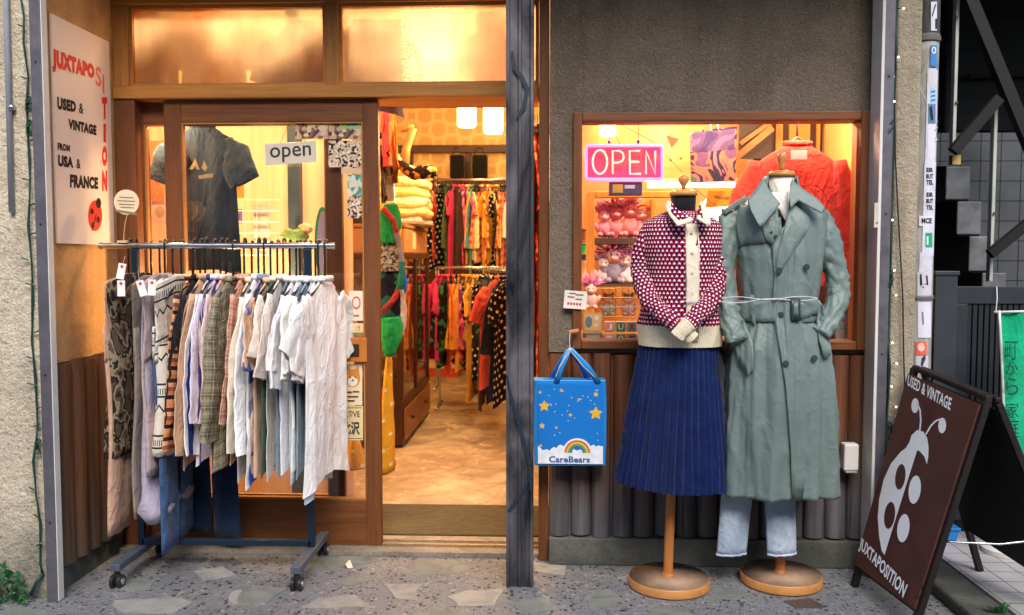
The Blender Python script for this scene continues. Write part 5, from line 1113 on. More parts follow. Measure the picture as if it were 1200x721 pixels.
def zb(u, v, d=.001): return onB(990+u/2.395, 420+v/2.395, d)
mw = plain('#f7f6f7', .5, 0, .03)
m = MB(); body = [(182, 236), (188, 216), (204, 201), (221, 206), (232, 224), (236, 250), (235, 278), (231, 298), (224, 276), (211, 261), (204, 258), (178, 340), (150, 430), (128, 500), (112, 553), (104, 540), (97, 500), (93, 446), (97, 396), (110, 340), (130, 296), (158, 262), (172, 252)]
m.add([zb(*p) for p in body], [tuple(range(len(body)))])
for e_ in ((197, 369, 17, 40), (165, 477, 17, 40)): q = ell(*e_, 26, .12); m.add([zb(*p) for p in q], [tuple(range(26))])
for e_ in ((198, 133, 10.5, 21), (274, 189, 11, 22)): q = ell(*e_, 20, .05); m.add([zb(*p) for p in q], [tuple(range(20))])
def stroke(pts, w_):
    for (a_, b_), (c_, d_) in zip(pts, pts[1:]):
        L_ = math.hypot(c_-a_, d_-b_); nx, ny = -(d_-b_)/L_*w_, (c_-a_)/L_*w_; m.add([zb(a_+nx, b_+ny), zb(c_+nx, d_+ny), zb(c_-nx, d_-ny), zb(a_-nx, b_-ny)], [(0, 1, 2, 3)])
stroke([(203, 125), (212, 145), (214, 175), (211, 204)], 2.2); stroke([(272, 170), (256, 176), (242, 190), (228, 214)], 2.2)
m.build('ladybird_emblem', mw, pn)
m = MB()
for e_ in ((157, 333, 14, 36), (127, 441, 15, 38)): m = MB(); q = ell(*e_, 26, .12); m.add([zb(*p, .0018) for p in q], [tuple(range(26))]); m.build('wing_spot', plain('#4f2c26', .55), pn)
m = MB(); fT = quadfn(zb(175, 76), zb(296, 147), zb(180, 46), zb(302, 112)); text_on(m, 'USED & VINTAGE', fT, .03); m.build('lettering', mw, pn); m = MB()
fT2 = quadfn(zb(38, 541), zb(160, 683), zb(46, 500), zb(178, 636)); text_on(m, 'JUXTAPOSITION', fT2, .03); m.build('lettering', mw, pn)
# ================================================================== ALLEY ON THE RIGHT
def at(px, py, Y): return P(px, py, Y)
al = thing('stair_building', 'dark tiled building with an outside stair beyond the grey slatted gate', 'building', (2.6, 5.2, 0))
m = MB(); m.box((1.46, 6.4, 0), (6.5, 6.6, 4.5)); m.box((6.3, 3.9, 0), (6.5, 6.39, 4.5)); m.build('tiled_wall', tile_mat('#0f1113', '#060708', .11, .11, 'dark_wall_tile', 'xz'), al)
m = MB(); m.box((1.46, 4.3, 3.3), (6.5, 6.6, 3.5)); m.build('shade_slab', plain('#16181a', .7), al)  # unseen slab added overhead to keep the alley dark
YA = 4.7; m = MB()
rows = [(1098, 156, 194), (1111, 195, 235), (1124, 236, 276), (1138, 277, 319), (1153, 320, 362)]
xr = at(1330, 200, YA).x
zprev = None
for i, (x, t_, b_) in enumerate(rows):
    xl_ = at(x, t_, YA).x; z1 = at(x, t_, YA).z; z0 = 0 if i == len(rows)-1 else at(x, b_+1, YA).z
    if i > 0 or True: m.box((xl_, YA, z0+.0005 if i < len(rows)-1 else 0.056), (6.2, YA+.9, z1))
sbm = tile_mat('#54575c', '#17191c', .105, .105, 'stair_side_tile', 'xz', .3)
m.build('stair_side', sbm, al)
for i, (x, t_, b_) in enumerate(rows[1:]):
    m = MB(); a = at(x, b_-1, YA-.02); b = at(x+27, t_, YA-.02); m.box((a.x-.01, YA-.016, a.z), (b.x, YA-.002, b.z)); m.build('stair_block', plain('#6b6e72', .5, 0, .4, 9, .3), al, bevel=.006)
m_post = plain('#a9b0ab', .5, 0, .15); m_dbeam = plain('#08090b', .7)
for (x, y0, y1, w_, Y) in ((1121, -30, 178, 10, 4.45), (1165, 112, 330, 11, 4.45)):
    a = at(x-w_/2, y1, Y); b = at(x+w_/2, y0, Y); m = MB(); m.box((a.x, Y, a.z), (b.x, Y+.04, b.z)); m.build('stair_post', m_post, al, bevel=.003)
m = MB(); m.box(*[(at(1115, 193, 4.44).x, 4.43, at(1115, 193, 4.44).z), (at(1125, 182, 4.44).x, 4.47, at(1125, 182, 4.44).z)]); m.build('post_foot', plain('#c9a860', .5), al)
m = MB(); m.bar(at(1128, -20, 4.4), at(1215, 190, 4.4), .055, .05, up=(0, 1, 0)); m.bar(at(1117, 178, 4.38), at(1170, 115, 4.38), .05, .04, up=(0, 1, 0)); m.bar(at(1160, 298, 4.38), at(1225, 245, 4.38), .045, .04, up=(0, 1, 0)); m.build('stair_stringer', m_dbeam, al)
m = MB(); m.tube([at(1108, y_, 6.3) for y_ in (-40, 100, 250, 345)], .035, 12); m.build('drain_pipe', plain('#2c2f31', .5), al, smooth=True)
for y_ in (60, 130, 240): m = MB(); q_ = at(1108, y_, 6.3); m.lathe([(.036, -.03), (.045, -.028), (.045, .028), (.036, .03)], q_, 16); m.build('pipe_joint', plain('#3a3330', .7), al, smooth=True, auto=40)
for a_, b_ in (((1100, 150), (1200, 152)), ((1100, 235), (1111, 236)), ((1135, 90), (1210, 88))): m = MB(); m.bar(at(*a_, 6.35), at(*b_, 6.35), .03, .03); m.build('wall_rail', plain('#26282a', .6), al)
for px_, py_ in ((1121, 20), (1121, 120), (1165, 130), (1165, 250), (1165, 300)): m = MB(); q_ = at(px_, py_, 4.445); m.tube([q_, q_+V((0, -.006, 0))], .007, 6); m.build('bolt', plain('#5a4434', .6), al)
o = thing('tangled_wire', 'small tangle of white wire hanging off the right side of the stickered pole', 'wire', at(1097, 165, 3.56)); m = MB()
m.tube([at(1096+3*math.sin(k*1.9), 142+k*2.0+2*math.cos(k*2.7), 3.555+.006*math.sin(k)) for k in range(14)], .0016, 5); m.build('strand', plain('#c8c8c4', .5), o, smooth=True)
o = thing('weed_tuft', 'tiny green weeds at the kerb below the sandwich board', 'plant', G(1168, 716, .05)); m = MB(); rr = random.Random(3)
for k in range(40):
    c = G(1168+rr.uniform(-9, 9), 718, .052); d = V((rr.uniform(-.03, .03), rr.uniform(-.03, .02), rr.uniform(.01, .04))); n_ = d.cross(V((0, 0, 1))).normalized()*.004; m.add([c-n_*.3, c+d*.6-n_, c+d, c+d*.6+n_], [(0, 1, 2, 3)])
m.build('leaves', plain('#2f6a2c', .6, 0, .4, 20), o)
# gate
GY = 3.92; gt = thing('metal_gate', 'dark grey metal gate with vertical slats closing the alley', 'gate', (at(1145, 500, GY).x, GY, .056))
mg = plain('#33383f', .45, .2, .1); xg = at(1092, 400, GY).x; xg2 = at(1118, 400, GY).x; zt_ = at(1100, 323, GY).z
m = MB(); m.box((xg, GY-.02, .056), (xg2, GY+.06, zt_)); m.box((xg-.006, GY-.026, zt_+.001), (xg2+.006, GY+.066, zt_+.02)); m.build('gate_post', plain('#3b4047', .45, .2), gt, bevel=.003)
z1_ = at(1150, 336, GY).z; z2_ = at(1150, 356, GY).z
m = MB(); m.box((xg2+.001, GY, z2_), (xg2+1.6, GY+.04, z1_)); m.box((xg2+.001, GY, .1), (xg2+.055, GY+.04, z2_-.001)); m.box((xg2+.056, GY, .1), (xg2+1.6, GY+.04, .16)); m.build('gate_frame', mg, gt, bevel=.002)
m = MB()
for k in range(60): x = xg2+.058+k*.0255; m.box((x, GY+.008, .161), (x+.018, GY+.026, z2_-.001))
m.build('slats', plain('#262a30', .5, .2), gt)
m = MB(); m.box((xg2+.056, GY+.03, .161), (xg2+1.6, GY+.036, z2_-.03)); m.build('backing_sheet', plain('#14171b', .6), gt)
# banner
FY = 3.62; ba = thing('green_banner', 'bright green banner with dark vertical Japanese lettering on a white pole', 'banner', (at(1172, 600, FY).x, FY, .056))
m = MB(); rings = []
NX, NZ = 10, 26; vs = []
for j in range(NZ+1):
    for i in range(NX+1):
        py = 366+(586-366)*j/NZ; s_ = math.sin(PI*j/NZ)*2; px = 1171+6*(j/NZ)+(1232-1171)*i/NX+s_*(1-i/NX); yq = FY+.010*math.sin(i*.9+j*.25)+.006*math.sin(j*.7); vs.append(at(px, py, yq))
m.add(vs, [(j*(NX+1)+i, j*(NX+1)+i+1, (j+1)*(NX+1)+i+1, (j+1)*(NX+1)+i) for j in range(NZ) for i in range(NX)]); cl_ = m.build('cloth', F('#12a878', 700, .04), ba, smooth=True)
m = MB()
for ch, y0, y1 in (('\u753a', 400, 422), ('\u304b', 425, 440), ('\u3089', 443, 463), ('\u5bb6', 472, 490), ('\u5ead', 491, 513), ('\u304b', 516, 531), ('\u3089', 533, 552)):
    text_on(m, ch, lambda u, v: at(1177.5+(y0-400)*.018+15*u, y1+(y0-y1)*v, FY-.026), .0)
m.build('lettering', plain('#0d3a34', .6), cl_)
m = MB(); text_on(m, '\u66ae\u3089', lambda u, v: at(1186+14*u, 566-8*v, FY-.026), .0); m.build('small_lettering', plain('#0d3a34', .6), cl_); m = MB(); text_on(m, '\u5275\u308b\u4f1a', lambda u, v: at(1187+16*u, 577-8*v, FY-.026), .0); m.build('small_lettering', plain('#0d3a34', .6), cl_)
m = MB(); m.tube([at(1171, 364+0*j, FY-.004) if j == 0 else at(1171+6*(j/12)+2*math.sin(PI*j/12), 366+(590-366)*j/12, FY-.004) for j in range(13)], .0055, 8); m.tube([at(1165, 366, FY-.004), at(1240, 364, FY-.004)], .005, 8); m.build('banner_pole', M_white, ba, smooth=True)
m = MB(); m.tube([at(1179, 590, FY-.004), V((at(1180, 590, FY).x, FY, .06))], .0055, 8); m.lathe([(.09, .0565), (.09, .075), (.02, .095)], (at(1180, 590, FY).x, FY, 0), 20); m.build('banner_foot', M_white, ba, smooth=True, auto=40)
m = MB(); m.tube([at(1168, 336, GY-.006), at(1168.5, 350, GY-.03), at(1167, 366, FY)], .0022, 6); m.build('tie', M_white, ba)
# blue tub and grey box behind the board
q = G(1115, 639, .056); o = thing('blue_crate', 'blue plastic tub glimpsed between the legs of the sandwich board', 'tub', (q.x, 3.80, .056))
m = MB(); m.loft([[V((q.x+sx*w_, 3.82+sy*.06, z)) for sx, sy in ((-1, -1), (1, -1), (1, 1), (-1, 1))] for z, w_ in ((.057, .05), (.10, .06))]); m.loft([[V((q.x+sx*.065, 3.82+sy*.066, z)) for sx, sy in ((-1, -1), (1, -1), (1, 1), (-1, 1))] for z in (.101, .112)]); m.build('tub', plain('#1f6fb8', .4), o, bevel=.003)
# opposite side of the street, seen only as reflection
ops = thing('opposite_building', 'pale rendered building across the street', 'building', (0, -6.5, 0))
m = MB(); m.box((-14, -9, 0), (14, -6.2, 7.6)); m.build('wall', stucco('#77736e', '#918d87', 20, .2), ops)
for k in range(8):
    m = MB(); x = -12.5+k*3.2; m.box((x, -6.215, 3.4), (x+1.7, -6.19, 5.0)); w_ = m.build('window', plain('#d0d0cc', .4), ops); m = MB(); m.box((x+.08, -6.19, 3.48), (x+1.62, -6.18, 4.92)); m.build('pane', plain('#1c242c', .1), w_)
    m = MB(); m.box((x, -6.215, .3), (x+2.1, -6.19, 2.5)); m.build('shopfront', plain('#5a5a56', .3), ops)
# scrap of paper
q = G(409, 665); o = thing('paper_scrap', 'crumpled cream scrap of paper on the pavement near the castors', 'litter', q)
m = MB(); m.add([q+V(p) for p in ((-.022, .012, .002), (-.008, .02, .022), (.004, .004, .03), (.02, -.012, .004), (0, -.02, .003), (-.014, -.008, .016))], [(0, 1, 2, 5), (5, 2, 3, 4)]); m.build('paper', plain('#d8c8b0', .7), o, solid=.001)
# ================================================================== INSIDE THE SHOP, SEEN THROUGH THE DOOR
o = thing('door_mat', 'olive brown rubber mat lying just inside the open doorway', 'mat', (-.36, 4.05, .012))
m = MB(); m.box((-1.0, YD+.16, .0125), (.08, 4.34, .024)); m.build('mat', F('#4c4328', 200, .15), o, bevel=.004)
# low glass cabinet
M_cab = wood('#2c1a10', '#4a2c18', 2, 14, .35); CX = -.945
cb = thing('glass_cabinet', 'dark wooden glass fronted display cabinet left of the shop aisle', 'cabinet', (-1.2, 6.3, .012))
m = MB()
for y in (5.66, 6.28, 6.91):
    m.box((CX-.04, y, .33), (CX, y+.04, 1.27))
    m.box((CX-.5, y, .33), (CX-.46, y+.04, 1.27))
m.box((CX-.5, 5.66, 1.271), (CX+.005, 6.955, 1.31)); m.box((CX-.5, 5.66, .29), (CX+.003, 6.955, .329)); m.build('cabinet_frame', M_cab, cb, bevel=.003)
m = MB(); m.box((CX-.495, 5.67, .03), (CX-.004, 6.945, .289)); m.build('cabinet_base', M_cab, cb)
for y in (5.69, 6.32):
    m = MB(); m.box((CX-.003, y, .06), (CX+.012, y+.59, .27)); d = m.build('drawer', wood('#6b4222', '#8f5c30', 1, 14, .35), cb, bevel=.004); m = MB(); m.tube([(CX+.012, y+.3, .17), (CX+.03, y+.3, .17)], .014, 12); m.build('knob', M_blk, d, smooth=True)
m = MB(); m.add([(CX-.012, 5.7, .33), (CX-.012, 6.91, .33), (CX-.012, 6.91, 1.27), (CX-.012, 5.7, 1.27)], [(0, 1, 2, 3)]); m.add([(CX-.46, 5.675, .33), (CX-.04, 5.675, .33), (CX-.04, 5.675, 1.27), (CX-.46, 5.675, 1.27)], [(0, 1, 2, 3)]); m.build('glass_pane', glass(), cb)
m = MB()
for z in (.62, .95): m.box((CX-.45, 5.7, z), (CX-.045, 6.9, z+.01))
m.build('shelf', plain('#c9b090', .3), cb)
rr = random.Random(9); cols = ['#b8492e', '#d8c8a8', '#3c6a5a', '#c98a3c', '#7a4a8a', '#e0d8c8', '#2c3c5a', '#b83c5a']
for k in range(24):
    sh_ = (.335, .631, .961)[k % 3]; x = CX-.08-rr.random()*.33; y = 5.75+(k//3)*.145; c = cols[k % 8]; nm, ct_ = (('vase', 'vase'), ('ornament', 'ornament'), ('jar', 'jar'))[k % 3]
    m = MB(); r_ = rr.uniform(.03, .05); h_ = rr.uniform(.1, .2)
    m.lathe([(r_*.6, 0), (r_, h_*.3), (r_*.9, h_*.6), (r_*.4, h_*.8), (r_*.55, h_)] if k % 3 == 0 else [(r_*.8, 0), (r_, h_*.2), (r_*.3, h_*.5), (r_*.7, h_*.75), (.004, h_)] if k % 3 == 1 else [(r_, 0), (r_, h_*.7), (r_*.8, h_*.75), (r_*.85, h_)], (x, y, sh_), 14)
    tag(m.build(nm, plain(c, .3), smooth=True), 'small %s %s on the %s shelf of the glass cabinet, number %d from its front' % ({0: 'rounded', 1: 'turned', 2: 'straight'}[k % 3], nm, ('bottom', 'middle', 'upper')[k % 3], k//3+1), ct_, 'small wares in the glass cabinet')
# brown box on the cabinet
o = thing('storage_box', 'brown cardboard storage box with pale label on top of the glass cabinet', 'box', (-1.15, 6.1, 1.31))
m = MB(); m.box((CX-.42, 5.80, 1.311), (CX-.005, 6.90, 1.48)); m.build('box_body', plain('#a5784e', .7, 0, .1), o, bevel=.006)
m = MB(); m.box((CX-.43, 5.79, 1.481), (CX+.002, 6.91, 1.505)); m.build('box_lid', plain('#8c5f3a', .7), o, bevel=.004)
m = MB(); m.box((CX-.0045, 6.15, 1.34), (CX-.002, 6.3, 1.46)); m.build('box_label', plain('#e8d2a8', .6), o)
# folded knitwear stack
cy_ = ['#e2c58c', '#d9b878', '#e6cd98', '#dcb96c', '#e3c890', '#d8b474', '#b8b0a0', '#2f8a4a']
nm = ['topmost', 'second from the top', 'third from the top', 'fourth from the top', 'fifth from the top', 'sixth from the top']
z = 1.506
for k in range(6):
    h_ = (.062, .07, .074, .072, .070, .066)[k]; rr = random.Random(k+40); cx_ = CX-.13+rr.uniform(-.02, .02); rings = []; n = 36
    for i in range(7):
        t_ = i/6; bulge = .018*math.sin(PI*t_)-.010*(t_ in (0, 1)); tw_ = .25*math.sin(k*2.3); rings.append([V((cx_+(.2+bulge+.035*noise.noise(V((math.cos(a)*1.8, math.sin(a)*1.8+k*5, t_*1.5))))*math.copysign(abs(math.cos(a))**.5, math.cos(a)), 6.45+(.26+bulge)*math.copysign(abs(math.sin(a))**.5, math.sin(a)), z+h_*t_+.022*noise.noise(V((math.cos(a)*1.6, math.sin(a)*1.6+(k+(t_ > .5))*3, 1))))) for a in [2*PI*j/n for j in range(n)]])
    m = MB(); m.loft(rings); z += h_+.0005
    lab = 'folded sweater in the stack on the brown box, %s' % nm[5-k]
    mt = [stripes(['#3c4a60', '#c9b8a0', '#6a4a48', '#d9d0c0'], .03), F(cy_[1], 200, .15), F(cy_[2], 200, .15), F(cy_[3], 200, .15), F(cy_[4], 200, .15), F(cy_[5], 200, .15)][k]
    tag(m.build('folded_sweater', mt, smooth=True), ('striped grey ' if k == 0 else 'cream yellow ')+lab, 'sweater', 'folded sweaters stacked on the storage box')
def gbox(px0, py0, px1, py1, Y, d): a = P(px0, py1, Y); b = P(px1, py0, Y); return (a.x, Y, a.z), (b.x, Y+d, b.z)
o = thing('draped_scarf', 'black and yellow flowered scarf slung over the top of the folded sweaters', 'scarf', P(490, 210, 5.8)); m = MB(); rings = []
for i in range(12):
    t_ = i/11; c = P(466+46*t_, 188+22*t_+6*math.sin(t_*5), 5.72); rings.append([c+V((.02*noise.noise(V((i, k, 1))), .05*math.sin(2*PI*k/14), .045*math.cos(2*PI*k/14)*(1+.3*noise.noise(V((i*.6, k*.8, 0)))))) for k in range(14)])
m.loft(rings); m.build('cloth', blotch(['#1d1a1a', '#2c2422', '#c98a2c', '#1b1816', '#d9c090', '#8a3a2c'], 28), o, smooth=True)
# hat block / boot tree upright
o = thing('wooden_boot', 'worn wooden boot shape standing high behind the folded sweaters', 'ornament', P(480, 190, 6.2)); m = MB(); m.tube([P(474, 192, 6.2), P(476, 175, 6.2), P(481, 160, 6.2), P(484, 150, 6.2)], [.035, .03, .028, .032], 14); m.tube([P(484, 151, 6.2), P(478, 149, 6.2), P(470, 154, 6.2)], [.03, .028, .012], 12); m.build('boot_shape', plain('#9a6a34', .6), o, smooth=True)
o = thing('pale_box', 'small pale carton on the shelf beside the door edge', 'box', P(452, 203, 4.9)); m = MB(); m.box(*gbox(445, 196, 458, 206, 4.9, .12)); m.build('carton', plain('#d8c8a8', .6), o, bevel=.003); m = MB(); m.box(*gbox(448, 193, 459, 195.6, 4.9, .1)); m.build('carton_lid', plain('#e0d2b4', .6), o)
o = thing('wire_rack', 'glass sided wire rack with postcards beside the door edge', 'rack', P(455, 238, 4.9)); m = MB(); A = [P(447, 238, 4.88), P(462, 238, 4.88), P(462, 206, 4.88), P(447, 206, 4.88)]
for i in range(4): m.tube([A[i], A[(i+1) % 4]], .003, 6); m.tube([A[i], A[i]+V((0, .15, 0))], .003, 6)
m.build('frame', M_chrome, o); m = MB(); m.box(*gbox(448, 208, 461, 236, 4.9, .01)); m.build('postcards', blotch(['#8fb07a', '#d8d4b8', '#c8c0a0', '#5a8a5a'], 20), o)
# clothes hanging at the top left of the opening
GI = 'garments hanging inside by the door'
def hung(px, py_top, py_hem, Y, mat, lab, rz=0., sh=.16, slen=.2, sp=.02, seed=0, cat='shirt', kind='s', th=.01, cut=5, hang=True, grp=GI):
    q = P(px, py_top, Y); L = q.z-P(px, py_hem, Y).z
    if kind == 's': o = shirt('hanging_shirt', lab, cat, grp, q, rz, L, mat, slen=slen, sh=sh, sp=sp, seed=seed, th=th)
    else:
        o = thing('hanging_dress', lab, 'dress', q, grp); m = MB(); m.loft(gbody(L, [(0, .05, 1), (.05, sh*.8, 1), (L*.4, sh, 2), (L, sh*1.35, 4)], th, seed, amp=.02)); place(m, q, rz).build('body', mat, o, smooth=True)
    return o
hung(452, 118, 196, 4.7, F('#e0364a', 200), 'coral red garment at the top left corner of the doorway', rz=.3, sh=.07, slen=.25, seed=3)
hung(461, 130, 215, 4.9, F('#d8963a', 200), 'amber yellow garment beside the coral one at the top left of the doorway', rz=.3, sh=.06, slen=.3, seed=4)
hung(449, 160, 230, 4.8, F('#2a1c1c', 200), 'black garment under the coral red one by the doorway edge', rz=.2, sh=.06, slen=.3, seed=5)
# patchwork bag hanging at the door edge
o = thing('patchwork_bag', 'colourful patchwork shoulder bag hanging inside by the sliding door edge', 'bag', P(458, 415, 4.15))
def pin(pts, Y, r_, mt, nm_, sd=0, fl=.6):
    m = MB(); limb(m, [P(a, b, Y) for a, b in pts], r_, seed=sd, amp=.006, flat=fl); return m.build(nm_, mt, o, smooth=True)
pin([(449, 244), (462, 262), (468, 290), (471, 310), (469, 330), (462, 350), (448, 366)], 4.1, [.012]*7, stripes(['#23683a', '#2a6a5c', '#8a7a72', '#7c6c68', '#8c2c2c', '#a8302c'], .42), 'strap', 1)
pin([(452, 240), (454, 262), (453, 285)], 4.16, [.06, .07, .065], blotch(['#238a40', '#1f7a3a', '#d0a038'], 9), 'green_patch', 2)
pin([(452, 283), (453, 300), (453, 318)], 4.18, [.065, .07, .07], blotch(['#a89880', '#6a5a50', '#9a8a7a', '#3a302c'], 90), 'leopard_patch', 3)
pin([(452, 318), (456, 345), (455, 375)], 4.2, [.07, .075, .06], blotch(['#14141a', '#1a1a20', '#2a5a4a'], 16), 'black_patch', 4)
pin([(458, 372), (459, 390), (456, 410), (454, 418)], 4.16, [.05, .055, .035, .012], F('#1c8a3c', 300, .2), 'green_pocket', 5)
pin([(470, 340), (473, 362), (472, 385), (468, 398)], 4.18, [.012, .016, .014, .006], F('#b89a8a', 300, .2), 'tassel', 6)
pin([(471, 318), (473, 335), (469, 352)], 4.2, [.015, .02, .012], F('#2f5aa8', 300, .2), 'blue_patch', 7)
def mustard():
    return dots('#d69a2c', '#e8d2a0', .075, r=.13)
hung(455, 395, 548, 4.3, mustard(), 'mustard yellow dress with small pale motifs hanging beside the doorway', sh=.085, kind='d', seed=9, th=.018)
hung(414, 500, 548, 4.1, mustard(), 'mustard skirt with pale motifs behind the lower glass of the sliding door', sh=.05, kind='d', seed=12, th=.018)
# back rail and its garments
def rail(name, lab, pts, h, legs):
    o = thing('clothing_rail', lab, 'clothes rack', (pts[0][0], pts[0][1], .012)); m = MB(); m.tube([(x, y, h) for x, y in pts], .014, 10); m.build('rail', M_chrome, o, smooth=True)
    for x, y in legs: m = MB(); m.tube([(x, y, .038), (x, y, h-.014)], .012, 8); m.build('post', M_chrome, o, smooth=True); m = MB(); m.tube([(x, y-.2, .025), (x, y+.2, .025)], .012, 8); m.build('foot', M_chrome, o, smooth=True)
    return o
Yb = 8.35; hb = P(550, 211, Yb).z; xb0, xb1 = P(507, 211, Yb).x, P(640, 211, Yb).x
rail('r', 'tall chrome rail across the back of the shop carrying bright garments', [(xb0, Yb), (xb1, Yb)], hb, [(xb0+.03, Yb), (xb1-.03, Yb)])
pal = [('red floral', blotch(['#b82c2c', '#d8a08a', '#7a1c1c', '#d85a3c'], 30)), ('olive green', F('#4a5a2c', 100, .2)), ('black and green floral', blotch(['#14181a', '#1c2018', '#3c7a4a', '#2a2018'], 30)), ('fuchsia floral', blotch(['#d83c8a', '#e05a7a', '#8a3c9a', '#e89ab0'], 18)), ('magenta', F('#c82c6a', 100, .2)), ('cream', F('#e8d2a8', 100, .1)), ('amber', F('#d8962c', 100, .1)), ('teal blue', F('#3c9aa8', 100, .2)), ('orange print', blotch(['#d8742c', '#e8c890', '#8a3a20', '#d8a03c'], 30)), ('dark brown', F('#3a2216', 100, .2)), ('red check', plaid('#c84a3c', '#e8c8a8', '#5a1c1c', .08)), ('mustard yellow', F('#dca43c', 100, .1)), ('black dotted', dots('#16161a', '#e8e0d0', .05, r=.2)), ('coral', F('#e05a48', 100, .1)), ('navy', F('#1c2440', 100, .2)), ('white and beige', F('#e8dcc8', 100, .05))]
seq = [0, 12, 2, 1, 9, 4, 3, 3, 5, 6, 7, 9, 8, 5, 10, 11, 8, 11, 12, 9, 10, 13, 5, 15, 12, 14, 8, 0, 13]
protos = {}
ordn = ['first', 'second', 'third', 'fourth', 'fifth', 'sixth', 'seventh', 'eighth', 'ninth', 'tenth', '11th', '12th', '13th', '14th', '15th', '16th', '17th', '18th', '19th', '20th', '21st', '22nd', '23rd', '24th', '25th', '26th', '27th', '28th', '29th', '30th']
def row(px0, px1, seq, Y, top, hem, lab, grp, rz0=0., Yf=None, sh=.19, seed0=0):
    n = len(seq)
    for i, k in enumerate(seq):
        rr = random.Random(seed0+i); px = px0+(px1-px0)*(i+.5)/n; y = Yf(i/n) if Yf else Y; q = P(px, top, y); hz = P(px, hem+rr.uniform(-14, 12), y).z; L = q.z-hz
        shirt('hanging_shirt', '%s garment, %s from the left %s' % (pal[k][0], ordn[i], lab), 'garment', grp, q, rz0+rr.uniform(-.8, .8), L, pal[k][1], slen=rr.choice([.25, .45, .55]), sh=sh, th=.016, seed=seed0+i, sp=.03)
        m = MB(); m.tube([q, q+V((0, 0, .05)), q+V((.0, .02, .075)), q+V((0, .03, .06))], .004, 5); m.tube([q+V((0, -.16, -.05)), q+V((0, 0, .004)), q+V((0, .16, -.05))], .007, 6)
        tag(m.build('clothes_hanger', M_blk), 'black hanger on the rail %s' % lab, 'hanger', 'hangers '+lab)
row(510, 636, seq, Yb, 219, 312, 'on the back rail of the shop', 'garments on the back rail of the shop', seed0=100)
# lower rail, in front of it
Yl = 7.3; hl_ = P(550, 314, Yl).z; rail('r', 'low dark rail of yellow and black garments in front of the back rail', [(P(512, 314, Yl).x, Yl), (P(600, 314, Yl).x, Yl)], hl_, [(P(514, 314, Yl).x, Yl), (P(598, 314, Yl).x, Yl)])
row(514, 576, [4, 4, 13, 3, 2, 12, 6, 11, 6, 11, 8, 11, 12, 9, 12], Yl, 324, 428, 'on the low rail at the back', 'garments on the low rail at the back', seed0=200)
row(556, 597, [6, 11, 9, 12, 14, 9, 15, 14, 2, 13, 14, 12], 6.2, 326, 460, 'on the rack right of the aisle', 'garments right of the aisle', seed0=300, Yf=lambda t: 6.6-.9*t)
rail('r', 'chrome rail right of the aisle carrying dark garments', [(P(572, 316, 6.6).x, 6.6), (P(600, 316, 5.7).x, 5.7)], P(580, 318, 6.2).z, [(P(600, 316, 5.7).x, 5.7)])
row(622, 640, [11, 0, 8, 9, 11, 5], 5.2, 150, 470, 'in the gap right of the post', 'garments in the post gap', seed0=350, sh=.15)
for i, (x0, x1) in enumerate(((527, 544), (553, 571))):
    o = thing('black_bag', ('left' if i == 0 else 'right')+' black bag hanging high on the rear wall above the rail', 'bag', P((x0+x1)/2, 209, 9.4)); m = MB(); m.box(*gbox(x0, 181, x1, 209, 9.35, .12)); m.build('bag_body', F('#14120f', 100), o, bevel=.02); m = MB(); a = P(x0+3, 181, 9.4); b = P(x1-3, 181, 9.4); m.tube([a, a.lerp(b, .3)+V((0, 0, .07)), a.lerp(b, .7)+V((0, 0, .07)), b], .008, 6); m.build('handle', M_blk, o)
o = thing('low_bench', 'low red orange bench at the far end of the aisle', 'bench', G(517, 442, .012)); g_ = G(517, 442, .012); m = MB(); m.box((g_.x-.32, g_.y, .1), (g_.x+.2, g_.y+.35, .16)); m.build('seat', plain('#d8b890', .5), o, bevel=.01); m = MB(); m.box((g_.x-.30, g_.y+.02, .014), (g_.x+.18, g_.y+.33, .099)); m.build('bench_body', plain('#c8502c', .5), o)
# ================================================================== BEHIND THE SLIDING DOOR GLASS
q = P(237, 148, 3.97); ts = shirt('tee_shirt', 'navy blue tee with pale yellow print hung behind the sliding door glass', 't-shirt', None, q, PI/2, .66, F('#182c42', 400, .1), slen=.21, sh=.155, sp=.045, seed=21, th=.03, amp=.02)
m = MB()
for pts in ([(222, 198), (229, 186), (234, 199), (230, 198), (229, 194), (226, 199)], [(236, 197), (239, 188), (243, 196), (241, 201)], [(232, 206), (250, 203), (249, 208), (233, 210)]): m.add([P(a, b, 3.92) for a, b in pts], [tuple(range(len(pts)))])
m.build('print', plain('#86866c', .7), ts)
o = make_hanger(q+V((0, 0, .012)), 'dark hanger holding the navy tee behind the door glass', None, M_blk); o.rotation_euler = (0, 0, PI/2)
o = thing('support_post', 'slate blue steel post standing behind the open plate on the door', 'post', (P(346, 200, 4.3).x, 4.3, .013)); m = MB(); a = P(338, 300, 4.28); b = P(352, 300, 4.28); m.box((a.x, 4.28, .02), (b.x, 4.34, 3.0)); m.build('shaft', plain('#2f4654', .5), o, bevel=.004); m = MB(); m.box((a.x-.03, 4.25, .013), (b.x+.03, 4.37, .019)); m.build('foot_plate', plain('#2f4654', .5), o)
o = thing('wire_grid', 'white wire grid panel with paper sheets behind the rack hangers', 'grid panel', P(300, 290, 4.1)); m = MB()
for k in range(5): x = 274+k*13.5; m.tube([P(x, 234, 4.1), P(x, 300, 4.1)], .0024, 5)
for k in range(6): y = 234+k*13; m.tube([P(274, y, 4.1), P(328, y, 4.1)], .0024, 5)
m.build('wires', M_white, o); m = MB(); m.box(*gbox(298, 240, 316, 296, 4.11, .002)); m.build('paper_sheet', plain('#e0c0ac', .7), o)
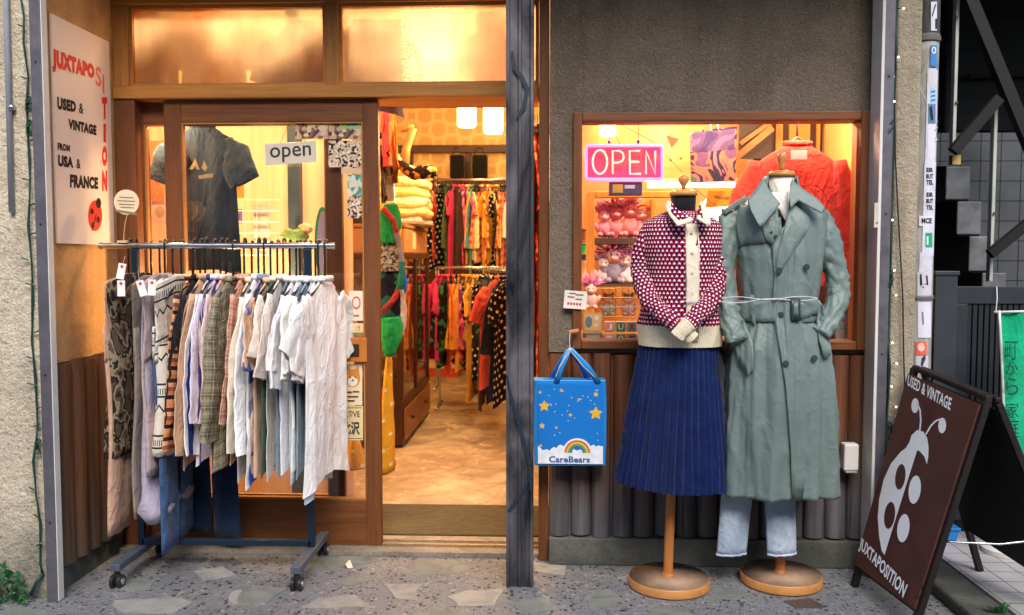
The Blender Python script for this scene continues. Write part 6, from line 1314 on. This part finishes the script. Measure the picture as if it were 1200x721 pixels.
o = thing('toy_parrot', 'green and cream stuffed toy on the counter behind the door glass', 'toy', P(345, 280, 4.2)); m = MB(); m.blob(P(345, 276, 4.2), (.07, .05, .03), 16, 10, .5, 2); m.build('body', plain('#7fa85a', .8, 0, .3, 30), o, smooth=True); m = MB(); m.blob(P(358, 268, 4.2), (.035, .03, .025), 16, 10, .5, 5); m.build('head', plain('#e0c49c', .8), o, smooth=True)
o = thing('skate_deck', 'oval green and lilac board leaning behind the sliding door glass', 'board', P(378, 290, 4.05)); m = MB(); c = P(378, 285, 4.05); m.prism([c+V((a, 0, b)) for a, b in ell(0, 0, .038, .17, 30)], (0, .012, 0)); m.build('deck', plain('#1f7a4a', .5), o); m = MB(); m.prism([c+V((a+.004, -.002, b)) for a, b in ell(0, 0, .028, .15, 30)], (0, .0015, 0)); m.build('inner_print', plain('#8a86b0', .5), o)
for k, (px0, py0, px1, py1, c, lb) in enumerate([(176, 165, 192, 235, '#c8582c', 'orange red cloth panel behind the narrow left pane'), (178, 235, 197, 262, '#a88a7a', 'grey printed card behind the narrow left pane'), (273, 195, 286, 232, '#d8962c', 'yellow pennant beside the navy tee behind the door glass'), (272, 245, 284, 262, '#6a5a9a', 'violet patch card beside the wire grid')]):
    card('hung_card', lb, 'card', px0, py0, px1, py1, 4.2+.02*k, c, [(ell(.5, .5, .3, .25, 14), shade(c, .6))])
# blurred clothes behind the transom panes
for k, (px, top, hem, c, lb, sh_) in enumerate([(352, 28, 130, '#a8989c', 'mauve grey garment with orange print hung behind the left transom pane', .14), (428, 28, 130, '#a89cac', 'lilac grey garment hung behind the middle transom pane', .15), (180, 8, 130, '#b09878', 'brown garment hung behind the far left of the transom', .10), (462, 28, 118, '#7a6a6c', 'dark grey garment beside the textured transom pane', .06), (575, 20, 118, '#b8704c', 'rust garment hung behind the right transom pane', .07), (250, 6, 130, '#e8d0a8', 'cream garment hung behind the left transom pane', .14)]):
    hung(px, top, hem, 3.9+.01*k, F(c, 100, .1), lb, rz=PI/2+.1, sh=sh_, slen=.22, sp=.02, seed=60+k, grp='garments hung behind the transom windows')
for k, (px, py, r_, c, lb) in enumerate([(354, 67, .028, '#d8782c', 'orange round badge behind the left transom pane'), (376, 70, .03, '#c85a5a', 'pink round badge behind the left transom pane'), (427, 84, .036, '#c88a78', 'salmon round badge behind the middle transom pane'), (411, 65, .012, '#e0a02c', 'small yellow badge behind the middle transom pane')]):
    o = thing('round_badge', lb, 'badge', P(px, py, 3.83)); m = MB(); c0 = P(px, py, 3.83); m.prism([c0+V((a, 0, b)) for a, b in ell(0, 0, r_, r_, 24)], (0, .006, 0)); m.build('disc', plain(c, .6), o); m = MB(); m.prism([c0+V((a, -.001, b)) for a, b in ell(0, 0, r_*.5, r_*.5, 16)], (0, .0008, 0)); m.build('centre', plain(shade(c, .6), .6), o)
bulb('ceiling_light', P(518, 86, 3.95), 2.2, .03, (1, .7, .38))
# ================================================================== DISPLAY WINDOW CONTENTS
def acrylic():
    t = NT('pink_acrylic'); tr = t.n('BsdfTransparent'); tr.inputs[0].default_value = (1, .62, .78, 1); d = t.n('BsdfDiffuse'); d.inputs[0].default_value = (.75, .12, .3, 1)
    m_ = t.n('MixShader'); t.l(t.ramp(t.noise(t.coord(), 18, 3), [(.35, (.5, .5, .5)), (.65, (.8, .8, .8))]), m_.inputs[0]); t.l(tr.outputs[0], m_.inputs[1]); t.l(d.outputs[0], m_.inputs[2]); t.l(m_.outputs[0], t.t.nodes['Material Output'].inputs[0]); return t.m
ns = thing('neon_sign', 'pink framed neon OPEN sign glowing in the display window', 'neon sign', P(731, 212, 3.68)); NY = 3.685
n_pk = glow((1, .13, .72), 1.9); n_or = glow((1, .50, .34), .85); n_pk2 = n_pk
def ntube(pts, r_, mt, nm_): m = MB(); m.tube([P(a, b, NY) for a, b in pts], r_, 8); return m.build(nm_, mt, ns, smooth=True)
rc = []
for cx_, cy2, a0 in ((773, 174, -90), (773, 207, 0), (690, 207, 90), (690, 174, 180)):
    for k in range(4): a = math.radians(a0+30*k); rc.append((cx_+3*math.cos(a), cy2+3*math.sin(a)))
ntube(rc+[rc[0]], .0055, n_pk, 'border_tube')
ntube([(703+8.5*math.cos(2*PI*k/20), 190+14*math.sin(2*PI*k/20)) for k in range(21)], .0042, n_or, 'letter_tube')
ntube([(718, 204), (718, 177), (726, 177), (730, 180), (731, 185), (729, 189), (724, 191), (719, 191)], .0042, n_or, 'letter_tube')
ntube([(750, 177), (738, 177), (738, 204), (751, 204)], .0042, n_or, 'letter_tube'); ntube([(738, 190), (749, 190)], .0042, n_or, 'letter_tube')
ntube([(757, 204), (757, 177), (768, 204), (768, 177)], .0042, n_or, 'letter_tube')
m = MB(); a = P(687, 209, NY+.03); b = P(776, 172, NY+.03); m.box((a.x, NY+.03, a.z), (b.x, NY+.034, b.z)); m.build('backing_plate', acrylic(), ns)
m = MB()
for px in (714, 747): m.tube([P(px, 171, NY+.01), P(px+1, 160, NY+.01), P(px+.5, 120, NY+.01)], .0018, 5)
m.build('hanging_wires', M_dark, ns); m = MB()
for px in (714, 748): m.blob(P(px, 166, NY+.01), (.007, .007, .010), 10, 8)
m.build('insulators', plain('#6a4a9a', .3), ns, smooth=True)
o = thing('transformer_box', 'violet grey box with yellow label below the neon sign', 'box', P(733, 230, 3.7)); m = MB(); m.box(*gbox(714, 213, 753, 229, 3.70, .05)); m.build('case', plain('#5c4c66', .4), o, bevel=.004); m = MB(); m.box(*gbox(718, 216, 730, 226, 3.698, .0015)); m.build('yellow_label', plain('#d8a03c', .5), o); m = MB(); m.box(*gbox(732, 217, 744, 221, 3.698, .0015)); m.build('pale_label', plain('#e0c8d0', .5), o)
# fluorescent tube
tb = thing('fluorescent_tube', 'slim glowing white tube lamp across the display window', 'lamp', P(808, 217, 4.1)); m = MB(); m.tube([P(759, 217.5, 4.1), P(861, 217, 4.1)], .011, 12); m.build('tube', glow((1, .88, .7), 3.5), tb, smooth=True); m = MB(); m.box(*gbox(756, 209, 864, 213.5, 4.1, .03)); m.build('fitting', plain('#d8c8a8', .5), tb)
# orange wooden shelving
M_or = wood('#c87a24', '#e0983c', 2, 8, .45, .1); WY = 3.95
sh = thing('display_shelves', 'orange painted wooden shelving unit full of toys in the display window', 'shelf', (P(725, 300, WY).x, WY, .9))
m = MB(); m.box(*gbox(688.5, 224, 697, 402, WY, .34)); m.box(*gbox(697.3, 224, 800, 232, WY, .03)); m.box(*gbox(762, 232.4, 769, 402, WY, .34)); m.build('shelf_frame', M_or, sh, bevel=.004)
m = MB(); m.box(*gbox(697.4, 279, 761.6, 286, WY+.01, .32)); m.build('shelf_board', plain('#5a4030', .5), sh); m = MB(); m.box(*gbox(697.4, 333, 761.6, 336, WY+.01, .32)); m.build('wire_shelf', plain('#6a5030', .4, .3), sh)
m = MB()
for k in range(9): m.tube([P(699+k*7.5, 336, WY+.005), P(699+k*7.5, 371, WY+.005)], .0018, 5)
for k in range(4): m.tube([P(698, 338+k*11, WY+.003), P(761, 338+k*11, WY+.003)], .0018, 5)
m.build('wire_basket', plain('#8a7040', .4, .5), sh)
def toy(px, py, Y, s, cb, ch, chair, lab, hair=True, ears=True, seed=0):
    lt = lambda c_: tuple(q_*.72+.28*w_ for q_, w_ in zip(h2l(c_), (1, .8, .85))); cb, ch, chair = lt(cb), lt(ch), lt(chair)
    o = thing('stuffed_toy', lab, 'toy', P(px, py, Y), 'stuffed toys in the display window'); c = P(px, py, Y)
    m = MB(); m.blob(c+V((0, 0, s*.45)), (s*.42, s*.34, s*.48), 14, 10, .12, seed); m.build('body', plain(cb, .95, 0, .2, 40), o, smooth=True)
    m = MB(); m.blob(c+V((0, -s*.05, s*1.12)), (s*.36, s*.32, s*.33), 14, 10, .08, seed+3); m.blob(c+V((0, -s*.36, s*1.04)), (s*.14, s*.10, s*.10), 10, 8); hd = m.build('head', plain(ch, .95, 0, .15, 40), o, smooth=True)
    m = MB()
    for sx in (-1, 1): m.blob(c+V((sx*s*.12, -s*.35, s*1.2)), s*.035, 8, 6)
    m.build('eyes', M_blk, hd, smooth=True)
    for sx in (-1, 1): m = MB(); m.blob(c+V((sx*s*.42, -s*.12, s*.55)), (s*.13, s*.13, s*.28), 10, 8, 0, 0, 0, Matrix.Rotation(sx*.5, 3, 'Y')); m.build('arm', plain(cb, .95, 0, .2, 40), o, smooth=True); m = MB(); m.blob(c+V((sx*s*.24, -s*.32, s*.12)), (s*.15, s*.26, s*.14), 10, 8); m.build('leg', plain(cb, .95, 0, .2, 40), o, smooth=True)
    if ears:
        m = MB()
        for sx in (-1, 1): m.blob(c+V((sx*s*.28, -s*.02, s*1.42)), (s*.12, s*.06, s*.13), 10, 8)
        m.build('ears', plain(ch, .95), hd, smooth=True)
    if hair:
        m = MB(); rr = random.Random(seed)
        for k in range(46):
            a = rr.uniform(0, 2*PI); e = rr.uniform(.1, 1.3); d = V((math.cos(a)*math.cos(e), math.sin(a)*math.cos(e)*.7, math.sin(e))); p = c+V((0, 0, s*1.25)); m.tube([p+d*s*.25, p+d*s*(.5+.2*rr.random())+V((rr.uniform(-.1, .1)*s, 0, .05*s)), p+d*s*(.75+.3*rr.random())], [s*.05, s*.04, s*.008], 5)
        m.build('hair', plain(chair, .9, 0, .25, 60), o, smooth=True)
tz = WY+.07
for k, (px, py, s, cb, ch, hc, hr, lab) in enumerate([
 (708, 278, .085, '#c86a9a', '#e0a0b8', '#d83c8a', 1, 'pink bodied toy with magenta hair, left on the top toy shelf'),
 (722, 278, .095, '#d85a6a', '#d8505a', '#c83c4a', 1, 'red pink toy with red hair in the middle of the top toy shelf'),
 (738, 278, .105, '#e0485a', '#e86a5a', '#e04a6a', 1, 'coral toy with long coral hair, right on the top toy shelf'),
 (752, 278, .09, '#e88a7a', '#e8a08a', '#e85a4a', 0, 'salmon coloured toy partly behind the cardigan on the top toy shelf'),
 (707, 332, .08, '#d8b8a8', '#e0c8b8', '#b85aa0', 1, 'cream toy with violet hair, left on the second toy shelf'),
 (719, 332, .11, '#3a3050', '#e89a7a', '#e84a9a', 1, 'toy with navy top and bright pink hair in the middle of the second shelf'),
 (733, 332, .09, '#e8d2c8', '#e8c8b0', '#e83c90', 1, 'cream toy with hot pink hair beside the navy topped toy'),
 (746, 332, .10, '#e8d8c8', '#e0c0a0', '#c8a070', 0, 'cream brown bear toy, right on the second toy shelf'),
 (713, 370, .07, '#4a6a4a', '#d89a6a', '#8a5a3a', 0, 'green bodied toy inside the wire basket'),
 (736, 370, .07, '#9a5a4a', '#d8a88a', '#5a3a2a', 0, 'brown bodied toy inside the wire basket')]): toy(px, py, tz if k < 8 else WY+.1, s, cb, ch, hc, lab, bool(hr), not hr, k)
toy(692, 362, 3.80, .075, '#e0a080', '#e8b090', '#f04aa0', 'toy with fluffy hot pink hair at the lower left window corner', True, False, 20)
for k, (py0, py1, c, lb) in enumerate([(268, 284, '#8a4a2c', 'brown spool left of the shelf post'), (285, 297, '#1fa050', 'bright green spool left of the shelf post'), (298, 305, '#2a2a3c', 'dark blue spool left of the shelf post'), (306, 330, '#e0b070', 'beige spool left of the shelf post')]):
    a = P(684, py1, 3.85); b = P(684, py0, 3.85); m = MB(); h_ = b.z-a.z-.001; m.lathe([(.013, 0), (.013, h_*.1), (.010, h_*.15), (.010, h_*.85), (.013, h_*.9), (.013, h_)], (a.x, 3.85, a.z), 14); tag(m.build('spool', plain(c, .6), smooth=True, auto=40), lb, 'spool', 'spools stacked at the window side')
# framed picture, letter blocks, grey box
card('small_picture', 'small framed picture of a grey figure with flowers low in the display window', 'picture', 683, 366, 706, 389, 3.70, '#c89850', [(R4(.08, .08, .92, .92), '#d8b080'), (ell(.3, .5, .18, .3, 14), '#6a7a80'), (ell(.7, .7, .12, .12, 10), '#e8d8c0'), (ell(.68, .35, .1, .1, 10), '#e8c8a0')])
o = thing('grey_case', 'flat grey case lying under the small framed picture', 'case', P(694, 400, 3.69)); m = MB(); m.box(*gbox(683, 390.5, 706, 400, 3.69, .06)); m.build('case', plain('#6a5a58', .4), o, bevel=.002); m = MB(); m.box(*gbox(687, 393, 703, 397, 3.6885, .001)); m.build('case_label', plain('#a09088', .5), o)
for k, (px, py, ch, c, lc) in enumerate([(708.5, 377, 'J', '#d8807a', '#e8e0d8'), (721.5, 377, 'U', '#2a7a4a', '#e0d8c0'), (734.5, 377, 'X', '#8a8a8a', '#3a3a3c'), (708.5, 391, 'P', '#d8807a', '#e8e0d8'), (721.5, 391, 'O', '#2a7a4a', '#e0d8c0'), (734.5, 391, 'S', '#8a8a8a', '#3a3a3c')]):
    o = thing('letter_block', 'wooden letter block %s in the %s row at the bottom of the display window' % (ch, 'upper' if k < 3 else 'lower'), 'letter block', P(px+6, py+12, 3.69), 'letter blocks spelling the shop name'); h_ = 12.2 if k < 3 else 10.6
    m = MB(); m.box(*gbox(px, py, px+12, py+h_, 3.69, .03)); m.build('block', plain('#d8b890', .5), o, bevel=.002); m = MB(); m.box(*gbox(px+1, py+1, px+11, py+h_-1, 3.6885, .001)); bp = m.build('block_face', plain(c, .5), o)
    m = MB(); fq = quadfn(P(px+3, py+h_-2.4, 3.6875), P(px+9, py+h_-2.4, 3.6875), P(px+3, py+2.6, 3.6875), P(px+9, py+2.6, 3.6875)); text_on(m, ch, fq, .03); m.build('letter', plain(lc, .5), bp)
# posters, flags, lights in the window
o = thing('record_sleeve', 'dark violet printed album sleeve hung on a ring in the display window', 'poster', P(836, 214, 4.0)); f_ = quadfn(P(810, 214, 4.0), P(862, 212, 4.0), P(808, 154, 4.0), P(864, 148, 4.0)); m = MB(); m.prism([f_(0, 0), f_(1, 0), f_(1, 1), f_(0, 1)], (0, .006, 0)); m.build('sleeve', blotch(['#3c2c4c', '#5a3c5a', '#8a5a4c', '#2c2438', '#9a5a6a', '#4a5a4a', '#c88a6a'], 8, 'n'), o)
m = MB(); m.prism([f_(u, v)+V((0, -.0015, 0)) for u, v in R4(.05, .58, .95, .96)], (0, .001, 0)); m.build('dark_sky_print', blotch(['#3a2c50', '#4c3a5a', '#6a4a6a', '#2c2440'], 7, 'n'), o); m = MB(); m.tube([P(834, 153, 4.0), P(832, 143, 4.0), P(840, 140, 4.0), P(842, 152, 4.0)], .003, 6); m.build('ring', M_chrome, o)
o = thing('yellow_pennant', 'curved yellow pennant with small dark lettering behind the trench coat shoulder', 'pennant', P(850, 235, 4.2)); f_ = quadfn(P(826, 246, 4.2), P(880, 240, 4.2), P(830, 222, 4.2), P(884, 220, 4.2)); m = MB(); m.prism([f_(0, .1), f_(1, 0), f_(1, 1), f_(0, 1)], (0, .003, 0)); m.build('cloth', plain('#d89a20', .6), o); m = MB(); text_on(m, 'VINTAGE WEAR', lambda u, v: f_(.15+.6*u, .55+.15*v-.12*math.sin(PI*u))+V((0, -.002, 0)), .01); m.build('lettering', plain('#4a2c10', .6), o)
o = thing('paper_lampshade', 'bright white lampshade glowing behind the necks of the dress forms', 'lamp', P(850, 250, 4.35)); m = MB(); c = P(845, 252, 4.35); m.lathe([(.05, .11), (.09, .06), (.12, -.06), (.13, -.11)], c, 24, cap=(False, False)); m.build('lamp_shade', glow((1, .85, .62), 1.6), o, smooth=True); m = MB(); m.tube([c+V((0, 0, .11)), c+V((0, 0, .3))], .004, 6); m.build('cord', M_dark, o)
o = thing('flag_string', 'dark string with little brown paper flags crossing the display window', 'bunting', P(790, 190, 3.85)); m = MB(); m.tube([P(a, b, 3.85) for a, b in ((722, 143), (735, 150), (765, 166), (800, 202))], .0018, 5); m.tube([P(a, b, 3.84) for a, b in ((716, 143), (719, 155), (727, 170))], .0016, 5); m.tube([P(a, b, 3.84) for a, b in ((812, 220), (828, 232), (842, 245))], .0016, 5); m.build('string', M_dark, o)
for (px, py) in ((788, 166), (786, 188), (798, 186)):
    m = MB(); s_ = 8 if py < 170 else 2.2; m.prism([P(px-s_, py-s_, 3.85), P(px+s_, py-s_*.4, 3.85), P(px-s_*.1, py+s_, 3.85)], (0, .002, 0)); m.build('paper_flag', plain('#7a4a2c', .7), o)
# slats behind the red sweater and dark diagonals
o = thing('slatted_screen', 'upright orange timber slats behind the red sweater in the display window', 'screen', P(950, 330, 4.3)); m = MB()
for k, (x0, x1) in enumerate(((906, 918), (921, 950), (953, 962), (973, 985), (987, 1012), (1015, 1040))): m.box(*gbox(x0, 120, x1, 404, 4.30+.012*(k % 2), .02))
m.build('slats', wood('#c07a2c', '#dc983c', 2, 8), o); m = MB(); m.box(*gbox(880, 120, 1050, 404, 4.34, .02)); m.build('backing', plain('#4a2c18', .6), o)
o = thing('dark_shelf_bracket', 'dark brown diagonal timbers in the upper middle of the display window', 'bracket', P(880, 170, 4.25)); m = MB(); m.bar(P(862, 185, 4.2), P(905, 150, 4.2), .03, .02, up=(0, 1, 0)); m.bar(P(868, 168, 4.22), P(902, 144, 4.22), .02, .02, up=(0, 1, 0)); m.build('brace', wood('#8a5020', '#b87430', 0), o); m = MB(); m.box(*gbox(866, 128, 905, 186, 4.26, .02)); m.build('panel', plain('#3a2c1c', .6), o)
rq = P(934, 170, 3.85); sw = shirt('red_sweater', 'bright red sweatshirt on a black hanger in the display window behind the trench coat', 'sweatshirt', None, rq, PI/2, .60, F('#d03a30', 400, .06), slen=.5, sh=.225, sp=.02, seed=31, th=.035, amp=.007, hem=.235)
m = MB(); m.box(*gbox(927, 176, 946, 187, 3.80, .002)); m.build('neck_label', plain('#d8a8b0', .6), sw)
m = MB(); cc = P(948, 240, 3.79); q = [cc+V((a, 0, b)) for a, b in ell(0, 0, .078, .085, 40)]; m.tube(q+[q[0]], .0014, 5); m.build('ring_print', plain('#4a1410', .6), sw)
m = MB(); m.tube([P(950, 222, 3.79), P(956, 228, 3.79), P(954, 236, 3.79), P(962, 240, 3.79)], .0014, 5); m.build('figure_print', plain('#4a1410', .6), sw)
o = make_hanger(rq+V((0, 0, .03)), 'black hanger with wide shoulders carrying the red sweatshirt', None, M_blk, arm=.13); o.rotation_euler = (0, 0, PI/2)
o = thing('checked_band', 'black and white checkered strip below the red sweatshirt', 'strip', P(962, 326, 3.9)); m = MB(); m.box(*gbox(930, 321, 966, 327, 3.9, .01)); m.build('strip', stripes(['#e8e0d8', '#1a1a1a'], .02, 0), o); m = MB(); m.box(*gbox(930, 327.4, 966, 330, 3.9, .01)); m.build('strip_edge', M_blk, o)
card('window_notice', 'pale notice with red line at the lower right corner of the display window', 'notice', 980, 345, 997, 403, 3.72, '#a8a8a0', [(R4(.2, .45, .6, .48), '#c84a3a'), (R4(.1, .6, .9, .62), '#8a8a88'), (R4(.1, .3, .8, .32), '#8a8a88')])
o = thing('grey_poster', 'dull brown grey board standing under the red sweatshirt', 'board', P(970, 400, 4.1)); m = MB(); m.box(*gbox(900, 330, 995, 404, 4.1, .01)); m.build('board', plain('#5a4a48', .6, 0, .3, 4), o); m = MB(); m.box(*gbox(905, 368, 990, 371, 4.098, .001)); m.build('printed_line', plain('#8a7a70', .6), o)
